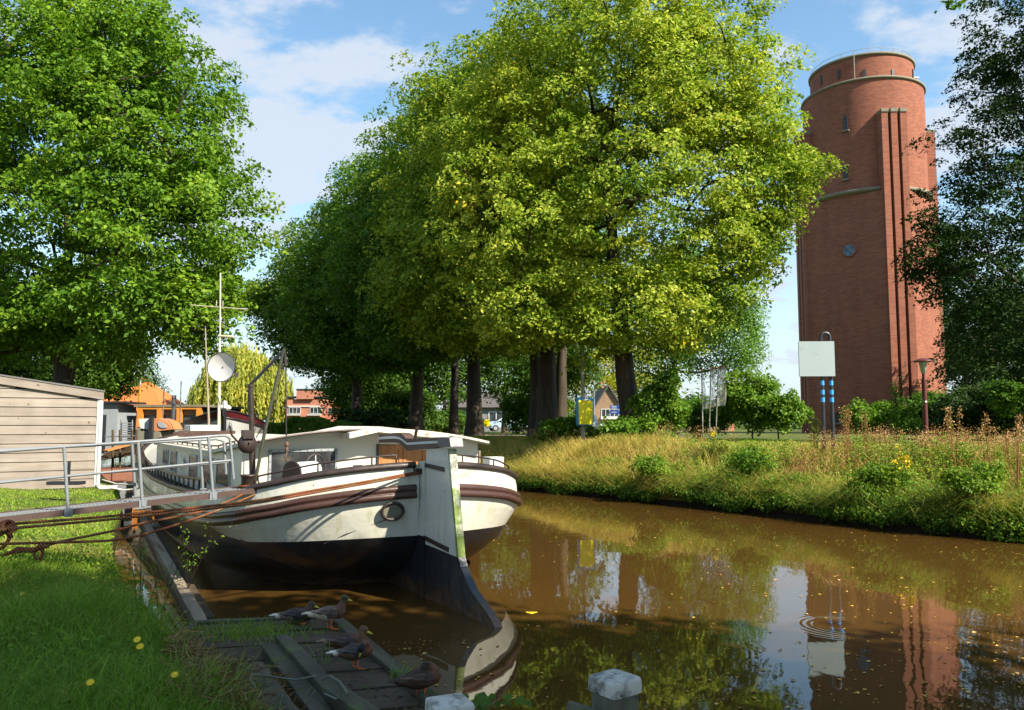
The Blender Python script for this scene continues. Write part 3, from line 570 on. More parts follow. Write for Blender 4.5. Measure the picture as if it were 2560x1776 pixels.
zz_ = hgt(1027, yb)-e.location.z
for u in (737, 789): win(e, 0, xat(u, yb)-e.location.x, zz_, 1.15, .62, 3); 
m = MB(); m.box((0, -.03, zz_+.42), (wd-.2, .12, .12)); m.box((0-.95, -.1, zz_-.42), (1.3, .25, .1)); m.box((1.05, -.1, zz_-.42), (1.3, .25, .1)); m.build('lintel', white, e)
win(e, 0, xat(812, yb)-e.location.x, zz_, .35, .6, 1, y=1.97); win(e, 0, xat(822, yb)-e.location.x, zz_, .35, .6, 1, y=1.97)
# gabled brown brick house
yb = 100; gx = xat(1521, yb); e = empty('gabled_house', (gx, yb, 1.2)); tag(e, 'brown brick house with a steep pointed gable behind the yellow sign', 'house')
zp = hgt(966, yb)-1.2; ze = hgt(1048, yb)-1.2; hw = 2.35
m = MB(); m.prism([(-hw-.2, 0, 0), (hw+.2, 0, 0), (hw+.2, 0, ze), (0, 0, zp), (-hw-.2, 0, ze)], (0, 9, 0)); m.build('wall', br3, e)
rfm = paint('dark_tile', (.10, .085, .08), (.07, .06, .06), 2, .8, bump=.5)
m = MB()
for s_ in (-1, 1): m.prism([(s_*(hw+.5), -.35, ze-.45), (0, -.35, zp-.02), (0, -.35, zp+.22), (s_*(hw+.7), -.35, ze-.35)][::s_], (0, 9.6, 0))
m.build('roof', rfm, e); m = MB(); m.box((-.3, 3, zp+.3), (.6, .6, 1.0)); m.build('chimney', br2, e)
win(e, 0, xat(1525, yb)-gx, hgt(1034, yb)-1.2, 2.2, 1.15, 4)
m = MB(); m.box((xat(1525, yb)-gx, -.3, hgt(1045, yb)-1.2), (2.4, .7, .35)); m.build('balcony_box', white, e)
m = MB(); m.box((xat(1528, yb)-gx, -.6, hgt(1063, yb)-1.2), (6.4, 1.4, .3)); m.build('canopy', white, e)
m = MB(); m.box((xat(1508, yb)-gx, -.05, hgt(1075, yb)-1.2), (2.0, .1, 1.6)); m.build('garage_door', grey_m, e)
# slate roofed house behind the banners
yb = 92; e = empty('slate_roofed_house', (xat(1750, yb), yb, 1.2)); tag(e, 'low house with a blue-grey roof behind the net banners', 'house')
m = MB(); m.box((0, 4, 1.6), (7, 8, 3.2)); m.build('wall', br3, e)
zr = hgt(1000, yb)-1.2; m = MB(); m.prism([(-3.9, -.5, 2.6), (-2.2, 3.5, zr), (2.9, 3.5, zr), (3.9, -.5, 2.6)], (0, .2, .1)); m.prism([(-3.9, 8, 2.6), (-2.2, 3.5, zr), (2.9, 3.5, zr), (3.9, 8, 2.6)][::-1], (0, -.1, .1)); m.build('roof', paint('slate', (.13, .15, .19), (.09, .11, .14), 3, .6), e)
m = MB(); m.box((xat(1845, yb)-e.location.x, 4, 3), (1.1, .8, 6)); m.box((xat(1845, yb)-e.location.x, 4, hgt(981, yb)-1.2), (1.3, 1., .2)); m.build('chimney', br2, e)
# low house seen under the limes
yb = 88; e = empty('bungalow', (xat(1230, yb), yb, 1.2)); tag(e, 'low grey house with white window posts seen under the limes', 'house')
m = MB(); m.box((0, 3, 1.55), (7.5, 6, 3.1)); m.build('wall', paint('grey_render', (.20, .21, .22), (.15, .16, .17), 3, .8), e); m = MB(); m.prism([(-4.2, -.5, 2.9), (4.2, -.5, 2.9), (3.6, 3, 4.6), (-3.6, 3, 4.6)], (0, .3, .1)); m.build('roof', rfm, e)
win(e, 0, .9, 1.6, 2.6, 1.7, 3); win(e, 0, -2, 1.2, 1.3, .8, 1)
x, y, z = gz(1215, 70); e = empty('signboard', (x, y, z)); tag(e, 'small orange-yellow signboard in the shade under the limes', 'sign')
m = MB(); m.box((0, 0, hgt(1058, 70)-z), (.62, .06, .58)); m.build('panel', yp, e); m = MB(); m.box((-.2, .05, .8), (.06, .06, 2.0)); m.box((.2, .05, .8), (.06, .06, 2.0)); m.build('post', grey_m, e)
# ------------------------------------------------------------ cars
def car(name, label, loc, rz, pm, s=1.):
    e = empty(name, loc, rz); tag(e, label, 'car'); m = MB(); W_ = .88*s
    prof = [(-2.1, .35), (-2.15, .75), (-1.95, .95), (-1.2, 1.02), (-.5, 1.42), (.9, 1.46), (1.7, 1.05), (2.1, .95), (2.15, .4)]
    P = [[(x, -W_*(1 if z < 1.03 else .82), z*s) for x, z in prof], [(x, -W_*(1 if z < 1.03 else .78), z*s) for x, z in prof], [(x, W_*(1 if z < 1.03 else .78), z*s) for x, z in prof]]
    m.grid([P[0], P[2]], smooth=False); m.add(P[0], [tuple(range(len(prof)))]); m.add(P[2], [tuple(range(len(prof)))[::-1]]); m.add([(-2.1, -W_, .35*s), (2.15, -W_, .4*s), (2.15, W_, .4*s), (-2.1, W_, .35*s)], [(0, 1, 2, 3)]); m.build('body', pm, e, bevel=.05)
    m = MB(); m.add([(-1.22, -W_*.78, 1.03*s), (-.56, -W_*.7, 1.40*s), (-.56, W_*.7, 1.40*s), (-1.22, W_*.78, 1.03*s)], [(0, 3, 2, 1)]); V0 = [(a-.02, b_, c+.02) for a, b_, c in m.v]; m.v = V0; m.build('windscreen', darkgl, e)
    for sx_ in (-1.35, 1.35):
        for sy_ in (-1, 1): m = MB(); m.tube([(sx_, sy_*(W_-.2), .32), (sx_, sy_*(W_+.01), .32)], .32, 18); w_ = m.build('wheel', paint('tyre', (.02, .02, .02), None, 3, .8), e); m = MB(); m.tube([(sx_, sy_*(W_+.0), .32), (sx_, sy_*(W_+.02), .32)], .19, 12); m.build('rim', grey_m, w_)
    for sy_ in (-1, 1): m = MB(); m.ball((-2.06, sy_*.62, .78*s), (.09, .2, .09)); m.build('headlight', glassy('headlight_glass', (.5, .5, .5), .1), e)
    m = MB(); m.box((-2.14, 0, .62), (.05, .8, .16)); m.build('grille', blk, e)
    return e
x, y, z = gz(1462, 56); car('parked_car', 'white car facing the canal under the yellow poster', (x, y, z), R_(78), white)
x, y, z = gz(1268, 80); car('parked_car', 'pale blue car in front of the low grey house', (x, y, z+.1), R_(12), paint('pale_blue_car', (.35, .48, .6), None, 3, .3))
# road and verge beyond the limes
m = MB(); P = []
for xx in np.arange(-30, 7, 2.): P.append([(xx, 54, H(xx, 54)+.05), (xx, 59, H(xx, 59)+.06)])
m.grid(P, flip=True); rd = m.build('road', paint('pinkish_paving', (.36, .28, .24), (.28, .22, .19), 3, .9, bump=.2)); tag(rd, kind='structure')
# ------------------------------------------------------------ hedges and bushes
def boxhedge(name, x0, x1, y, dy, z0, z1, mat, seed, label, n=6000, leaf=.14, cat='hedge', wave=.12):
    rng = np.random.default_rng(seed); c = np.array([(x0+x1)/2, y, z0]); e = empty(name, c); tag(e, label, cat); P = np.empty((n, 3))
    P[:, 0] = rng.uniform(x0, x1, n); fc = rng.random(n); top = fc < .5; edge = np.minimum((P[:, 0]-x0), (x1-P[:, 0]))
    zt = z1-(.6*np.exp(-edge/.5))*(z1-z0)*.5+wave*np.sin(P[:, 0]*2.1)+wave*.7*np.sin(P[:, 0]*5.3+1)
    P[:, 1] = np.where(top, rng.uniform(y-dy, y+dy, n), y-dy+rng.random(n)**2*.5+.1*np.sin(P[:, 0]*3)); P[:, 2] = np.where(top, zt-.25*rng.random(n)**2-(np.abs(P[:, 1]-y)/dy)**4*.2, z0+rng.random(n)*(zt-z0))
    Nn = nrm(np.where(top[:, None], [0, -.2, 1.], [0, -1., .35])+rng.normal(size=(n, 3))*.6); Vv, Ff = leaves(P-c, Nn, leaf*(.6+.8*rng.random(n)), rng); rawmesh('foliage', Vv, Ff, mat, e, rng.random(n))
    m = MB(); m.box(((x0+x1)/2, y, (z0+z1)/2-.25), (x1-x0-.8, 2*dy-.8, z1-z0-.6)); m.build('stem', M['bark'], e, c); return e
yh = 44
boxhedge('clipped_hedge', xat(672, yh), xat(905, yh), yh, 1.5, H(xat(780, yh), yh)-.3, hgt(1050, yh), M['hedge'], 1, 'rounded green hedge behind the roof of the white boat', n=16000, leaf=.16)
boxhedge('low_hedge', xat(1040, 64), xat(1335, 64), 64, .5, 1.2, hgt(1086, 64), M['shrub'], 2, 'low sunlit hedge along the road under the limes', n=6000, leaf=.14, wave=.03)
bb = [ # u, v, y, rx, rz, mat, label
 (940, 1065, 46, 2.2, 1.0, 'yew', 'dark shrub right of the rounded hedge'),
 (1000, 1040, 56, 2.5, 2.2, 'back', 'shaded undergrowth bush between the left lime trunks'),
 (1110, 1065, 60, 2.2, 1.3, 'back', 'sparse green bush under the limes, left of the orange signboard'),
 (1330, 1040, 66, 2.6, 2.3, 'shrub', 'bright sunlit bush seen between the lime trunks'),
 (1405, 1082, 34, 1.15, .55, 'shrub', 'dark leafy suckers at the foot of the thick lime trunk'),
 (1650, 1020, 31, .95, 1.3, 'shrub', 'leafy suckers climbing the leaning lime trunk'),
 (1600, 1085, 30.5, 1.3, .45, 'shrub', 'low leafy growth at the foot of the leaning lime'),
 (1740, 1045, 43, 2.2, 1.0, 'hedge', 'dark green shrub behind the banner poles'),
 (1880, 1005, 41, 1.7, 1.6, 'shrub', 'tall light green shrub between the banners and the tower'),
 (1945, 1040, 40, 1.5, 1.2, 'shrub', 'shrub touching the left foot of the tower'),
 (2210, 1050, 46, 2.2, 1.0, 'shrub', 'bush with thin upright shoots at the tower foot'),
 (2330, 1045, 44, 2.4, 1.2, 'hedge', 'rounded green bush behind the red lamp post'),
 (2480, 1030, 42, 3.0, 1.7, 'yew', 'wide dark bush below the beech'),
 (2545, 990, 39, 1.7, .9, 'hedge', 'yellow-green bush top at the right edge'),
 (70, 900, 42, 5, 3.5, 'back', 'green bush mass behind the left end of the shed roof'),
 (285, 915, 46, 2.2, 2.1, 'back', 'tree shading the orange roof behind the shed'),
 (225, 930, 44, 2.2, 2.0, 'oak', 'leafy bush over the right end of the shed roof'),
]
for k, (u, v, y, rx, rz, mt, lb) in enumerate(bb):
    x = xat(u, y); b = (x, y, H(x, y)); c = D(u, v, y)
    bush('bush', b, [(c, (rx, rx*.8, rz))], int(34*rx*rz+18), 110, .42*max(.8, min(rx, rz))**.5, .10+.0016*y, M[mt], 200+k, lb, inner=.35, flat=.75, droop=.15, zcut=b[2])
tree('autumn_tree', gz(1440, 122), [lobepx(1450, 950, 122, 7.6, 5, 5.6), lobepx(1560, 930, 122, 7.4, 5, 5.2)], 260, 110, 1.7, .34, M['yellow'], 61, 'yellowing tree behind the pole of the yellow sign', tr=.3, nbr=14)
tree('pine_tree', gz(365, 72), [lobepx(365, 985, 72, 1.6, 1.5, 2.3)], 90, 70, .7, .16, M['yew'], 62, 'small thin conifer beside the orange roof', tr=.18, nbr=12, inner=.15)
rng = np.random.default_rng(9); fx = []
for k in range(26):
    a = -.75+k*.06; y = 130+12*math.sin(k*2.3); 
    x = math.tan(a)*y
    fx.append(((x, y, 1.0+2.2*rng.random()), (7.5, 4, 3.0+1.8*rng.random())))
fw_, _ = crown('distant_woodland', fx, 900, 40, 2.0, .7, M['back'], None, 77, (0, 0, 0), inner=.5); tag(fw_, kind='stuff')
# ------------------------------------------------------------ plank shed
shp = woodmat('weathered_plank', (.22, .18, .15), (.32, .27, .225), (.11, .08, .06), axis=0, scale=1.5, knots=(.12, .08, .05), bump=.5, rough=.8)
A = G(238, 1192, .86); ang = math.atan2(-.52, -.86); Lw = 5.2; B = A+np.array([-.86, -.52, 0])*Lw; sh = empty('plank_shed', (A[0], A[1], H(A[0], A[1])-.02), ang); tag(sh, 'grey weathered plank shed with a sloping roof on the left bank', 'shed')
# local +x runs to the left of the photo along the front wall, local -y is... front faces the camera
zr_ = hgt(985, A[1])-sh.location.z; zl_ = hgt(943, 20.45)-sh.location.z; xl = 2.35
n = 13; m = MB(); hh_ = (zr_)/10.8; fy = 1
def ztop(x): return zr_+(zl_-zr_)*x/xl
for i in range(14):
    z0_ = .06+i*hh_; z1_ = z0_+hh_-.018
    if z0_ > ztop(Lw)-.05: break
    # the roof slopes: clip the board where it meets the roof
    xs_ = 0. if z1_ < zr_-.05 else max(0, (z1_-zr_-.02)/((zl_-zr_)/xl))
    if xs_ < Lw-.2: m.prism([(xs_, 0, z0_), (Lw, 0, z0_), (Lw, -.008, z1_), (xs_, -.008, z1_)], (0, .0, 0)) if False else m.add([(xs_, .035, z0_), (Lw, .035, z0_), (Lw, .012, z1_), (xs_, .012, z1_), (xs_, -.02, z0_), (Lw, -.02, z0_), (Lw, -.02, z1_), (xs_, -.02, z1_)], [(0, 1, 2, 3), (3, 2, 6, 7), (0, 3, 7, 4), (1, 0, 4, 5)])
m.build('plank_wall', shp, sh)
m = MB(); m.prism([(.02, -.03, 0), (Lw, -.03, 0), (Lw, -.03, ztop(Lw)-.1), (.02, -.03, zr_-.1)], (0, -4, 0)); m.build('inner_wall', paint('shed_dark', (.05, .04, .035), None, 3, .9), sh)
m = MB(); m.prism([(-.12, .10, zr_-.16), (Lw+.1, .10, ztop(Lw)-.16), (Lw+.1, .10, ztop(Lw)+.05), (-.12, .10, zr_+.05)], (0, -.05, 0)); m.build('fascia_board', shp, sh)
m = MB(); m.prism([(-.14, .12, zr_+.05), (Lw+.1, .12, ztop(Lw)+.05), (Lw+.1, .12, ztop(Lw)+.09), (-.14, .12, zr_+.09)], (0, -4.3, 0)); m.build('roof', paint('roof_felt', (.10, .10, .10), (.16, .15, .14), 3, .9), sh)
m = MB(); m.tube([(-.06, .02, zr_-.16), (-.06, .02, .1), (-.12, .05, .03), (-.55, .08, .03)], .06, 8); m.build('downpipe', white, sh)
m = MB(); m.box((-.02, .0, zr_/2), (.09, .09, zr_-.2)); m.build('corner_board', white, sh)
# ------------------------------------------------------------ buildings behind the boats on the left
orr = paint('orange_tiles', (.55, .16, .03), (.42, .12, .03), 2, .8, bump=.6, bscale=8)
yb = 60; e = empty('orange_roofed_house', (xat(290, yb), yb, 1.0)); tag(e, 'house with a bright orange tiled roof partly hidden by leaves', 'house')
zr2 = hgt(955, yb)-1; ze2 = hgt(1028, yb)-1; x0 = xat(335, yb)-e.location.x; x1 = xat(408, yb)-e.location.x; xl_ = xat(225, yb)-e.location.x
m = MB(); m.box(((x1+xl_)/2, 3, ze2/2), (x1-xl_-.3, 6, ze2)); m.build('wall', br2, e)
m = MB(); m.prism([(x1, -.4, ze2), (x0, -.4+2.8, zr2), (xl_, 2.4, zr2), (xl_, -.4, ze2)], (0, .1, .12)); m.prism([(x1, 6.2, ze2), (x0, 2.5, zr2), (xl_, 2.5, zr2), (xl_, 6.2, ze2)][::-1], (0, -.1, .1)); m.prism([(x1, -.4, ze2), (x1, 6.2, ze2), (x0, 2.5, zr2)], (0, 0, .1)); m.build('roof', orr, e)
yb = 41; orw = paint('orange_wood', (.60, .24, .03), (.50, .19, .03), 4, .5)
e = empty('orange_windowed_houseboat', (xat(425, yb), yb, .1)); tag(e, 'low houseboat cabin with orange window frames behind the maroon bow', 'houseboat'); wd = xat(507, yb)-xat(345, yb); zt = hgt(1016, yb)-.1
m = MB(); m.box((0, 3, (zt-1.0)/2), (wd, 6, zt-1.0)); m.build('wall', white, e); m = MB(); m.box((0, 2.9, zt+.02), (wd+.3, 6.1, .12)); m.build('roof', stone, e)
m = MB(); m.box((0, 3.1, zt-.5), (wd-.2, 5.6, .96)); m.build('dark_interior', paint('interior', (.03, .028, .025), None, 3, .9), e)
m = MB(); zw = zt-.5
for i in range(4): m.box((-wd/2+.15+i*(wd-.3)/3, -.02, zw), (.26, .2, 1.0))
m.box((0, -.02, zt-.09), (wd-.1, .19, .14)); m.box((0, -.02, zt-1.0), (wd-.1, .22, .12)); m.build('window_frame', orw, e)
m = MB(); m.box((0, .12, zt-.3), (wd-.3, .04, .32)); m.build('blind', paint('tan_blind', (.25, .2, .14), (.16, .13, .09), 20, .8, stretch=(4, 1, 1)), e); m = MB(); m.box((0, .18, zw), (wd-.3, .02, .85)); m.build('pane', darkgl, e)
# ------------------------------------------------------------ the houseboat
S0 = np.array([-1.15, 10.9, 0.]); bd_ = nrm(np.array([-.515, .857, 0.])); br_ = np.array([bd_[1], -bd_[0], 0.])
rzb = math.atan2(bd_[1], bd_[0]); boat = empty('houseboat', S0, rzb); tag(boat, 'white and black former barge with brown rubbing strakes and a big stern rudder', 'houseboat')
def bl(s, w_, h): return (s, -w_, h)                      # boat coordinates: forward, to starboard, up
def BP(u, v, s=None, w=None, h=None):
    Rr = ray(u, v)
    if s is not None: t = ((S0-CC)@bd_+s)/(Rr@bd_)
    elif w is not None: t = ((S0-CC)@br_+w)/(Rr@br_)
    else: t = (h-CH)/Rr[2]
    p = CC+Rr*t; return bl(float((p-S0)@bd_), float((p-S0)@br_), float(p[2]))
def b2w(p): return S0+bd_*p[0]-br_*p[1]+np.array([0, 0, p[2]])
def w2b(p): q = np.array(p)-S0; return (float(q@bd_), -float(q@br_), float(q[2]))
cream = paint('cream_paint', (.58, .56, .46), (.49, .48, .39), 2.5, .42, dirt=(.36, .33, .22), dscale=4, dlo=.62, dhi=.85, bump=.12, bscale=5, spots=(.16, .07, .03), slo=.74, shi=.77, sscale=22)
hullw = NT('hull_white_paint'); hv = hullw.coord()
hc = hullw.mix(hullw.noise(1.5, 5, hv), lin((.60, .58, .49)), lin((.50, .49, .42)))
hs = hullw.noise(2.2, 9, hullw.coord(scale=(2.6, 2.6, .45)), .7)
hc = hullw.mix(hullw.mr(hs, .52, .74), hc, lin((.40, .38, .24)))
hxx = hullw.N('SeparateXYZ'); hullw.l.new(hv, hxx.inputs[0]); hc = hullw.mix(hullw.math('MULTIPLY', hullw.mr(hxx.outputs[0], 1.9, 3.6, 0, .75), hullw.mr(hullw.noise(3.5, 6, hullw.coord(scale=(.6, .6, 2)), .65), .35, .6)), hc, lin((.17, .18, .085)))
hc = hullw.mix(hullw.mr(hullw.noise(16, 6, hullw.coord(scale=(1, 1, .5)), .6), .66, .72), hc, lin((.13, .055, .025)))
hx = hullw.N('SeparateXYZ'); hullw.l.new(hv, hx.inputs[0])
hull_seam = hullw.math('ABSOLUTE', hullw.math('ADD', hx.outputs[2], hullw.math('MULTIPLY', hx.outputs[0], -.17)))
hc = hullw.mix(hullw.math('MULTIPLY', hullw.mr(hullw.noise(1.0, 6, hullw.coord(scale=(11, 11, .7)), .6), .64, .74, 0, .7), hullw.mr(hullw.noise(2, 3, hv), .45, .6)), hc, lin((.22, .13, .06)))
hb = hullw.math('ADD', hullw.math('MULTIPLY', hullw.noise(1.9, 3, hv), 1.), hullw.math('MULTIPLY', hullw.noise(7, 4, hv), .18))
hullw.bump(hb, .35, .06); hullw.fin(hc, hullw.mr(hullw.noise(4, 5, hv), .3, .7, .22, .5), spec=.5); hullw = hullw.m
hullb = NT('hull_black_tar'); hv = hullb.coord()
sx2 = hullb.N('SeparateXYZ'); hullb.l.new(hv, sx2.inputs[0])
hc = hullb.mix(hullb.noise(2, 6, hv), lin((.010, .011, .013)), lin((.028, .030, .034)))
hc = hullb.mix(hullb.mr(hullb.noise(9, 8, hullb.coord(scale=(1, 1, .4)), .7), .62, .75), hc, lin((.09, .085, .075)))
rust = hullb.math('MULTIPLY', hullb.mr(sx2.outputs[2], .04, .26, 1, 0), hullb.mr(hullb.noise(5, 8, hv, .7), .35, .6))
hc = hullb.mix(rust, hc, lin((.13, .065, .03)))
hullb.bump(hullb.noise(3, 4, hv), .4, .05); hullb.fin(hc, .30, spec=.5); hullb = hullb.m
brown = paint('brown_paint', (.038, .017, .012), (.070, .034, .025), 5, .38, dirt=(.16, .13, .11), dscale=9, dlo=.68, dhi=.8, bump=.3, spots=(.10, .12, .03), slo=.68, shi=.76, sscale=7)
strakem = NT('strake_paint'); kv = strakem.coord(); kx = strakem.N('SeparateXYZ'); strakem.l.new(kv, kx.inputs[0])
kc = strakem.mix(strakem.noise(5, 5, kv), lin((.036, .016, .012)), lin((.075, .034, .026))); kc = strakem.mix(strakem.mr(strakem.noise(9, 8, strakem.coord(scale=(1, 1, 2)), .7), .62, .76), kc, lin((.20, .15, .13)))
kc = strakem.mix(strakem.mr(strakem.noise(6, 8, strakem.coord(scale=(1, 1, 3)), .7), .60, .70), kc, lin((.075, .085, .02)))
kc = strakem.mix(strakem.mr(kx.outputs[0], 2.1, 3.4, 0, .85), kc, strakem.mix(strakem.noise(4, 5, kv), lin((.13, .13, .065)), lin((.30, .30, .20))))
strakem.bump(strakem.noise(14, 6, kv), .3, .01); strakem.fin(kc, .4); strakem = strakem.m
dbrown = paint('dark_brown_steel', (.022, .014, .012), (.045, .027, .022), 6, .45, bump=.3)
rope = NT('rusty_red_rope'); rv = rope.N('TexCoord'); wv_ = rope.N('TexWave'); wv_.wave_type = 'BANDS'; wv_.bands_direction = 'DIAGONAL'; wv_.inputs['Scale'].default_value = 16; rope.l.new(rv.outputs['Object'], wv_.inputs['Vector'])
rc = rope.mix(wv_.outputs['Fac'], lin((.10, .032, .015)), lin((.32, .11, .05))); rc = rope.mix(rope.mr(rope.noise(5, 5), .5, .7), rc, lin((.20, .13, .06))); rope.bump(wv_.outputs['Fac'], 1., .01); rope.fin(rc, .85, spec=.15); rope = rope.m
varn = woodmat('varnished_door', (.30, .13, .045), (.42, .20, .075), (.14, .06, .02), axis=2, scale=5, rough=.4, bump=.15)
rail_c = [(.13, .07), (.2, .55), (.34, 1.05), (.6, 1.58), (1.05, 2.02), (1.6, 2.24), (2.5, 2.34), (4, 2.36), (8, 2.34), (11, 2.28), (14, 2.05), (16, 1.65), (17.3, 1.1), (18, .55), (18.25, .07)]
bw_c = [(.15, .07), (.27, .55), (.45, 1.05), (.75, 1.55), (1.2, 1.95), (1.8, 2.16), (2.7, 2.27), (4, 2.3), (8, 2.28), (11, 2.2), (14, 1.9), (16, 1.45), (17.2, .9), (17.8, .45), (18.0, .06)]
mid_c = [(.52, .06), (.66, .5), (.84, .98), (1.1, 1.42), (1.55, 1.8), (2.1, 2.0), (3.0, 2.14), (4.4, 2.2), (8, 2.2), (11, 2.1), (13.8, 1.7), (15.6, 1.2), (16.7, .7), (17.3, .35), (17.6, .05)]
wl_c = [(1.22, .05), (1.27, .35), (1.36, .75), (1.6, 1.12), (2.1, 1.45), (2.8, 1.72), (3.8, 1.92), (5, 2.04), (8, 2.08), (11, 1.95), (13.5, 1.5), (15.2, 1.0), (16.3, .55), (16.9, .25), (17.2, .04)]
sheer = [(0, 1.79), (.3, 1.69), (.8, 1.52), (1.3, 1.40), (2, 1.31), (3, 1.24), (6, 1.15), (9, 1.14), (12, 1.28), (15, 1.55), (18, 1.95), (20, 2.1)]
def resamp(c, n=90):
    c = np.array(c, float); k = np.arange(len(c)); q = np.linspace(0, len(c)-1, n)
    # smooth (catmull-rom) through the control points, same index parameter for every level
    out_ = []
    for t in q:
        i = min(int(t), len(c)-2); f = t-i; p0 = c[max(i-1, 0)]; p1 = c[i]; p2 = c[i+1]; p3 = c[min(i+2, len(c)-1)]
        out_.append(.5*((2*p1)+(-p0+p2)*f+(2*p0-5*p1+4*p2-p3)*f*f+(-p0+3*p1-3*p2+p3)*f**3))
    return np.array(out_)
RL, BWc, MID, WL = [resamp(c) for c in (rail_c, bw_c, mid_c, wl_c)]
SH = np.interp(RL[:, 0], *zip(*sheer))
OUT = RL+np.array([0, 1])*0; 
tan_ = np.gradient(RL, axis=0); nout = nrm(np.stack([-tan_[:, 1], tan_[:, 0]], 1))
bwh = np.minimum(np.interp(RL[:, 0], [0, .6, 1.2, 1.9, 2.6, 4, 20], [.80, .74, .70, .72, .78, .84, .95]), SH-.49)
def hull_level(k, f):
    pass
rows = []   # (points (s,w), heights)
rows.append((RL, SH)); rows.append((RL+nout*.03, SH-.13)); rows.append((RL+nout*.04, SH-.27)); rows.append((RL+nout*.045, SH-.45))
for f in (.35, .7): rows.append((RL*(1-f)+BWc*f+nout*.05*(1-f), (SH-.45)*(1-f)+bwh*f))
rows.append((BWc, bwh)); nw = len(rows)-1
rows.append((BWc*.5+MID*.5+nout*.06, bwh*.5+.36*.5)); rows.append((MID, np.full(len(MID), .36))); rows.append((MID*.5+WL*.5+nout*.05, np.full(len(MID), .18))); rows.append((WL, np.full(len(MID), 0.))); rows.append((WL*.98, np.full(len(MID), -.4)))
def side(a, b, mat, name):
    m = MB()
    for sg in (-1, 1):
        m.grid([[bl(p[0], sg*max(p[1], .05), h) for p, h in zip(*r)] for r in rows[a:b+1]], smooth=True, flip=(sg > 0))
    return m.build(name, mat, boat)
side(0, nw, hullw, 'topsides'); side(nw, len(rows)-1, hullb, 'hull_bottom')
def hull_at(u, v, sg=-1):
    best = None
    for i in range(len(rows)-1):
        for f in (0, .25, .5, .75):
            Pq = rows[i][0]*(1-f)+rows[i+1][0]*f; hq = rows[i][1]*(1-f)+rows[i+1][1]*f
            for j in range(0, 60):
                q = b2w(bl(Pq[j][0], sg*Pq[j][1], hq[j]))-CC; z = q@FW; e_ = (CX+F*(q@RT)/z-u)**2+(CY-F*(q@UPV)/z-v)**2
                if best is None or e_ < best[0]: best = (e_, bl(Pq[j][0], sg*Pq[j][1], hq[j]), j)
    j = best[2]; n_ = nout[j]; return np.array(best[1]), np.array([n_[0], -sg*n_[1], 0.])
def sweep(prof, mat, name, h0, sg_list=(-1, 1), j0=0, j1=90):
    m = MB()
    for sg in sg_list:
        rr_ = []
        for dw, dh in prof: rr_.append([bl(RL[j, 0]+nout[j, 0]*dw, sg*max(RL[j, 1]+nout[j, 1]*dw, .06), h0[j]+dh) for j in range(j0, j1)])
        m.grid(rr_, smooth=True, flip=(sg > 0))
    return m.build(name, mat, boat)
sweep([(.03, .01), (.085, 0), (.105, -.03), (.10, -.065), (.075, -.08), (.10, -.09), (.115, -.12), (.105, -.165), (.035, -.18)], strakem, 'rubbing_strake', SH-.27, j0=1)
sweep([(-.05, -.01), (-.045, .03), (0, .045), (.045, .03), (.055, -.01), (.045, -.035), (.0, -.04)], dbrown, 'rail_cap', SH, j0=1)
# inner bulwark and deck
m = MB()
for sg in (-1, 1): m.grid([[bl(p[0], sg*max(p[1]-.03, .03), h) for p, h in zip(RL, SH)], [bl(p[0]+.04, sg*max(p[1]-.06, .03), h-.22) for p, h in zip(RL, SH)]], flip=(sg < 0))
m.build('bulwark_inside', cream, boat)
m = MB(); m.grid([[bl(p[0]+.02, q*max(p[1]-.04, .02), h-.18) for p, h in zip(RL, SH)] for q in (-1, -.5, 0, .5, 1)], smooth=False); m.build('deck', paint('grey_deck', (.30, .30, .29), (.22, .21, .19), 4, .8, dirt=(.42, .34, .24), dscale=2), boat)
# weld seams on the topsides
m = MB()
for pts in (((818, 1362), (870, 1340), (955, 1302), (1000, 1292)), ((600, 1150+200), (660, 1385), (745, 1420))):
    m.tube([hull_at(u, v)[0]+hull_at(u, v)[1]*.004 for u, v in pts], .006, 5, cap=False)
for pts in (((1146, 1291), (1200, 1306), (1268, 1332)), ((1158, 1366), (1195, 1378), (1230, 1391))):
    m.tube([hull_at(u, v, 1)[0]+hull_at(u, v, 1)[1]*.004 for u, v in pts], .006, 5, cap=False)
m.build('weld_seam', dbrown, boat)
# stern post, deadwood
m = MB(); m.prism([bl(-.03, -.06, .8), bl(.16, -.07, .8), bl(.16, -.07, 1.78), bl(-.03, -.06, 1.80)], (0, -.13, 0)); m.build('stern_post', hullw, boat, bevel=.008)
m = MB(); m.prism([bl(-.03, -.055, -.4), bl(1.5, -.055, -.4), bl(1.3, -.055, .12), bl(.60, -.055, .36), bl(.18, -.055, .8), bl(-.03, -.055, .8)], (0, -.11, 0)); m.build('deadwood', hullb, boat, bevel=.008)
# rudder, straight on the stern
def RP(u, v): return BP(u, v, w=0.)
rt_ = [RP(1128, 1122), RP(1132, 1180), RP(1140, 1270), RP(1146, 1340), RP(1150, 1392)]
m = MB(); pl = [(-.07, .05, 1.97), (rt_[0][0], .05, rt_[0][2])]+[(p[0], .05, p[2]) for p in rt_[1:]]+[(-.07, .05, .70)]; m.prism(pl, (0, -.10, 0)); m.build('rudder_blade', hullw, boat, bevel=.01)
lo_ = [(-.07, .05, .70), (rt_[4][0], .05, rt_[4][2])]+[(p[0], .05, p[2]) for p in (RP(1156, 1415), RP(1166, 1440), RP(1180, 1472), RP(1200, 1500), RP(1222, 1530), RP(1234, 1550), RP(1241, 1566))]+[(-1.95, .05, -.4), (-.07, .05, -.4)]
m = MB(); m.prism(lo_, (0, -.10, 0)); m.build('rudder_foot', hullb, boat, bevel=.008)
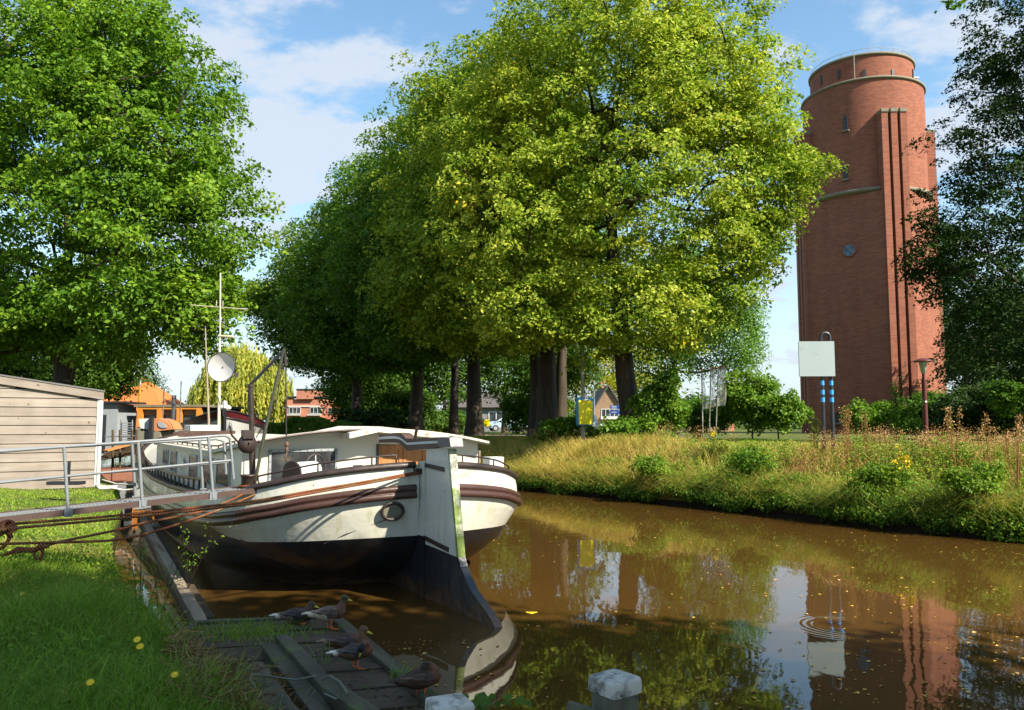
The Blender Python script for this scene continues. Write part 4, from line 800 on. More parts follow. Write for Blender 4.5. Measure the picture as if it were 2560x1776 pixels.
green_edge = paint('mossy_cream_edge', (.58, .57, .44), (.46, .46, .34), 4, .6, dirt=(.16, .22, .035), dscale=3.2, dlo=.42, dhi=.52, spots=(.10, .08, .05), slo=.62, shi=.68, sscale=26, bump=.4)
m = MB(); tp = [(-.6, 1.98)]+[(p[0], p[2]) for p in rt_]
def strip(pts, mat, name, hw=.05, th=.05):
    m = MB(); A_ = [[(x-th*.1, hw, z) for x, z in pts], [(x-th, hw, z) for x, z in pts], [(x-th, -hw, z) for x, z in pts], [(x-th*.1, -hw, z) for x, z in pts]]
    m.grid(A_+[A_[0]], smooth=False); return m.build(name, mat, boat)
strip([(p[0], p[2]) for p in rt_], green_edge, 'trailing_edge'); strip([(p[0], p[2]) for p in lo_[1:-1]], hullb, 'trailing_edge')
for (a, b_) in (((1073, 1163), (1120, 1174)), ((1073, 1345), (1131, 1374))):
    A_ = RP(*a); B_ = RP(*b_); m = MB(); m.beam((A_[0], 0, A_[2]), (B_[0], 0, B_[2]), .13, .055); m.build('hinge_strap', dbrown, boat)
m = MB(); q = RP(1058, 1177); m.box((q[0], 0.03, q[2]), (.2, .17, .07)); m.tube([(q[0]+.03+.05*math.cos(a), .14, q[2]+.06*math.sin(a)) for a in np.linspace(0, 2*math.pi, 14)], .014, 6, cap=False); m.build('mooring_eye', dbrown, boat)
# tiller
z_ = lambda X_, Y_: RP(920+X_*.1253, 1050+Y_*.1253)
top_ = [z_(*p) for p in ((305, 290), (480, 272), (640, 255), (740, 262), (800, 300), (850, 365), (900, 378), (1200, 355), (1490, 345))]; bot_ = [z_(*p) for p in ((1530, 545), (1150, 590), (950, 615), (860, 605), (800, 535), (720, 470), (600, 447), (450, 452), (310, 455))]
m = MB(); m.prism([(p[0], .075, p[2]) for p in top_+bot_], (0, -.15, 0)); m.build('tiller', woodmat('tiller_wood', (.075, .045, .035), (.13, .08, .06), (.04, .025, .02), axis=0, scale=3, rough=.45, bump=.2), boat, bevel=.008)
m = MB(); st1 = [z_(*p) for p in ((305, 345), (500, 328), (640, 325), (720, 345), (790, 380), (880, 455), (1200, 432), (1500, 418))]; st2 = [z_(*p) for p in ((1505, 465), (1200, 480), (880, 500), (780, 415), (720, 385), (640, 375), (500, 378), (305, 392))]
k = len(st1); P1 = [(p[0], 0, p[2]) for p in st1]; P2 = [(p[0], 0, p[2]) for p in st2[::-1]]
m.grid([[(a[0], .079, a[2]) for a in P1], [(a[0], .079, a[2]) for a in P2]], smooth=False); m.grid([[(a[0], -.079, a[2]) for a in P1], [(a[0], -.079, a[2]) for a in P2]], smooth=False, flip=True); m.build('tiller_stripe', white, boat)
m = MB(); a_ = z_(1490, 345); b_ = z_(1530, 545); c_ = z_(1780, 545); d_ = z_(1750, 343); m.prism([(p[0], .09, p[2]) for p in (a_, b_, c_, d_)][::-1], (0, -.18, 0)); m.build('tiller_end_cap', paint('purplish_lead', (.13, .115, .13), (.08, .07, .08), 9, .4, dirt=(.24, .24, .26), dscale=14), boat, bevel=.008)
m = MB(); q0 = z_(930, 360); q1 = z_(975, 165); m.tube([(q0[0], 0, q0[2]-.05), (q1[0], 0, q1[2])], .022, 10); m.build('tiller_pin', dbrown, boat, bevel=0)
# ---- deckhouse
WS = 2.1
AWp = lambda u, v: BP(u, v, s=WS)
wl0 = -AWp(606, 1105)[1]; wr0 = 1.92
def camber(w_, s_=2.1):  # height of the roof underside across the boat
    return 1.985+.215*(1-((w_+.05)/2.0)**2)-.17*min(1, max(0, (s_-2.1)/2.2))
deckh = 1.1
m = MB(); ws = np.linspace(wl0, .09, 16); m.add([bl(WS, q, camber(q)) for q in ws]+[bl(WS, .09, deckh), bl(WS, wl0, deckh)], [tuple(range(18))[::-1]]); m.build('aft_wall', cream, boat)
m = MB(); m.add([bl(WS, 1.02, deckh), bl(WS, wr0, deckh), bl(WS, wr0, camber(wr0)), bl(WS, 1.02, camber(1.02))], [(0, 1, 2, 3)]); m.add([bl(WS, .09, 1.98), bl(WS, 1.02, 1.95), bl(WS, 1.02, camber(1.02)), bl(WS, .09, camber(.09))], [(0, 1, 2, 3)])
for sg, wv3 in ((-1, wl0), (1, wr0)): m.grid([[bl(s, wv3, deckh), bl(s, wv3, camber(abs(wv3), s))] for s in (WS, 4.3, 7.1, 11.3)], smooth=False, flip=sg > 0)
m.add([bl(11.3, q, camber(q, 11)) for q in np.linspace(wl0, wr0, 12)]+[bl(11.3, wr0, deckh), bl(11.3, wl0, deckh)], [tuple(range(14))]); m.build('side_walls', cream, boat)
m = MB(); ws = np.linspace(wl0-.07, wr0+.07, 22)
m.grid([[bl(s, q, camber(q, s)+dz) for q in ws] for s, dz in ((WS-.28, -.005), (WS-.28, .03), (WS+.1, .03), (4.3, .03), (7.1, .03), (11.35, .03), (11.35, 0))], smooth=False); m.grid([[bl(s, q, camber(q, s)-.003) for q in ws] for s in (WS-.28, WS, 4.3, 7.1, 11.35)], smooth=False, flip=True)
for e_ in (ws[0], ws[-1]): m.grid([[bl(s, e_, camber(e_, s)-.02), bl(s, e_, camber(e_, s)+.035)] for s in (WS-.28, WS, 4.3, 7.1, 11.35)], smooth=False)
m.build('deckhouse_roof', paint('roof_cream', (.55, .50, .42), (.45, .40, .33), 3, .7, dirt=(.3, .25, .18), dscale=3), boat)
m = MB(); m.tube([bl(WS-.285, q, camber(q)+.014) for q in np.linspace(wl0-.07, .2, 14)], .017, 6); m.build('roof_edge_trim', brown, boat)
# big window with riveted frame
fm = MB(); c1_ = AWp(672, 1126); c2_ = AWp(843, 1122); c3_ = AWp(843, 1240); c4_ = AWp(675, 1240)
x_ = WS-.012; ya, yb_ = c1_[1], c2_[1]; zt_ = c1_[2]; zb_ = 1.30
fm.add([], [])
for (a0, b0, c0, d0) in ((ya, yb_, zt_-.03, zt_+.01), (ya, yb_, zb_, zb_+.035), (ya, ya-.035, zb_, zt_), (yb_+.035, yb_, zb_, zt_)): fm.box((x_, (a0+b0)/2, (c0+d0)/2), (.03, abs(a0-b0), d0-c0))
wf = empty('window', (0, 0, 0)); wf.parent = boat; fm.build('frame', grey_m, wf)
m = MB(); m.box((x_+.004, (ya+yb_)/2, (zt_+zb_)/2), (.015, abs(ya-yb_)-.05, zt_-zb_-.04)); m.build('pane', glassy('window_glass', (.028, .030, .034), .12, (.07, .07, .065)), wf)
m = MB()
for i in range(10): m.ball((x_-.018, ya+(yb_-ya)*(i+.3)/9.7, zt_-.012), .008, 6, 4)
for i in range(5): m.ball((x_-.018, ya-.015, zt_-.06-i*.11), .008, 6, 4); m.ball((x_-.018, yb_+.015, zt_-.06-i*.11), .008, 6, 4)
m.build('rivets', dbrown, wf)
# companion doors
for k in range(2):
    w0, w1 = .13+.42*k, .13+.42*(k+1)-.012; e = empty('door', (0, 0, 0)); e.parent = boat
    m = MB(); m.box((WS+.03, -(w0+w1)/2, (1.1+1.97)/2), (.04, w1-w0, .87)); m.build('leaf', varn, e)
    m = MB(); m.box((WS+.005, -w0-.03, 1.53), (.025, .06, .86)); m.box((WS+.005, -w1+.03, 1.53), (.025, .06, .86)); m.box((WS+.005, -(w0+w1)/2, 1.92), (.025, w1-w0-.12, .07)); m.box((WS+.005, -(w0+w1)/2, 1.15), (.025, w1-w0-.12, .12)); m.build('door_frame', varn, e)
m = MB(); m.box((WS-.005, -.105, 1.53), (.05, .035, .9)); m.box((WS-.005, -.99, 1.53), (.05, .035, .9)); m.build('door_post', dbrown, boat)
m = MB(); S8 = 1.70
pf = [(-.50, 2.165), (-.03, 2.26), (1.18, 2.135)]
m.grid([[bl(s, q, z) for q, z in pf] for s in (S8, 3.6)], smooth=False, flip=True); m.grid([[bl(s, q, z-.085) for q, z in pf] for s in (S8, 3.6)], smooth=False)
m.grid([[bl(S8, q, z) for q, z in pf], [bl(S8, q, z-.085) for q, z in pf]], smooth=False)
m.add([bl(S8, 1.18, 2.13), bl(3.6, 1.18, 2.13), bl(3.6, 1.18, 2.045), bl(S8, 1.18, 2.045), bl(S8, -.50, 2.16), bl(3.6, -.50, 2.16), bl(3.6, -.50, 2.075), bl(S8, -.50, 2.075)], [(0, 1, 2, 3), (4, 5, 6, 7)])
m.build('hatch_cover', paint('peeling_canvas', (.56, .50, .42), (.70, .65, .56), 7, .8, dirt=(.22, .17, .12), dscale=8, dlo=.5, dhi=.7, bump=.8, bscale=9), boat)
sidegl = paint('side_window_glass', (.012, .014, .016), (.03, .035, .035), 6, .22, bump=0)
sidegl.node_tree.nodes['Principled BSDF'].inputs['Specular IOR Level'].default_value = .1
# port side windows (seen at a grazing angle)
for q in (((546, 1140), (575, 1221)), ((511, 1137), (530, 1205)), ((477, 1135), (492, 1198)), ((430, 1126), (441, 1180)), ((411, 1120), (421, 1162))):
    a = BP(q[0][0], q[0][1], w=wl0); b_ = BP(q[1][0], q[1][1], w=wl0); e = empty('window', (0, 0, 0)); e.parent = boat; s0_, s1_ = max(a[0], b_[0]), min(a[0], b_[0]); z1_ = min(a[2], 1.71); z0_ = max(b_[2], 1.2)
    m = MB(); m.box(((s0_+s1_)/2, -wl0+.01, (z0_+z1_)/2), (s0_-s1_, .02, z1_-z0_)); m.build('pane', sidegl, e)
    m = MB()
    for zz2 in (z0_, z1_): m.box(((s0_+s1_)/2, -wl0+.012, zz2), (s0_-s1_+.06, .035, .03))
    for ss2 in (s0_, s1_): m.box((ss2, -wl0+.012, (z0_+z1_)/2), (.03, .034, z1_-z0_-.03))
    m.build('frame', grey_m, e)
# roof clutter
m = MB(); q = BP(505, 1071, w=-1.0); m.box((q[0], q[1], q[2]), (.9, .7, .16)); m.build('roof_locker', white, boat, bevel=.03)
m = MB(); q2 = BP(505, 1083, w=-1.1)
for ds2 in (-.5, .5): m.box((q[0]+ds2, q[1], q[2]-.14), (.08, 1.2, .09))
m.box((q[0]-.7, q[1], q[2]-.13), (.06, 1.3, .14)); m.build('locker_stand', brown, boat)
m = MB()
rp_ = [(s, wl0+.06, camber(wl0, s)+.03) for s in np.linspace(2.9, 11, 14)]
for s, w_, h in rp_: m.tube([bl(s, w_, h-.02), bl(s, w_, h+.055)], .012, 6)
m.tube([bl(s, w_, h+.06) for s, w_, h in rp_], .016, 6); m.build('roof_handrail', brown, boat)
# low deck railing along the port side
m = MB(); pts = []
for s in np.linspace(2.6, 14.2, 24):
    w_ = float(np.interp(s, RL[:, 0], RL[:, 1]))-.06; h = float(np.interp(s, *zip(*sheer))); k_ = .20*min(1, (s-2.2)/.8); pts.append(bl(s, -w_, h+k_)); m.tube([bl(s, -w_, h), bl(s, -w_, h+k_)], .018, 6)
m.tube(pts, .022, 7); m.build('deck_railing', brown, boat)
# thin rail round the stern
for sg, j0, j1, n_ in ((-1, 5, 27, 4), (1, 5, 27, 4)):
    m = MB(); idx = list(range(j0, j1)); pr = [bl(RL[j, 0]+.05, sg*(RL[j, 1]-.08), SH[j]+.145) for j in idx]
    a = pr[0]; m.tube([(a[0], a[1], a[2]-.15), (a[0], a[1]-sg*.0, a[2]-.05)]+pr+[(pr[-1][0]+.05, pr[-1][1], pr[-1][2]-.03), (pr[-1][0]+.06, pr[-1][1]+sg*.02, pr[-1][2]-.09), (pr[-1][0]-.02, pr[-1][1], pr[-1][2]-.1)], .013, 7)
    for j in (idx[4], idx[12]): p = bl(RL[j, 0]+.04, sg*(RL[j, 1]-.07), SH[j]); m.tube([p, (p[0], p[1], p[2]+.145)], .012, 6)
    m.build('stern_rail', dbrown, boat)
m = MB(); q = w2b(D(1233, 1157, 13.2)); m.box(q, (.24, .27, .19)); m.build('starboard_box', white, boat, bevel=.01)
m = MB(); q = w2b(D(1198, 1146, 12.6)); m.tube([(q[0], q[1], q[2]-.2), (q[0], q[1], q[2]+.12)], .022, 8); m.build('wooden_pin', paint('old_wood', (.22, .17, .13), None, 5, .8), boat)
# porthole
p, n_ = hull_at(981, 1275); n3 = Vector((n_[0], n_[1], -.22)).normalized(); q = n3.to_track_quat('Z', 'Y').to_matrix()
pe = empty('porthole', (0, 0, 0)); pe.parent = boat
m = MB(); C3 = Vector(p)+n3*.035; m.tube([C3+q@Vector((.145*math.cos(a), .115*math.sin(a), .02)) for a in np.linspace(0, 2*math.pi, 30)], .022, 8, cap=False); m.build('rim', dbrown, pe)
m = MB(); m.prism([C3+q@Vector((.135*math.cos(a), .105*math.sin(a), -.0)) for a in np.linspace(0, 2*math.pi, 30)[:-1]], n3*.012); m.build('cover', paint('porthole_cover', (.24, .225, .17), (.14, .125, .09), 9, .6, dirt=(.10, .07, .04), dscale=12), pe)
# winch and steering wheel
wy = 11.25; c_ = w2b(D(728, 1183, wy)); c2_ = w2b(D(790, 1180, wy+.45)); dv = np.array(c2_)-np.array(c_); a_ = np.array(c_)
wn = empty('winch', (0, 0, 0)); wn.parent = boat
def drumside(cen, th, r, mat, name, base):
    ax = Vector(dv); ax.z = 0; ax.normalize(); sd = Vector((-ax.y, ax.x, 0)); C4 = Vector(cen); poly = [C4+sd*(r*math.cos(a))+Vector((0, 0, r*math.sin(a))) for a in np.linspace(0, math.pi, 12)]+[C4-sd*r*1.08+Vector((0, 0, -base)), C4+sd*r*1.08+Vector((0, 0, -base))]
    m = MB(); m.prism(poly, ax*th); return m.build(name, mat, wn, bevel=.006)
drumside(a_, .035, .165, dbrown, 'side_plate', .30); drumside(a_+nrm(dv)*.05, .42, .148, white, 'cover', .03)
m = MB(); C4 = Vector(a_)+Vector(nrm(dv))*.25; m.tube([C4-Vector(nrm(dv))*.2+Vector((0, 0, -.12)), C4+Vector(nrm(dv))*.3+Vector((0, 0, -.12))], .07, 12); m.build('drum', dbrown, wn)
sw = empty('steering_wheel', (0, 0, 0)); sw.parent = boat; c_ = Vector(w2b(D(789, 1167, 11.9))); m = MB(); ax1 = Vector((.25, -.95, 0)).normalized(); ax2 = Vector((.1, 0, 1)).normalized()
m.tube([c_+ax1*.165*math.cos(a)+ax2*.18*math.sin(a) for a in np.linspace(0, 2*math.pi, 30)], .014, 7, cap=False); m.build('rim', dbrown, sw)
m = MB()
for a in np.linspace(.3, .3+2*math.pi, 6)[:-1]: m.tube([c_, c_+ax1*.165*math.cos(a)+ax2*.18*math.sin(a)], .008, 6)
m.tube([c_, c_+Vector((.1, 0, -.45))], .03, 8); m.build('spokes', white, sw)
# bollard with coiled rope
q = w2b(D(621, 1215, 10.95)); m = MB(); m.lathe([(.095, -.1), (.095, .12), (.11, .13), (.11, .15), (.01, .155)], c=q, n=20); m.build('bollard', dbrown, boat)
m = MB()
for k in range(3): m.tube([(q[0]+(.108+.01*k)*math.cos(a), q[1]+(.108+.01*k)*math.sin(a), q[2]-.06+k*.03+.008*math.sin(a*2+k)) for a in np.linspace(0, 2*math.pi, 18)], .016, 6, cap=False)
m.build('rope_coil', rope, boat)
# ---- davit crane on the port quarter
cy0 = 11.15; cr = empty('davit_crane', (0, 0, 0)); cr.parent = boat
cw = lambda u, v, dy=0.: Vector(w2b(D(u, v, cy0+dy)))
m = MB(); m.tube([cw(632, 1232), cw(630, 1105)], .044, 12); m.tube([cw(630, 1105), cw(627, 968)], .037, 12); m.tube([cw(627, 969), cw(627, 962)], .043, 12); m.build('mast', dbrown, cr)
m = MB(); m.tube([cw(636, 1215, -.12), cw(662, 1080, -.08), cw(706, 888, .0), cw(711, 872)], .0235, 10); m.build('boom', paint('mossy_black_steel', (.03, .03, .022), (.06, .065, .03), 5, .5, bump=.3), cr)
m = MB(); m.tube([cw(622, 963), cw(640, 948), cw(706, 880), cw(712, 872)], [.012, .024, .024, .02], 8); m.build('stay', blk, cr)
m = MB(); m.tube([cw(712, 872), cw(714, 890), cw(716, 1110)], .009, 5); m.tube([cw(711, 885), cw(690, 1010), cw(664, 1055), cw(640, 1095)], .007, 5); m.tube([cw(713, 890), cw(714, 915)], .022, 7)
m.build('hoist_cable', dbrown, cr)
m = MB(); q = cw(717, 1112); m.ball(q, (.03, .03, .045), 8, 6); q = cw(717, 1125); m.ball(q, (.026, .026, .05), 8, 6); q = cw(718, 1143)
m.tube([q+Vector((.0, 0, .07)), q+Vector((-.01, .02, .03)), q+Vector((-.02, .035, -.02)), q+Vector((0, .01, -.055)), q+Vector((.02, -.03, -.03)), q+Vector((.015, -.03, 0))], .011, 7); m.build('hook', paint('rusty_hook', (.16, .07, .035), (.08, .04, .03), 9, .7), cr)
m = MB(); q = cw(618, 1110, -.05); m.lathe([(.02, -.05), (.13, -.05), (.13, -.035), (.07, -.03), (.07, .03), (.13, .035), (.13, .05), (.02, .05)], c=(0, 0, 0), n=20)
Mr = Vector(br_[:2].tolist()+[0]); 
m.v = [(q.x+c, q.y+a*.9, q.z+b_) for a, b_, c in m.v]; m.box(q+Vector((0, 0, .13)), (.16, .14, .12)); m.tube([q+Vector((0, .1, .0)), q+Vector((-.05, .22, .12)), q+Vector((-.05, .25, .25))], .014, 6); m.build('hand_winch', dbrown, cr)
# ---- satellite mast
my = None
qb = BP(549, 1092, w=-.6); my = float(b2w(qb)[1]); mw = lambda u, v, dy=0.: Vector(w2b(D(u, v, my+dy)))
ms = empty('aerial_mast', (0, 0, 0)); ms.parent = boat
ivory = paint('ivory_pole', (.55, .50, .41), (.40, .35, .28), 3, .5, dirt=(.28, .2, .12), dscale=5)
m = MB(); m.tube([mw(547, 1100), mw(548, 975), mw(549, 860), mw(550, 850)], [.04, .035, .03, .027], 10); m.tube([mw(550, 850), mw(551, 683)], .021, 8); m.build('pole', ivory, ms)
m = MB(); m.tube([mw(476, 763), mw(620, 774)], .014, 6); m.tube([mw(546, 840), mw(584, 843)], .035, 6); m.build('crossbar', paint('weathered_bar', (.48, .42, .32), (.30, .24, .16), 9, .7), ms)
dc = mw(558, 919, -.35); m = MB(); dn = Vector((-.93, .02, .25)); 
vdir = (Vector(w2b(CC))-dc); nd = (vdir.normalized()+Vector((0.05, .55, .1))).normalized(); qd = nd.to_track_quat('Z', 'Y').to_matrix(); s_px = my/F
P = []
for rr in np.linspace(.02, 1, 8): P.append([dc+qd@Vector((36*s_px*1.0*rr*math.cos(a), 36*s_px*rr*math.sin(a), .10*rr*rr)) for a in np.linspace(0, 2*math.pi, 36)[:-1]])
m.grid(P, closed=True); m.build('dish', paint('dish_grey', (.50, .48, .47), (.42, .40, .39), 2.5, .5, dirt=(.3, .27, .24), dscale=3), ms)
m = MB(); m.tube([dc+qd@Vector((36*s_px*math.cos(a), 36*s_px*math.sin(a), .10)) for a in np.linspace(0, 2*math.pi, 37)], .012, 5, cap=False); m.tube([mw(560, 955, -.3), mw(578, 945, -.55), mw(588, 938, -.7)], .014, 6); m.box(mw(591, 938, -.7), (.09, .07, .1)); m.tube([mw(558, 960, -.2), mw(558, 1040)], .012, 5); m.tube([mw(549, 925), dc], .03, 6); m.build('receiver_arm', blk, ms)
m = MB(); c_ = mw(503, 770); 
for a_ in (mw(541, 765, 0), mw(557, 766, 0)): m.tube([a_, a_+Vector((0, 0, .14))], .01, 5)
m.build('aerial_stub', ivory, ms)
# foredeck pieces
m = MB()
for (u, v, w_) in ((362, 1128, -1.5), (377, 1122, -1.2), (395, 1108, -.8)):
    q = BP(u, v, w=w_); m.tube([(q[0], q[1], q[2]-.2), (q[0], q[1], q[2]+.12)], .07, 10); m.box((q[0], q[1], q[2]+.06), (.1, .5, .07))
m.build('foredeck_bitts', brown, boat)
m = MB(); q = BP(398, 1165, w=wl0-.02); 
m.build('x', white, boat) if False else None
# cone shape and black posts on the roof
m = MB(); q = mw(575, 1078, -.3); m.lathe([(.11, -.12), (.02, .22)], c=q, n=10); m.build('roof_cone', paint('slate_cone', (.12, .13, .13), None, 4, .5), boat)
# white star ornament on the side wall
q = BP(456, 1155, w=wl0-.03); m = MB(); pts = []
for k in range(8): r = .2 if k % 2 == 0 else .07; pts.append((q[0]+r*1.8*math.cos(k*math.pi/4), q[1]+.01, q[2]+r*.8*math.sin(k*math.pi/4)))
m.prism(pts, (0, .02, 0)); m.build('star_ornament', white, boat)
# ------------------------------------------------------------ gangway
galv = paint('galvanised_steel', (.20, .215, .225), (.15, .16, .17), 8, .45, spots=(.2, .14, .1), slo=.7, shi=.76, sscale=20)
gA = D(0, 1301, 9.3); gB = D(640, 1227, 10.75); gdir = nrm(gB-gA); gper = nrm(np.array([-gdir[1], gdir[0], 0])); gA2 = gA-gdir*1.3
gw = empty('gangway', gA2); tag(gw, 'narrow steel gangway with grey pipe handrails from bank to barge', 'gangway')
O = lambda p: tuple(np.array(p)-gA2)
bwn = paint('brown_channel', (.055, .032, .025), (.085, .05, .04), 5, .5)
for off in (0, .62):
    m = MB(); m.beam(O(gA2+gper*off), O(gB+gper*off), .05, .07); m.build('beam', bwn, gw)
m = MB()
Lg = float(np.linalg.norm(gB-gA2))
for k in range(int(Lg/.045)): p = gA2+gdir*(k*.045+.02)+np.array([0, 0, .015]); m.beam(O(p+gper*.03), O(p+gper*.59), .008, .03)
for q in (.1, .2, .3, .4, .5): m.beam(O(gA2+gper*q+np.array([0, 0, .022])), O(gB+gper*q+np.array([0, 0, .022])), .006, .02)
m.build('grating', galv, gw)
def gpt(u, v, off):   # point of the handrail plane seen at a pixel
    n2 = np.array([gper[0], gper[1], 0]); Rr = ray(u, v); t = ((gA+gper*off-CC)@n2)/(Rr@n2); return CC+Rr*t
for off, us, top0, top1, mid0, mid1, ue, vend in ((0., (160, 345, 521), (0, 1129), (562, 1089), (0, 1207), (583, 1151), 575, 1198), (.62, (330, 499), (0, 1126), (540, 1098), (0, 1205), (570, 1156), 560, 1184)):
    a = gpt(*top0, off); b_ = gpt(*top1, off); a0 = a-nrm(b_-a)*1.2; e_ = gpt(ue, (1098 if off == 0 else 1106), off); f_ = gpt(ue+9, vend, off)
    if off > 0: f_ = gpt(565, 1186, off)
    m = MB(); m.tube([O(a0), O(a), O(b_), O(b_*.3+e_*.7+np.array([0, 0, .012])), O(e_), O(f_)], .0185, 10); m.build('handrail', galv, gw)
    a = gpt(*mid0, off); b_ = gpt(*mid1, off); m = MB(); m.tube([O(a-nrm(b_-a)*1.2), O(b_)], .0165, 10); m.build('middle_rail', galv, gw)
    for u in us:
        tb = gpt(u, np.interp(u, (top0[0], top1[0]), (top0[1], top1[1])), off); lam = float((tb-gA2-gper*off)@gdir); bb2 = gA2+gper*off+gdir*(lam+.02)
        m = MB(); m.tube([O(tb), O(bb2+np.array([0, 0, -.03])-gper*.035*(1 if off == 0 else -1))], .0195, 10); m.box(O(bb2-gper*.03*(1 if off == 0 else -1)), (.09, .03, .1), rz=math.atan2(gdir[1], gdir[0])); m.build('post', galv, gw)
# ------------------------------------------------------------ mooring ropes
def ropething(pts, label, r=.0145, n=60):
    P = np.array([D(u, v, y) for u, v, y in pts]); t = np.linspace(0, len(P)-1, n); Q = np.stack([np.interp(t, range(len(P)), P[:, k]) for k in range(3)], 1)
    for _ in range(6): Q[1:-1] = (Q[:-2]+Q[1:-1]*2+Q[2:])/4
    o = Q[0].copy(); e = MB(); e.tube([tuple(q-o) for q in Q], r, 7); ob = e.build('mooring_rope', rope); ob.location = o; tag(ob, label, 'rope', 'ropes mooring the barge to the bank'); return ob
ropething([(1055, 1178, 10.95), (946, 1199, 10.55), (786, 1226, 10.0), (640, 1253, 9.6), (446, 1274, 9.1), (235, 1295, 8.6), (30, 1310, 8.2), (-60, 1318, 8)], 'upper of the two taut rusty red ropes from the rudder post to the bank')
ropething([(1055, 1182, 10.93), (946, 1204, 10.5), (786, 1232, 9.95), (640, 1259, 9.5), (446, 1281, 9.0), (235, 1303, 8.5), (33, 1321, 8.1), (-60, 1330, 7.9)], 'lower of the two taut rusty red ropes from the rudder post to the bank')
ropething([(626, 1224, 10.85), (590, 1246, 10.5), (500, 1282, 10.0), (360, 1307, 9.4), (297, 1325, 9.0), (156, 1353, 8.4), (94, 1370, 8.1), (39, 1382, 7.9)], 'slack rope from the bollard to a frayed knot lying in the grass')
ropething([(648, 1232, 10.8), (548, 1276, 10.2), (446, 1311, 9.6), (349, 1340, 9.0), (281, 1352, 8.7), (172, 1356, 8.3), (0, 1360, 7.8), (-70, 1362, 7.6)], 'lowest sagging rope from the bollard leaving the photo at the left', r=.014)
k0 = D(12, 1322, 8.1); m = MB()
for k in range(7):
    rr = random.Random(k); c3 = Vector((rr.uniform(-.05, .05), rr.uniform(-.04, .04), rr.uniform(-.04, .04))); ax = Vector((rr.gauss(0, 1), rr.gauss(0, 1), rr.gauss(0, 1))).normalized().to_track_quat('Z', 'Y').to_matrix()
    m.tube([c3+ax@Vector((.065*math.cos(a), .05*math.sin(a), .01*math.sin(3*a))) for a in np.linspace(0, 2*math.pi, 14)], .017, 6, cap=False)
m.tube([(.03, 0, -.03), (.05, 0, -.1), (0, 0, -.18), (-.08, 0, -.22), (-.2, 0, -.22)], .018, 6); o = m.build('rope_knot', rope); o.location = k0; tag(o, 'thick rusty red rope knot at the left edge', 'knot')
k0 = D(70, 1377, 7.95); m = MB(); m.tube([(-.25, 0, -.05), (-.1, 0, .01), (.05, .01, .0), (.12, 0, .04), (.2, 0, .04)], [.012, .03, .028, .03, .017], 7); m.tube([(.1+.04*math.cos(a), 0, -.03+.05*math.sin(a)) for a in np.linspace(0, 2*math.pi, 12)], .012, 6, cap=False); m.tube([(.15, 0, .02), (.15, 0, -.05), (.12, 0, -.1)], .01, 5)
o = m.build('rope_splice', rope); o.location = k0; tag(o, 'frayed rope splice with a small loop above the grass', 'knot')
# ------------------------------------------------------------ raft, boom plank, beams, posts
oldw = woodmat('wet_old_wood', (.055, .038, .024), (.105, .076, .050), (.012, .010, .008), axis=0, scale=2.5, moss=(.05, .055, .016), bump=.9)
oldw2 = woodmat('mossy_beam_wood', (.055, .048, .030), (.11, .095, .065), (.018, .015, .010), axis=0, scale=2.5, moss=(.09, .115, .03), bump=.9)
palew = woodmat('pale_wet_wood', (.26, .20, .14), (.36, .29, .21), (.10, .07, .045), axis=0, scale=2.5, bump=.8)
def plank(name, a, b_, wd, th, mat, label=None, cat='beam', group=None, parent=None, bev=.008, roll=0.):
    a = Vector(a); b_ = Vector(b_); L_ = (b_-a).length; m = MB(); n = max(2, int(L_/.25)); rr = random.Random(int(L_*1000)+len(name)); P = []
    for i in range(n+1):
        x = L_*i/n; j = .012; P.append([(x, y+rr.uniform(-j, j)*.5, z+rr.uniform(-j, j)*.5) for y, z in ((-wd/2, -th/2), (wd/2, -th/2), (wd/2, th/2), (-wd/2, th/2))])
    m.grid(P, smooth=False, closed=True, flip=True); m.add(P[0], [(0, 1, 2, 3)]); m.add(P[-1], [(3, 2, 1, 0)])
    o = m.build(name, mat, None, bevel=bev); d = (b_-a).normalized(); sd = Vector((0, 0, 1)).cross(d).normalized(); u_ = d.cross(sd)
    o.matrix_world = Matrix.Translation(a)@Matrix((d, sd, u_)).transposed().to_4x4()@Matrix.Rotation(roll, 4, 'X')
    if parent:
        mw_ = o.matrix_world.copy(); o.parent = parent; o.matrix_local = Matrix.Translation(-Vector(parent.location))@mw_
    if label: tag(o, label, cat, group)
    return o
plank('floating_boom', G(352, 1290, .06), G(503, 1566, .06), .14, .13, palew, 'long pale wooden boom lying in the water along the grass bank', 'boom')
plank('floating_plank', G(385, 1322, .03), G(527, 1552, .03), .10, .08, oldw, 'brown wet plank against the water side of the pale boom', 'plank')
hr = .20; c0_ = G(495, 1563, hr); c1_ = G(828, 1545, hr); rd2 = G(1015, 1705, hr); dirx = nrm(rd2-c1_)
raft = empty('landing_raft', c0_); tag(raft, 'low wet wooden landing raft with ducks on it', 'raft')
c0_ = np.array(c0_); c1_ = np.array(c1_); e1 = nrm(c1_-c0_); Lr = np.linalg.norm(c1_-c0_)
nb = 21; lft = G(470, 1790, hr)
m = MB(); rr = random.Random(4); ny = np.array([e1[1], -e1[0], 0]); 
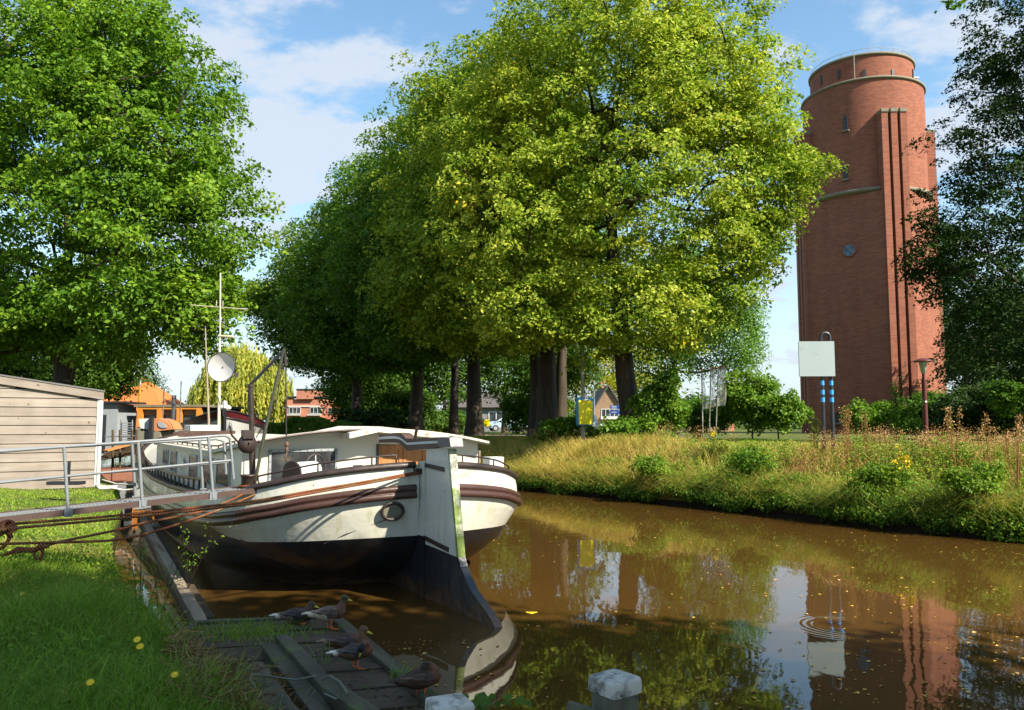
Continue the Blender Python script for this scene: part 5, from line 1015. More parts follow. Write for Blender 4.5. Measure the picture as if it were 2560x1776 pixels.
for k in range(nb):
    y0 = k*.165; a = c0_+ny*y0+(-.0)*e1; 
    # right end follows the slanted edge beam
    tt = y0/max(-(dirx@np.array([0, 1, 0])), .2); 
    lam = y0/float(dirx@ny); R_e = c1_+dirx*lam; w_ = .155; nn_ = 10; P = []
    a2 = a+e1*rr.uniform(-.01, .03); L2 = float((R_e-a2)@e1)
    for i in range(nn_+1):
        q = a2+e1*L2*i/nn_+np.array([0, 0, rr.uniform(-.004, .004)+.006*(k % 3)]); P.append([tuple(q-c0_+ny*yy+np.array([0, 0, zz])) for yy, zz in ((w_, -.04), (0, -.04), (0, 0), (w_, 0))])
    m.grid(P, smooth=False, closed=True); m.add(P[0], [(3, 2, 1, 0)]); m.add(P[-1], [(0, 1, 2, 3)])
m.build('decking', oldw, raft)
plank('edge_board', c1_+np.array([0, 0, .03])+dirx*.05, c1_+dirx*3.2+np.array([0, 0, .03]), .13, .05, oldw2, parent=raft)
plank('head_board', c0_+np.array([0, 0, -.04])-ny*.05-e1*.03, c1_+np.array([0, 0, -.04])-ny*.05, .07, .14, oldw2, parent=raft)
plank('side_board', c0_+np.array([0, 0, -.06])-e1*.04, c0_+ny*3.2+np.array([0, 0, -.06])-e1*.04, .07, .2, oldw, parent=raft)
BG = 'loose timbers lying across the raft'
hb = .33
def mid2(a, b_, h): return (G(*a, h)+G(*b_, h))/2
plank('timber_beam', mid2((658, 1612), (690, 1612), .28)-[0, 0, .05], mid2((780, 1790), (845, 1790), .28)-[0, 0, .05], .15, .12, oldw2, 'mossy square timber, left one of the close pair on the raft', group=BG)
plank('timber_beam', mid2((688, 1590), (720, 1590), .33)-[0, 0, .05], mid2((868, 1790), (925, 1790), .33)-[0, 0, .05], .13, .12, oldw2, 'mossy timber raised on the right of the close pair', group=BG)
plank('timber_board', mid2((596, 1658), (640, 1658), .33)-[0, 0, .03], mid2((668, 1790), (752, 1790), .33)-[0, 0, .03], .24, .06, oldw2, 'wide dark board nearest the dry reeds on the left', group=BG)
plank('timber_block', mid2((815, 1712), (850, 1712), .40)-[0, 0, .03], mid2((900, 1776), (955, 1776), .40)-[0, 0, .03], .15, .05, oldw2, 'short flat board strapped over the lower end of the timbers', group=BG)
m = MB(); m.tube([tuple(G(*p)) for p in ((805, 1700, .36), (825, 1690, .42), (850, 1705, .41), (870, 1735, .43), (840, 1748, .4), (812, 1735, .36))], .008, 6); m.tube([tuple(G(*p)) for p in ((640, 1720, .37), (625, 1700, .39), (632, 1685, .40), (680, 1692, .37), (740, 1700, .40), (790, 1690, .42))], .007, 6)
o = m.build('tangled_cord', paint('old_cord', (.22, .20, .13), (.10, .13, .10), 20, .8)); tag(o, 'thin old cord tangled over the loose timbers', 'cord')
capm = paint('white_cap_paint', (.62, .57, .50), (.46, .43, .38), 5, .6, dirt=(.10, .09, .08), dscale=7, dlo=.46, dhi=.62, spots=(.05, .04, .03), slo=.68, shi=.72, sscale=24, bump=.4)
postw = woodmat('green_post_wood', (.10, .095, .065), (.17, .155, .11), (.04, .035, .025), axis=2, scale=4, moss=(.09, .11, .03), bump=1.)
def mpost(u, v, y, wd, rz, label, hcap=.075):
    c = D(u, v, y); zt = c[2]; e = empty('mooring_post', (c[0], c[1], -.6), rz); tag(e, label, 'post', 'white-capped mooring posts at the near bank'); h = zt+.6
    m = MB(); m.box((0, 0, (h-hcap)/2), (wd*.93, wd*.93, h-hcap)); m.build('post_shaft', postw, e, bevel=.012)
    m = MB(); q = wd/2+.008; P = []
    for s_, z in ((1.0, h-hcap), (1.01, h-hcap+.02), (1.0, h-.022), (.985, h-.009), (.94, h-.001), (.5, h+.010), (.02, h+.020)):
        row = []
        for k in range(48):
            a = 2*math.pi*k/48; cx, sy = math.cos(a), math.sin(a); p_ = 11; rr_ = 1/((abs(cx)**p_+abs(sy)**p_)**(1/p_)); row.append((q*s_*rr_*cx, q*s_*rr_*sy, z))
        P.append(row)
    m.grid(P, closed=True); m.build('cap', capm, e)
    m = MB()
    for (x, y_, z) in ((-.06, -q, h-.06), (.05, -q, h-.09), (-q, .02, h-.07), (q, -.04, h-.06)): m.ball((x, y_, z), .006, 6, 4)
    m.build('nail_hole', blk, e); return e, h
e, h = mpost(1537, 1690, 4.15, .185, R_(38), 'white-capped square mooring post standing in the water, bottom middle')
m = MB(); m.beam((-.05, -.11, h-.22), (-.26, .08, h-.14), .04, .10); m.build('side_plank', postw, e)
mpost(1124, 1752, 4.35, .20, R_(24), 'white-capped mooring post beside the sleeping duck, cut by the bottom edge')
# ------------------------------------------------------------ ducks
def duckmat(name, head, breast, flank, back, tail):
    t = NT(name); tcx = t.N('TexCoord'); s = t.N('SeparateXYZ'); t.l.new(tcx.outputs['Object'], s.inputs[0]); x, z = s.outputs[0], s.outputs[2]
    n = t.noise(28, 5, t.coord(scale=(.5, 1, 1.)), .6)
    c = t.mix(t.mr(z, .0, .09), lin(flank), lin(back)); 
    c = t.mix(t.mr(x, .03, .09), c, lin(breast)); c = t.mix(t.mr(x, -.16, -.21), c, lin(tail))
    c = t.mix(t.mr(n, .42, .62, 0, .75), c, t.mix(1., c, (.42, .36, .32, 1), 'MULTIPLY'))
    a = t.N('Attribute', attribute_name='head').outputs['Fac']
    t.bump(t.noise(60, 4, t.coord(scale=(.4, 1, 1))), .35, .004); t.fin(c, .65, spec=.3); return t.m
feather_head = {}
orange = paint('orange_leg', (.80, .17, .02), (.65, .13, .02), 20, .5, bump=0); bill = paint('yellow_bill', (.55, .42, .03), (.40, .28, .03), 20, .4, bump=0); eyem = glassy('eye', (.01, .01, .01), .05)
def duck(loc, rz, pose, label, head='204A38', tones=None, sit=False, s=1.):
    head, breast, flank, back, tail = [tuple(min(.8, x*g) for x, g in zip(c, (1.35, 1.15, .95))) for c in tones]; e = empty('duck', loc, rz); e.scale = (s, s, s); tag(e, label, 'duck', 'ducks resting on the raft')
    zb = .083 if sit else .165; o0 = (0, 0, zb)
    body = MB(); Rp = Matrix.Rotation(R_(8 if not sit else 3), 3, 'Y')
    # the mesh origin sits at the body centre, so that the plumage pattern follows the body
    def el(c, r, M_=None): body.ball(c, r, 20, 14, M=M_)
    up_ = .35 if not sit else .1
    el((0, 0, 0), (.155, .083, .078), Matrix.Rotation(-.12 if not sit else 0, 3, 'Y')); el((.10, 0, .012), (.075, .070, .075)); el((-.13, 0, -.002), (.10, .055, .042)); el((-.215, 0, .012), (.06, .034, .014)); el((-.01, 0, -.03), (.12, .07, .055))
    if pose == 'alert':
        for k, (x, z, r) in enumerate(((.125, .06, .050), (.138, .09, .040), (.145, .115, .034))): el((x, 0, z), (r, r*.92, r))
        hc = Vector((.160, 0, .150)); el(hc, (.043, .033, .035)); el((.172, 0, .143), (.034, .027, .026)); hd = Vector((1, 0, -.32)).normalized(); yaw = 0
    elif pose == 'low':
        for k, (x, z, r) in enumerate(((.125, .05, .050), (.135, .075, .042))): el((x, 0, z), (r, r*.92, r))
        hc = Vector((.150, 0, .108)); el(hc, (.043, .034, .035)); hd = Vector((1, 0, -.4)).normalized()
    elif pose == 'preen':
        for k, (x, y, z, r) in enumerate(((.10, -.02, .065, .045), (.085, -.045, .09, .036), (.07, -.065, .085, .034))): el((x, y, z), (r, r, r))
        hc = Vector((.055, -.088, .055)); el(hc, (.034, .034, .048)); hd = Vector((-.35, -.1, -1)).normalized()
    else:
        for k, (x, z, r) in enumerate(((.09, .06, .056), (.065, .085, .048))): el((x, 0, z), (r, r*.95, r))
        hc = Vector((.035, -.012, .098)); el(hc, (.046, .036, .034)); hd = Vector((-1, .25, -.35)).normalized()
    mt = duckmat('duck_plumage', head, breast, flank, back, tail); hm = duckmat('duck_head_plumage', head, head, head, head, head)
    b_ = body.build('body', [mt, hm], e); b_.location = (0, 0, zb)
    rm = b_.modifiers.new('remesh', 'REMESH'); rm.mode = 'VOXEL'; rm.voxel_size = .0075; rm.use_smooth_shade = True
    sm_ = b_.modifiers.new('smooth', 'SMOOTH'); sm_.factor = .6; sm_.iterations = 7
    # head plumage: a close cap over the head and upper neck
    m = MB(); up3 = Vector((0, 0, 1)) if abs(hd.z) < .8 else Vector((1, 0, 0)); q = hd.to_track_quat('X', 'Z').to_matrix()
    m.ball(hc+Vector((0, 0, .001)), (.0435, .0335, .0360) if pose != 'preen' else (.050, .0345, .0355), 18, 12, M=q); 
    if pose in ('alert', 'low'): m.ball(hc+Vector((-.012, 0, -.03)), (.036, .0325, .030), 16, 10)
    h_ = m.build('head', hm, e); h_.location = (0, 0, zb)
    if pose in ('alert', 'low', 'preen'):
        m = MB(); P = []
        for t, wd, th in ((.026, .020, .018), (.045, .018, .013), (.065, .017, .008), (.083, .015, .005), (.090, .004, .002)):
            P.append([hc+q@Vector((t, wd*math.cos(a), -.006+th*math.sin(a))) for a in np.linspace(0, 2*math.pi, 13)[:-1]])
        m.grid(P, closed=True); k_ = m.build('bill', bill, e); k_.location = (0, 0, zb)
    m = MB()
    for sg in (-1, 1): m.ball(hc+q@Vector((.014, sg*.0315, .010)), .0048, 8, 6)
    k_ = m.build('eyes', eyem, e); k_.location = (0, 0, zb)
    wm_ = NT('wing_feathers'); v_ = wm_.coord(scale=(1, 1, 1)); ww_ = wm_.N('TexWave'); ww_.bands_direction = 'Z'; ww_.inputs['Scale'].default_value = 8; ww_.inputs['Distortion'].default_value = 9; ww_.inputs['Detail'].default_value = 3; wm_.l.new(v_, ww_.inputs['Vector'])
    wc = wm_.mix(wm_.mr(ww_.outputs['Fac'], .5, .9), lin(back), lin(tuple(min(1, q*2.0+.015) for q in back[:3]))); wc = wm_.mix(wm_.mr(wm_.noise(9), .45, .6), wc, lin(tuple(q*.5 for q in back[:3]))); wm_.bump(ww_.outputs['Fac'], .5, .004); wm_.fin(wc, .6); 
    for sg in (-1, 1):
        m = MB(); P = []
        for t in np.linspace(0, 1, 14):
            x = .085-.27*t; hh2 = .050*math.sin(math.pi*min(1, t*1.1+.12))**.7*(1-.35*t)+.003; zc_ = .018+.016*t; yy = sg*(.072-.055*t**2); P.append([(x, yy+sg*.016*math.sin(a)**2*(1-t*.6), zc_+hh2*math.cos(a)-.012) for a in np.linspace(0, math.pi, 9)])
        m.grid(P, flip=sg > 0); k_ = m.build('wing', wm_.m, e); k_.location = (0, 0, zb)
        so = k_.modifiers.new('thick', 'SOLIDIFY'); so.thickness = .008
    m = MB(); m.grid([[(-.20, -.03, .018), (-.20, 0, .026), (-.20, .03, .018)], [(-.25, -.032, .012), (-.25, 0, .02), (-.25, .032, .012)], [(-.285, -.012, .006), (-.29, 0, .01), (-.285, .012, .006)]]); k_ = m.build('tail_feathers', paint('tail', tail, None, 20, .6), e); k_.location = (0, 0, zb); so = k_.modifiers.new('thick', 'SOLIDIFY'); so.thickness = .006
    for sg, fx in ((-1, .03), (1, -.015)):
        m = MB()
        if not sit: m.tube([(fx+.0, sg*.035, zb-.05), (fx-.008, sg*.036, .05), (fx, sg*.038, .008)], [.011, .006, .006], 8)
        z0 = .004; A_ = (fx-.008, sg*.038, z0+.006); toes = [(fx+.062, sg*.038-.028, z0), (fx+.072, sg*.038, z0), (fx+.062, sg*.038+.028, z0)]
        for q in toes: m.tube([A_, q], .0038, 5)
        m.add([A_, toes[0], toes[1], toes[2]], [(0, 1, 2), (0, 2, 3)]); m.build('leg', orange, e)
    return e
HR = hr+.008
dk = lambda u, v, h=HR: G(u, v, h)
tn_a = ((.03, .05, .035), (.095, .045, .03), (.42, .38, .33), (.035, .026, .022), (.62, .60, .56))
tn_b = ((.045, .035, .02), (.09, .055, .03), (.13, .10, .07), (.035, .03, .026), (.62, .60, .56))
duck(dk(742, 1559), R_(6), 'low', 'brown duck sitting down behind the pale-bellied duck', tones=((.06, .05, .032), (.06, .045, .035), (.13, .11, .09), (.020, .018, .018), (.6, .58, .55)), sit=True)
duck(dk(822, 1573), R_(12), 'alert', 'pale-bellied duck standing upright at the raft edge', tones=((.05, .055, .03), (.10, .05, .035), (.34, .31, .26), (.06, .045, .038), (.55, .52, .46)), s=.96)
duck(dk(868, 1628), R_(2), 'low', 'brown duck with a yellow bill squatting behind the preening one', tones=((.10, .065, .03), (.11, .06, .035), (.07, .04, .028), (.045, .03, .024), (.18, .14, .11)), sit=True, s=1.0)
duck(dk(888, 1672), R_(14), 'preen', 'dark-headed duck standing and preening its chest', tones=((.012, .016, .022), (.13, .06, .035), (.085, .06, .045), (.03, .03, .035), (.6, .6, .6)), s=.86)
duck(dk(1052, 1748), R_(24), 'sleep', 'dark brown duck asleep with its head tucked on its back', tones=((.022, .015, .011), (.10, .05, .028), (.05, .032, .022), (.04, .026, .019), (.035, .025, .02)), s=.92)
# ------------------------------------------------------------ the other moored boats
maroon = paint('maroon_paint', (.115, .018, .024), (.085, .014, .018), 2, .35); 
by_ = 31.; b2c = D(560, 1090, by_); ob_ = empty('moored_barge', (b2c[0], b2c[1], 0), 0.); tag(ob_, 'maroon and white bow of a barge moored behind the white one', 'barge')
q2 = lambda u, v, dy=0.: tuple(np.array(D(u, v, by_+dy))-np.array([b2c[0], b2c[1], 0]))
lv = [(438, 1072, 6), (452, 1060, 4.2), (470, 1050, 2.8), (500, 1040, 1.5), (530, 1031, .6), (560, 1025, 0), (590, 1030, .6), (630, 1041, 1.6), (655, 1052, 3.0), (672, 1066, 5)]
lw_ = [(438, 1078, 6.2), (452, 1074, 4.5), (470, 1067, 3.0), (500, 1058, 1.7), (530, 1051, .8), (560, 1044, .15), (590, 1049, .8), (630, 1058, 1.8), (655, 1066, 3.2), (672, 1074, 5.1)]
lb_ = [(470, 1140, 7), (480, 1140, 5), (495, 1140, 3.6), (520, 1142, 2.4), (540, 1143, 1.4), (560, 1145, .8), (580, 1143, 1.4), (605, 1142, 2.5), (625, 1140, 3.8), (640, 1140, 5.5)]
m = MB(); m.grid([[q2(*p) for p in lv], [q2(*p) for p in lw_]], flip=True); m.build('bulwark', maroon, ob_)
m = MB(); m.grid([[q2(p[0], p[1]+.5, p[2]) for p in lw_], [q2(*p) for p in lb_]], flip=True); m.build('hull', white, ob_)
m = MB(); m.tube([q2(p[0], p[1], p[2]) for p in lw_], .045, 6); m.tube([q2(p[0], p[1], p[2]) for p in lv], .03, 6); m.tube([q2(560, 1022, -.08), q2(560, 1044, .05), q2(560, 1145, .7)], .09, 8); m.build('stem_and_rails', blk, ob_)
m = MB(); m.ball(q2(561, 1012, .3), (.12, .12, .16), 10, 8); m.ball(q2(561, 1020, .3), (.28, .2, .13), 10, 8); m.build('covered_lantern', white, ob_)
m = MB(); bxx = q2(560, 1060, 3.2); m.box((bxx[0], bxx[1]+4, 1.35), (5.0, 8, .7)); m.build('deckhouse', maroon, ob_)
for (u, vt, nm, lb) in ((410, 975, 'steel_pole', 'thin grey pole left of the stove pipe'), (453, 953, 'steel_pole', 'taller thin grey pole right of the stove pipe')):
    c = D(u, vt, 34); e = MB(); e.tube([(0, 0, 0), (0, 0, c[2]-.3)], .022, 6); o = e.build(nm, galv); o.location = (c[0], c[1], .3); tag(o, lb, 'pole')
m = MB(); c = D(513, 815, 26); pts = [(0, 0, 0), (-.02, 0, 3), (-.12, 0, c[2]-.2)]; x0_ = D(524, 1060, 26); o_ = (x0_[0], x0_[1], .2); m.tube([(0, 0, 0), (-.03, 0, 2.2), (c[0]-o_[0], 0, c[2]-.2)], [.045, .04, .02], 7); o = m.build('wooden_mast', paint('grey_brown_mast', (.22, .17, .12), (.32, .27, .2), 6, .7)); o.location = o_; tag(o, 'leaning grey-brown mast left of the satellite dish', 'mast')
m = MB(); c = D(432, 995, 28); cb = D(432, 1072, 28); m.tube([(0, 0, -2), (0, 0, c[2]-cb[2])], .07, 14); m.tube([(0, 0, c[2]-cb[2]-.22), (0, 0, c[2]-cb[2]-.14)], .085, 14)
for k in range(8): a = k*math.pi/4; m.box((.065*math.cos(a), .065*math.sin(a), c[2]-cb[2]+.03), (.025, .025, .12))
o = m.build('stove_pipe', paint('pipe_black', (.04, .04, .045), (.08, .08, .085), 5, .35)); o.location = cb; tag(o, 'black stove pipe with a crowned top before the clubhouse windows', 'chimney')
# boat with a round-windowed orange wheelhouse
wy_ = 27.; wh = empty('small_cruiser', D(395, 1090, wy_)); tag(wh, 'white cabin boat with a curved orange wheelhouse and oval window', 'boat'); wq = lambda u, v, dy=0.: tuple(D(u, v, wy_+dy)-np.array(wh.location))
m = MB(); prof = [(380, 1046), (398, 1047), (412, 1052), (424, 1062), (430, 1074), (405, 1077), (380, 1080)]; m.prism([wq(*p) for p in prof], (0, .9, 0)); m.build('wheelhouse', paint('copper_orange', (.50, .21, .09), (.42, .17, .07), 3, .45), wh)
m = MB(); ov = [(394, 1057), (398, 1054), (406, 1057), (413, 1063), (417, 1069), (410, 1071), (400, 1069), (395, 1065)]; m.prism([wq(u, v, -.03) for u, v in ov], (0, .04, 0)); m.build('oval_window', paint('hazy_glass', (.35, .38, .42), (.2, .22, .25), 5, .2), wh)
m = MB(); m.prism([wq(*p) for p in ((346, 1048), (378, 1046), (378, 1076), (352, 1078))], (0, .8, 0)); m.build('cabin', white, wh)
m = MB(); m.prism([wq(*p) for p in ((341, 1070), (356, 1072), (400, 1080), (402, 1150), (352, 1150), (338, 1110))], (0, 2.5, 0)); m.build('hull', paint('olive_grey_hull', (.22, .21, .15), (.16, .15, .11), 3, .5), wh)
m = MB(); m.box(wq(378, 1078, -.1), (.12, .12, 1.0)); m.build('fender_post', blk, wh)
# signal mast with yard
c = D(352, 925, 50); e = empty('signal_mast', (c[0], c[1], 1.0)); tag(e, 'orange and white signal mast with a yard above the orange roof', 'mast')
zt = c[2]-1; m = MB(); m.tube([(0, 0, 0), (0, 0, zt*.78)], .09, 8); m.build('lower_mast', orw, e); m = MB(); m.tube([(0, 0, zt*.78), (0, 0, zt)], .06, 8); m.ball((0, 0, zt), .12, 8, 6); m.build('upper_mast', white, e)
m = MB(); m.tube([(-.35, 0, hgt(946, 50)-1), (.5, 0, hgt(950, 50)-1)], .05, 6); m.build('yard', orw, e)
# jetty, steps and a grey hut between shed and boats
e = empty('grey_hut', G(262, 1140, .7)); tag(e, 'narrow grey hut in the shade behind the downpipe of the shed', 'hut'); yy2 = float(e.location.y)
m = MB(); wdt = 1.1; m.box((0, 1, 1.3), (wdt, 2, 2.6)); m.build('wall', paint('hut_grey', (.30, .33, .36), (.22, .24, .26), 4, .7), e); m = MB(); m.box((.08, 1, 2.68), (wdt+.7, 2.4, .1)); m.build('roof', blk, e); m = MB(); m.box((-.2, -.01, 1.1), (.4, .04, 1.9)); m.build('door', blk, e)
e = empty('boat_jetty', D(300, 1120, 25)); tag(e, 'cluttered dark wooden jetty with thin rails beside the barge', 'jetty'); jq = lambda u, v, dy=0.: tuple(D(u, v, 25+dy)-np.array(e.location))
m = MB()
for k in range(7): m.beam(jq(250+k*4, 1150-k*4, k*.35), jq(345+k*2, 1135-k*4, k*.35), .28, .04)
m.build('decking', oldw, e); m = MB()
for u in (282, 300, 330, 342): m.tube([jq(u, 1170), jq(u, 1075)], .035, 6)
m.build('post', oldw, e); m = MB(); m.tube([jq(262, 1092), jq(345, 1090)], .02, 5); m.tube([jq(262, 1108), jq(345, 1106)], .02, 5); m.build('rail', galv, e)
e = empty('metal_steps', D(318, 1100, 27)); tag(e, 'open metal steps in front of the red brick wall', 'steps'); jq = lambda u, v, dy=0.: tuple(D(u, v, 27+dy)-np.array(e.location)); m = MB()
for k in range(9): m.beam(jq(304, 1058+k*6, -k*.1), jq(330, 1058+k*6, -k*.1), .18, .03)
m.build('tread', galv, e); m = MB(); m.tube([jq(303, 1050), jq(303, 1112)], .025, 5); m.tube([jq(331, 1050), jq(331, 1112)], .025, 5); m.build('side_rail', galv, e)
o = plank('orange_plank', D(262, 1128, 24), D(345, 1105, 25), .25, .05, woodmat('orange_plank_wood', (.42, .16, .05), (.5, .22, .08), (.2, .08, .03)), 'weathered orange plank sloping up to the jetty', 'plank')
# hoses at the downpipe
m = MB(); m.tube([tuple(G(u, v, h)) for u, v, h in ((238, 1212, .85), (270, 1218, .8), (310, 1226, .7), (345, 1222, .8), (362, 1200, 1.0), (366, 1176, 1.2))], .022, 7); m.tube([tuple(G(u, v, h)) for u, v, h in ((256, 1200, .85), (290, 1210, .8), (330, 1212, .8), (352, 1195, 1.)) ], .018, 7)
o = m.build('garden_hose', paint('cream_hose', (.6, .55, .45), None, 4, .5)); tag(o, 'cream hoses looping from the downpipe to the barge', 'hose')
m = MB(); q = G(165, 1212, .9); m.box((0, 0, .04), (.75, .3, .08)); m.box((.05, 0, .28), (.05, .05, .5)); m.build('ground_slab', blk).location = q; tag(bpy.data.objects['ground_slab'], 'small dark slab with a stake in front of the shed', 'slab')
# ------------------------------------------------------------ plants of the far bank
def frame_pts(n, rng, d0, d1, line, side_, tmin, tmax):
    """points along a bank line: d metres inland, between arc lengths"""
    seg = np.diff(line, axis=0); ln = np.hypot(seg[:, 0], seg[:, 1]); cum = np.r_[0, np.cumsum(ln)]
    t = rng.uniform(tmin, tmax, n); i = np.clip(np.searchsorted(cum, t)-1, 0, len(seg)-1); f = (t-cum[i])/ln[i]; P = line[i]+seg[i]*f[:, None]; nn = np.stack([seg[i, 1], -seg[i, 0]], 1)/ln[i][:, None]*side_
    d = rng.uniform(d0, d1, n) if not callable(d0) else d0(n); return P+nn*d[:, None], d
def visible(x, y, mg=.03):
    return (np.abs(x/np.maximum(y, .1)) < .643+mg)
def vn(x, y, s, ph=0.):
    return .5+.25*(np.sin(x*s+ph+1.7*np.sin(y*s*.6+ph))+np.sin(y*s*1.3-ph*2+1.3*np.sin(x*s*.8)))
def blades(name, x, y, h, wd, mat, rng, lean=.35, tint=None, parent=None, org=(0, 0, 0), z=None, cluster=None):
    n = len(x); z = height(x, y) if z is None else z; a = rng.uniform(0, 2*np.pi, n); d = np.stack([np.cos(a), np.sin(a), np.zeros(n)], 1); side_ = np.stack([-np.sin(a), np.cos(a), np.zeros(n)], 1)
    # blades turned at random, tips bending over
    b = rng.uniform(0, 2*np.pi, n); side_ = np.stack([np.cos(b), np.sin(b), np.zeros(n)], 1); L = lean*(.3+1.2*rng.random(n))
    B = np.stack([x, y, z-.02], 1)-np.array(org); h = h[:, None]; w2 = (wd*np.ones(n))[:, None]*.5
    m1 = B+np.array([0, 0, 1.])*h*.5+d*(L[:, None]*h*.22); m2 = B+np.array([0, 0, 1.])*h*.82+d*(L[:, None]*h*.6); tp = B+np.array([0, 0, 1.])*h*(1-.25*L[:, None])+d*(L[:, None]*h*1.15)
    V = np.stack([B-side_*w2, B+side_*w2, m1-side_*w2*.9, m1+side_*w2*.9, m2-side_*w2*.55, m2+side_*w2*.55, tp], 1).reshape(-1, 3)
    k = np.arange(n)[:, None]*7; T = np.concatenate([k+np.array([[0, 1, 3]]), k+np.array([[0, 3, 2]]), k+np.array([[2, 3, 5]]), k+np.array([[2, 5, 4]]), k+np.array([[4, 5, 6]])], 1).reshape(-1, 3)
    tint = rng.random(n) if tint is None else tint
    return rawmesh(name, V, T, mat, parent, np.repeat(tint, 5))
def seglen(line): return float(np.hypot(*np.diff(line, axis=0).T).sum())
rng = np.random.default_rng(100)
RBc = RB; segs = np.hypot(*np.diff(RB, axis=0).T); c_ = np.r_[0, np.cumsum(segs)]; t0, t1 = c_[1]+2, c_[9]+4
# golden dry grass
P, d = frame_pts(160000, rng, .0, 8.5, RB, 1, t0, t1); x, y = P.T; keep = visible(x, y); g = vn(x, y, .55, .3)
dens = np.where(y > 22.5, .95, .5)*(.35+.9*g)*np.where(d < .6, .9, 1); keep &= rng.random(len(x)) < dens*1.0; x, y, d = x[keep], y[keep], d[keep]
tall = (.22+.42*rng.random(len(x)))*(.55+.9*vn(x, y, 1.3, 7)); tall *= (1-.6*ss(d, 2.6, 4.2)); ti = np.clip(.44+.50*ss(y, 16, 24)*vn(x, y, .8)+.45*rng.random(len(x))-.22*(d < .9)-.25*ss(d, 3.4, 5)-.42*(rng.random(len(x)) < .4*vn(x, y, 1.9, 3)), 0, 1)
o = blades('bank_grass', x, y, tall, .009+.006*rng.random(len(x)), M['dry'], rng, .8, ti); tag(o, 'long dry golden and green grass covering the far bank', 'grass', kind='stuff')
P, d = frame_pts(60000, rng, 2.6, 12, RB, 1, t0, t1); x, y = P.T; keep = visible(x, y); x, y, d = x[keep], y[keep], d[keep]
o = blades('lawn_grass', x, y, .12+.14*rng.random(len(x)), .018*np.ones(len(x)), M['turf'], rng, .5, np.clip(.62+.4*rng.random(len(x)), 0, 1)); tag(o, 'bright short grass on top of the far bank', 'grass', kind='stuff')
P, d = frame_pts(42000, rng, -.12, 1.0, RB, 1, t0, t1); x, y = P.T; keep = visible(x, y)&(rng.random(len(x)) < .25+.9*vn(x, y, 2.3, 9)); x, y, d = x[keep], y[keep], d[keep]
o = blades('fringe_grass', x, y, .30+.40*rng.random(len(x)), .010+.007*rng.random(len(x)), M['dry'], rng, 1.5, np.clip(.02+.55*rng.random(len(x))**1.4+.3*ss(y, 21, 27), 0, 1), z=np.maximum(height(x, y), .16)); tag(o, 'long grass bending over the water edge of the far bank', 'grass', kind='stuff')
# leafy weeds in clumps
def weeds(name, n, dr, mat, seed, size, hmax, per, patch, label, tr=(t0, t1), thr=.45, tb=0., rad=.22, drp=.0, ycut=None, line=RB, sd_=1, slim=1.):
    rng = np.random.default_rng(seed); P, d = frame_pts(n, rng, dr[0], dr[1], line, sd_, *tr); x, y = P.T; keep = visible(x, y)&(vn(x, y, patch, seed) > thr)
    if ycut: keep &= (y > ycut[0])&(y < ycut[1])
    x, y, d = x[keep], y[keep], d[keep]; z = np.maximum(height(x, y), .24*(height(x, y) < .24)); n = len(x); hh = hmax*(.45+.55*rng.random(n)); idx = np.repeat(np.arange(n), per); m = len(idx)
    q = inball(m, rng)*np.array([rad, rad, .5])*np.array([slim, slim, 1]); C = np.stack([x[idx], y[idx], z[idx]], 1)+q*np.stack([np.ones(m), np.ones(m), hh[idx]], 1); C[:, 2] += hh[idx]*.5
    C[:, 2] -= drp*rng.random(m)*(vn(x, y, 3.1, 2)*1.6-.35)[idx]; C[:, 2] = np.maximum(C[:, 2], .015+.05*rng.random(m)); Nn = nrm(np.array([0, -.25, .8])+rng.normal(size=(m, 3))*.6); Vv, Ff = leaves(C, Nn, size*(.6+.8*rng.random(m)), rng); ct = rng.random(n)
    o = rawmesh(name, Vv, Ff, mat, None, np.clip(.4*ct[idx]+.6*rng.random(m)+tb, 0, 1)); tag(o, label, name.split('_')[-1], kind='stuff'); return o
weeds('bank_weeds', 2300, (-.05, 1.3), M['weed'], 7, .075, .45, 34, .6, 'green leafy weeds hanging over the water edge of the far bank', thr=.4)
weeds('overhanging_weeds', 2600, (-.22, .25), M['weed'], 71, .07, .34, 34, .9, 'dark trailing weeds over the undercut water edge', thr=.3, tb=-.1, rad=.2, drp=.42)
weeds('slope_weeds', 1900, (.6, 3.6), M['weed'], 8, .065, .55, 30, .75, 'mixed green weeds on the slope of the far bank', thr=.5, tb=.16)
weeds('rank_weeds', 2100, (.1, 3.4), M['shrub'], 18, .065, .85, 44, .9, 'bright green nettles and willowherb on the near part of the far bank', thr=.47, tb=.1, ycut=(12, 25), rad=.26)
# brown seed heads on stalks
rng = np.random.default_rng(21); P, d = frame_pts(2200, rng, .7, 4.6, RB, 1, t0, t1); x, y = P.T; keep = visible(x, y)&(vn(x, y, .7, 5) > .52)&((y < 23)|(rng.random(len(x)) < .18)); x, y = x[keep], y[keep]; z = height(x, y); n = len(x); hh = .42+.45*rng.random(n)
per = 34; idx = np.repeat(np.arange(n), per); m_ = len(idx); q = inball(m_, rng)*np.array([.20, .20, .13]); C = np.stack([x[idx], y[idx], z[idx]+hh[idx]], 1)+q; C[:, 2] -= .25*rng.random(m_)*hh[idx]
Vv, Ff = leaves(C, nrm(rng.normal(size=(m_, 3))), .026*(.6+.9*rng.random(m_)), rng, .9); o = rawmesh('seed_heads', Vv, Ff, M['seed'], None, np.clip(.5*rng.random(n)[idx]+.5*rng.random(m_), 0, 1)); tag(o, 'brown and cream withered flower heads on stalks over the bank', 'seed heads', kind='stuff')
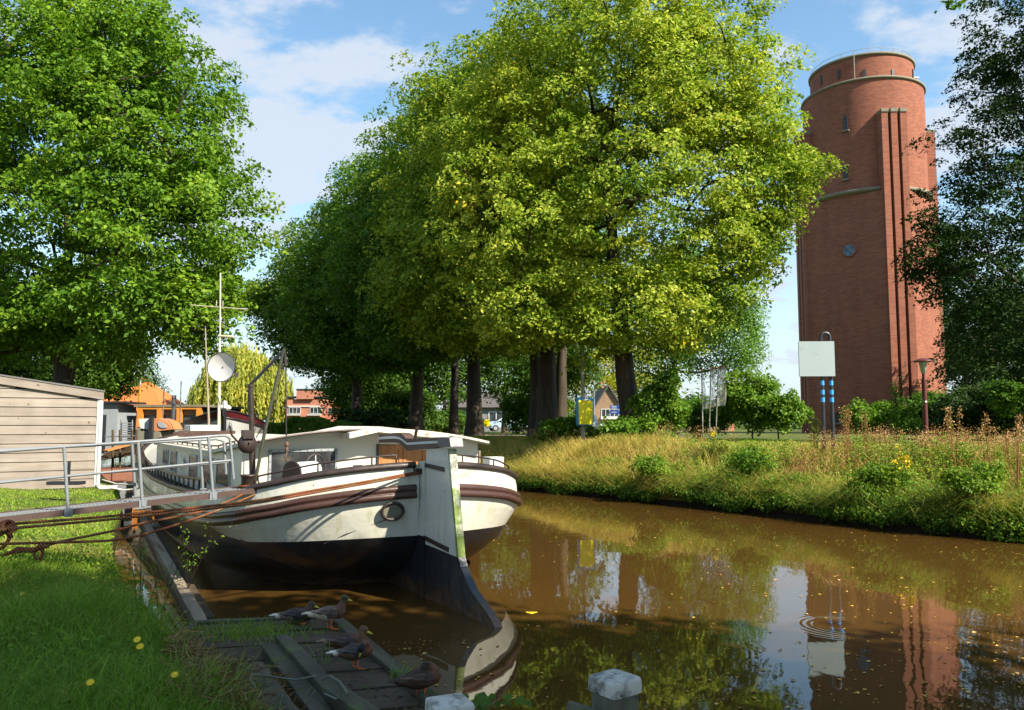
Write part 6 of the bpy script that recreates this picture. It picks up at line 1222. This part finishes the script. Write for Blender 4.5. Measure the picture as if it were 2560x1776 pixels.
o = blades('dry_stalks', np.repeat(x, 3)+rng.normal(size=3*n)*.05, np.repeat(y, 3)+rng.normal(size=3*n)*.05, np.repeat(hh, 3)*1.02, .009*np.ones(3*n), M['seed'], rng, .12, 0*x.repeat(3)); tag(o, 'thin brown stalks of the withered flowers', 'stalks', kind='stuff')
# single plants that stand out
def flowerplant(name, u, v, y, h, sp, nl, mat, matf, seed, label, leaf=.05, fl=.035, nf=90, cat='plant', topv=.55):
    rng = np.random.default_rng(seed); c = D(u, v, y); b = np.array([c[0], c[1], H(c[0], c[1])-.03]); e = empty(name, b); tag(e, label, cat); h = c[2]-b[2]+h/2 if h > 0 else -h; m = MB(); ends = []
    for k in range(9): a = rng.uniform(0, 6.28); r = sp*rng.random()**.5; p = (r*math.cos(a), r*math.sin(a), h*(.72+.28*rng.random())); ends.append(p); m.tube([(r*.2*math.cos(a), r*.2*math.sin(a), 0), (r*.6*math.cos(a), r*.6*math.sin(a), p[2]*.55), p], [.008, .006, .003], 5)
    m.build('stem', M['weed'] if matf is not M['seed'] else M['seed'], e); E_ = np.array(ends)
    i = rng.integers(0, len(E_), nl); t = rng.random((nl, 1))**.8; C = E_[i]*t*[.8, .8, 1]+rng.normal(size=(nl, 3))*.05; Vv, Ff = leaves(C, nrm(np.array([0, 0, .8])+rng.normal(size=(nl, 3))*.6), leaf*(.6+.8*rng.random(nl)), rng, .5); rawmesh('foliage', Vv, Ff, mat, e, rng.random(nl))
    if nf: i = rng.integers(0, len(E_), nf); C = E_[i]*(np.array([1, 1, 1])-np.array([0, 0, 1])*(1-topv)*rng.random((nf, 1))**1.6*.6)+rng.normal(size=(nf, 3))*.035; Vv, Ff = leaves(C, nrm(rng.normal(size=(nf, 3))), fl*(.6+.8*rng.random(nf)), rng, .9); rawmesh('blossoms', Vv, Ff, matf, e, rng.random(nf))
    return e
flowerplant('goldenrod_plant', 2255, 1150, 17.9, .55, .16, 150, M['weed'], M['gold'], 1, 'goldenrod with bright yellow flower spikes on the far bank', nf=150, fl=.04)
flowerplant('goldenrod_plant', 1785, 1080, 26, .3, .16, 60, M['weed'], M['gold'], 2, 'small yellow flower clump at the foot of the banners', nf=50, fl=.05)
flowerplant('willowherb_plant', 2112, 1015, 21, .2, .16, 60, M['seed'], M['seed'], 3, 'tall brown withered stalk right of the board posts', nf=150, fl=.035)
flowerplant('willowherb_plant', 2160, 1030, 21, .2, .10, 80, M['weed'], M['seed'], 4, 'slim stalk with cream tufts before the tower base', nf=40, fl=.035)
flowerplant('elder_sapling', 2035, 1040, 23, .4, .18, 160, M['shrub'], M['shrub'], 5, 'leafy sapling left of the board posts', nf=0, leaf=.08)
flowerplant('elder_sapling', 2237, 960, 30, .7, .22, 360, M['shrub'], M['shrub'], 6, 'tall upright leafy shoot against the tower buttress', nf=0, leaf=.12)
flowerplant('elder_sapling', 2290, 985, 30, .5, .3, 120, M['shrub'], M['shrub'], 61, 'thin sparse shoot right of the tall leafy one', nf=0, leaf=.10)
flowerplant('willowherb_plant', 2380, 1025, 19, .3, .22, 60, M['weed'], M['seed'], 7, 'cream-tufted plant right of the red lamp post', nf=160, fl=.04)
flowerplant('willowherb_plant', 2470, 1050, 17.5, .3, .22, 60, M['seed'], M['seed'], 8, 'broad brown seed head in front of the dark bush', nf=200, fl=.035)
flowerplant('willowherb_plant', 2530, 1055, 17, .3, .2, 60, M['seed'], M['seed'], 9, 'brown seed head nearest the right edge', nf=200, fl=.035)
for k, (u, v, y, rx, rz, lb, mt) in enumerate([(2000, 1232, 20.3, .85, .50, 'light green leafy bush overhanging the water below the board', 'shrub'), (1880, 1150, 21.5, .6, .4, 'pale-leaved bush on the slope between banners and board', 'shrub'), (2420, 1215, 16.6, .6, .45, 'green bush at the water edge on the right', 'weed'), (2200, 1210, 18.2, .7, .4, 'leafy green plant mass below the goldenrod', 'weed'), (1640, 1175, 23.6, .8, .3, 'low green bush on the bank below the leaning lime', 'weed')]):
    c = D(u, v, y); b = (c[0], c[1]+.2, H(c[0], c[1]+.2)); bush('bush', b, [(c, (rx, rx*.8, rz))], int(60*rx), 75, .20, .075, M[mt], 300+k, lb, inner=.3, flat=.8, droop=.2)
# near bank grass
rng = np.random.default_rng(50)
def near_grass(name, n, ymin, ymax, hmn, hmx, wd, mat, label, seed, tintb=0., lean=.6, thr=None, spread=.9):
    rng = np.random.default_rng(seed); y = ymin+(ymax-ymin)*rng.random(n)**spread; x = -(.645+.03)*y+rng.random(n)*(.645*y+1.0-.0*y); dl = sdist(np.stack([x, y], 1), LB); k = (dl > .05)&(dl < 14)
    if thr is not None: k &= vn(x, y, 1.1, seed) > thr
    x, y, dl = x[k], y[k], dl[k]; h = (hmn+(hmx-hmn)*rng.random(len(x))**1.5)*(.6+.8*vn(x, y, 1.7, 2.)); ti = np.clip(.18+.55*rng.random(len(x))+.35*(vn(x, y, .9, 1)-.5)+tintb, 0, 1)
    o = blades(name, x, y, h, wd*(.7+.6*rng.random(len(x))), mat, rng, lean, ti); tag(o, label, 'grass', kind='stuff'); return o
near_grass('near_grass', 120000, 4.6, 11, .07, .26, .0065, M['turf'], 'lush green grass on the near left bank', 1, lean=.8, spread=1.15)
near_grass('mown_grass', 60000, 10, 24, .03, .10, .014, M['turf'], 'short sunlit grass before the plank shed', 2, .22, lean=.8, spread=.8)
near_grass('grass_tufts', 14000, 5, 14, .2, .42, .006, M['turf'], 'longer loose tufts of grass along the water edge', 3, .15, lean=1.0, thr=.62)
def groundleaf(n, ymin, ymax, size, hz_, mat, name, label, seed, thr=.5, tb=0., edge=None):
    rng = np.random.default_rng(seed); y = ymin+(ymax-ymin)*rng.random(n); x = -.67*y+rng.random(n)*(.67*y+.6); dl = sdist(np.stack([x, y], 1), LB); k = (dl > .02)&(dl < (edge or 12))&(vn(x, y, 2.2, seed) > thr); x, y = x[k], y[k]; n = len(x)
    C = np.stack([x, y, height(x, y)+hz_*rng.random(n)], 1); Vv, Ff = leaves(C, nrm(np.array([0, -.2, 1.])+rng.normal(size=(n, 3))*.45), size*(.5+rng.random(n)), rng, .45); o = rawmesh(name, Vv, Ff, mat, None, np.clip(rng.random(n)+tb, 0, 1)); tag(o, label, 'leaves', kind='stuff')
groundleaf(26000, 4.6, 13, .055, .12, M['weed'], 'ground_weeds', 'dandelion and clover leaves in the near grass', 5, .42)
groundleaf(9000, 6.5, 14, .045, .42, M['weed'], 'edge_weeds', 'thin leafy weeds over the water edge by the boom', 6, .3, edge=.55)
# straw and leaf litter
rng = np.random.default_rng(3); PC = []; n = 2600; us = rng.uniform(440, 760, n); vs = 1620+(us-440)*.12+rng.random(n)**1.0*190; m = MB(); k_ = 0
C = np.array([G(u, v, .40) for u, v in zip(us, vs)]); dl = sdist(C[:, :2], LB); keep = np.ones(n, bool)
C[:, 2] = np.maximum(height(C[:, 0], C[:, 1]), .18)+.18*rng.random(n)*ss(760-us, 0, 160)+.02
a = rng.uniform(0, np.pi, n); dirs = np.stack([np.cos(a), np.sin(a), rng.normal(size=n)*.35], 1); dirs = nrm(dirs); ln = .06+.16*rng.random(n); sd = nrm(np.cross(dirs, rng.normal(size=(n, 3))))
w_ = .0022+.0025*rng.random((n, 1)); A_ = C-dirs*ln[:, None]; B_ = C+dirs*ln[:, None]; bend = C+np.array([0, 0, .03])*rng.normal(size=(n, 1)); 
V = np.stack([A_-sd*w_, A_+sd*w_, bend+sd*w_, B_+sd*w_, B_-sd*w_, bend-sd*w_], 1).reshape(-1, 3); k = np.arange(n)[:, None]*6; Fq = np.concatenate([k+np.array([[0, 1, 2, 5]]), k+np.array([[5, 2, 3, 4]])], 1).reshape(-1, 4)
strawm = leafmat('dead_reed', [(0, (.06, .035, .02)), (.5, (.14, .09, .05)), (1, (.26, .18, .10))], trans=.1)
o = rawmesh('reed_litter', V, Fq, strawm, None, np.repeat(rng.random(n), 2)); tag(o, 'brown heap of dead reeds between grass and raft', 'litter', kind='stuff')
n = 1500; us = rng.uniform(520, 1080, n); vs = rng.uniform(1600, 1790, n); C = np.array([G(u, v, hr+.012) for u, v in zip(us, vs)]); Vv, Ff = leaves(C, nrm(np.array([0, 0, 1.])+rng.normal(size=(n, 3))*.25), .02*(.4+rng.random(n)*1.2), rng, .8); lm = leafmat('fallen_leaf', [(0, (.03, .02, .015)), (.6, (.10, .06, .035)), (.88, (.18, .10, .05)), (1, (.55, .55, .5))], trans=.1); o = rawmesh('raft_litter', Vv, Ff, lm, None, rng.random(n)); tag(o, 'dark leaf scraps and droppings on the raft boards', 'litter', kind='stuff')
# grass growing on the raft
for (u, v, n, h, sp, lb) in ((615, 1585, 900, .10, .34, 'low green weeds growing on the left part of the raft'), (1003, 1703, 70, .13, .05, 'small bright grass tuft at the raft edge beside the sleeping duck'), (790, 1660, 14, .2, .12, 'a few long grass blades between the timbers and the ducks')):
    c = G(u, v, hr); x = c[0]+rng.normal(size=n)*sp; y = c[1]+rng.normal(size=n)*sp*.6; o = blades('raft_grass', x, y, h*(.5+rng.random(n)), .006*np.ones(n), M['turf'], rng, .9, np.clip(.4+.5*rng.random(n), 0, 1), org=tuple(c), z=np.full(n, hr)); o.location = c; tag(o, lb, 'grass', kind='stuff')
# yellow flowers
rngf = random.Random(5)
def flower(u, v, h, r, label, mat=None, nm='yellow_flower', sc_=1):
    y = None
    for yy in np.arange(4.6, 14, .05):
        p = D(u, v, yy)
        if p[2]-H(p[0], p[1]) < h: y = yy; break
    p = D(u, v, y or 6); e = empty(nm, (p[0], p[1], H(p[0], p[1]))); tag(e, label, 'flower', 'dandelion-like flowers in the near grass'); z = p[2]-e.location.z
    m = MB(); m.tube([(0, .02, 0), (.005, .01, z*.6), (0, 0, z)], .003, 5); m.build('stem', M['turf'], e); m = MB()
    q = Vector((rngf.uniform(-.3, .3), -.7, .9)).normalized().to_track_quat('Z', 'Y').to_matrix()
    for k in range(22):
        a = k*2*math.pi/22; rr = r*(1 if k % 2 else .82); c, s = math.cos(a), math.sin(a); w2 = .16*r; P = [Vector((0, 0, .003)), Vector((c*rr*.6-s*w2, s*rr*.6+c*w2, .004)), Vector((c*rr, s*rr, .001+.006*(k % 2))), Vector((c*rr*.6+s*w2, s*rr*.6-c*w2, .004))]; m.add([Vector((0, 0, z))+q@p_ for p_ in P], [(0, 1, 2, 3)])
    m.ball((0, 0, z+.003), r*.25, 8, 5); m.build('petals', mat or petalm, e)
petalm = paint('yellow_petal', (.80, .52, .01), (.85, .60, .02), 30, .6, bump=0)
flower(343, 1600, .30, .030, 'upper one of the two touching yellow flowers'); flower(350, 1617, .26, .031, 'lower one of the two touching yellow flowers')
flower(437, 1688, .24, .028, 'yellow flower beside the dead reeds'); flower(226, 1707, .24, .026, 'yellow flower seen edge-on low in the grass'); flower(56, 1485, .14, .024, 'yellow flower near the left edge by the broad leaves'); flower(281, 1477, .14, .022, 'small yellow flower in the shaded grass above the pair'); flower(225, 1503, .14, .018, 'tiny yellow flower in the middle of the shaded grass')
# clover and plants at the water edge
for k, (u, v, lb, n) in enumerate([(400, 1400, 'spindly weed with red stem hanging before the boom', 90), (470, 1330, 'arching leafy weed in front of the black hull', 120), (350, 1450, 'pink-flowered clover stems at the water edge', 100)]):
    p = G(u, v+90, .4); e = empty('water_edge_weed', p); tag(e, lb, 'plant'); rng = np.random.default_rng(60+k); m = MB(); E_ = []
    for j in range(5): q = (rng.normal()*.22+.12, rng.normal()*.1, .35+.4*rng.random()); E_.append(q); m.tube([(0, 0, -.3), (q[0]*.4, q[1]*.4, q[2]*.6), q], [.004, .003, .0015], 5)
    m.build('stem', dbrown, e); E_ = np.array(E_); i = rng.integers(0, 5, n); t = rng.random((n, 1)); C = E_[i]*t*np.array([.9, .9, 1])+rng.normal(size=(n, 3))*.03; Vv, Ff = leaves(C, nrm(np.array([0, -.3, .7])+rng.normal(size=(n, 3))*.6), .042*(.6+.8*rng.random(n)), rng, .4); rawmesh('foliage', Vv, Ff, M['weed'], e, rng.random(n))
e = empty('bramble_sprig', D(1205, 1765, 4.6)); tag(e, 'green toothed leaves beside the cut-off white post cap', 'plant'); rng = np.random.default_rng(8)
n = 26; C = rng.normal(size=(n, 3))*np.array([.10, .06, .035]); Vv, Ff = leaves(C, nrm(np.array([0, -.35, 1.])+rng.normal(size=(n, 3))*.35), .075*(.6+.7*rng.random(n)), rng, .8); rawmesh('foliage', Vv, Ff, M['weed'], e, .3*rng.random(n))
m = MB(); m.tube([(0, 0, -.7), (-.02, 0, -.2), (0, 0, 0)], .006, 5); m.build('stem', M['turf'], e)
# leaves on the water
rng = np.random.default_rng(12); n = 2600; v = 1215+(1776-1215)*rng.random(n)**1.25; u = rng.uniform(950, 2600, n); C = np.array([G(a, b, .004) for a, b in zip(u, v)]); k = (sdist(C[:, :2], RB) > .05)&(vn(C[:, 0], C[:, 1], 1.1, 4)+.5*rng.random(n) > .62)&(rng.random(n) < .55); C = C[k]; n = len(C)
sb = (C-S0)@bd_; wb_ = (C-S0)@br_; k = ~((sb > -1.9)&(np.abs(wb_) < 2.3)); C = C[k]; n = len(C)
flm = leafmat('floating_leaf', [(0, (.16, .07, .02)), (.5, (.40, .22, .06)), (.85, (.55, .38, .12)), (1, (.30, .36, .12))], trans=.1)
Vv, Ff = leaves(C, nrm(np.array([0, 0, 1.])+rng.normal(size=(n, 3))*.06), .05*(.35+1.0*rng.random(n)**2), rng, .75); o = rawmesh('floating_leaves', Vv, Ff, flm, None, rng.random(n)); tag(o, 'scattered yellow and brown leaves floating on the canal', 'leaves', kind='stuff')
q = G(1329, 1532, .004); m = MB(); m.add([(.085*math.cos(a)*(1 if k % 2 else .72), .06*math.sin(a)*(1 if k % 2 else .72), .004+.006*math.cos(a*2)) for k, a in enumerate(np.linspace(0, 2*math.pi, 13)[:-1])], [tuple(range(12))]); o = m.build('floating_leaf', petalm); o.location = q; tag(o, 'single large bright yellow leaf floating right of the rudder', 'leaf')
# ------------------------------------------------------------ trees beside and behind the viewer: they shade the foreground
def shade_tree(c, r, seed, label, n=420):
    c = np.array(c, float); b = np.array([c[0], c[1], H(c[0], c[1])])
    tree('chestnut_tree', b, [(c, r)], n, 60, 1.25, .34, M['oak'], seed, label, tr=.35, top=c[2], nbr=30, inner=.3, flat=.6)
shade_tree((9.6, -2.3, 9.6), (5.0, 4.2, 3.6), 70, 'broad leafy tree right behind the viewer', 460)
shade_tree((15.2, -2.8, 9.5), (4.6, 3.6, 3.6), 71, 'leafy tree on the near bank right of the viewer', 330)
shade_tree((6.9, 0.7, 10.0), (3.2, 2.3, 2.2), 73, 'small-crowned tree between the viewer and the right edge', 200)
shade_tree((4.5, -3.5, 11.0), (4.2, 4.0, 3.6), 72, 'tall leafy tree behind the viewer', 170)

ch = bpy.data.objects['chestnut_tree.002']; co_ = np.array(ch.location); rng = np.random.default_rng(91); tp = D(2395, 12, 9.); n = 60
C = tp+rng.normal(size=(n, 3))*np.array([.10, .08, .045])+np.array([0, 0, .05]); Vv, Ff = leaves(C-co_, nrm(np.array([0, -.3, .8])+rng.normal(size=(n, 3))*.5), .10*(.6+.7*rng.random(n)), rng, .55); rawmesh('twig_leaves', Vv, Ff, M['oak'], ch, rng.random(n))
m = MB(); m.tube([tuple(np.array([6.9, 2.6, 10.0])-co_), tuple(np.array([5.6, 6.0, 8.6])-co_), tuple(tp+[0, 0, .12]-co_)], [.05, .025, .008], 6); m.build('branch', M['bark'], ch)

for (u, v, lb, sd) in ((60, 1455, 'broad-leaved dock clump in the near grass by the left edge', 1), (300, 1690, 'broad dandelion rosette below the pair of yellow flowers', 2), (205, 1560, 'low cluster of broad leaves in the middle of the near grass', 3)):
    p = G(u, v, .55); e = empty('dock_plant', (p[0], p[1], H(p[0], p[1]))); tag(e, lb, 'plant'); rng = np.random.default_rng(sd); m = MB()
    for k in range(16):
        a = k*2.4+rng.normal()*.2; L_ = .16+.14*rng.random(); up = .35+.9*rng.random(); w2 = .022+.012*rng.random(); c, s_ = math.cos(a), math.sin(a); P = []
        for t in (0, .35, .7, .9, 1): r = L_*t/(1+.35*up); z = L_*t*up*.75-.10*t*t; ww = w2*math.sin(math.pi*min(.97, .12+t*.85)); P.append([(c*r-s_*ww, s_*r+c*ww, z), (c*r, s_*r, z-.006), (c*r+s_*ww, s_*r-c*ww, z)])
        m.grid(P)
    m.build('foliage', M['weed'], e); o = bpy.data.objects[e.children[0].name]; at = o.data.attributes.new('tint', 'FLOAT', 'FACE'); at.data.foreach_set('value', np.repeat(rng.random(len(o.data.polygons)//8+1), 8)[:len(o.data.polygons)].astype(np.float32))
weeds('red_dock_stalks', 900, (.8, 3.4), M['seed'], 33, .030, .6, 46, .9, 'patches of reddish brown dead dock among the grass', thr=.55, tb=-.25, rad=.10)
n = 16000; near_grass('straw_blades', n, 4.8, 12, .08, .24, .005, M['dry'], 'dead straw-coloured blades among the near grass', 8, .1, lean=1.2)
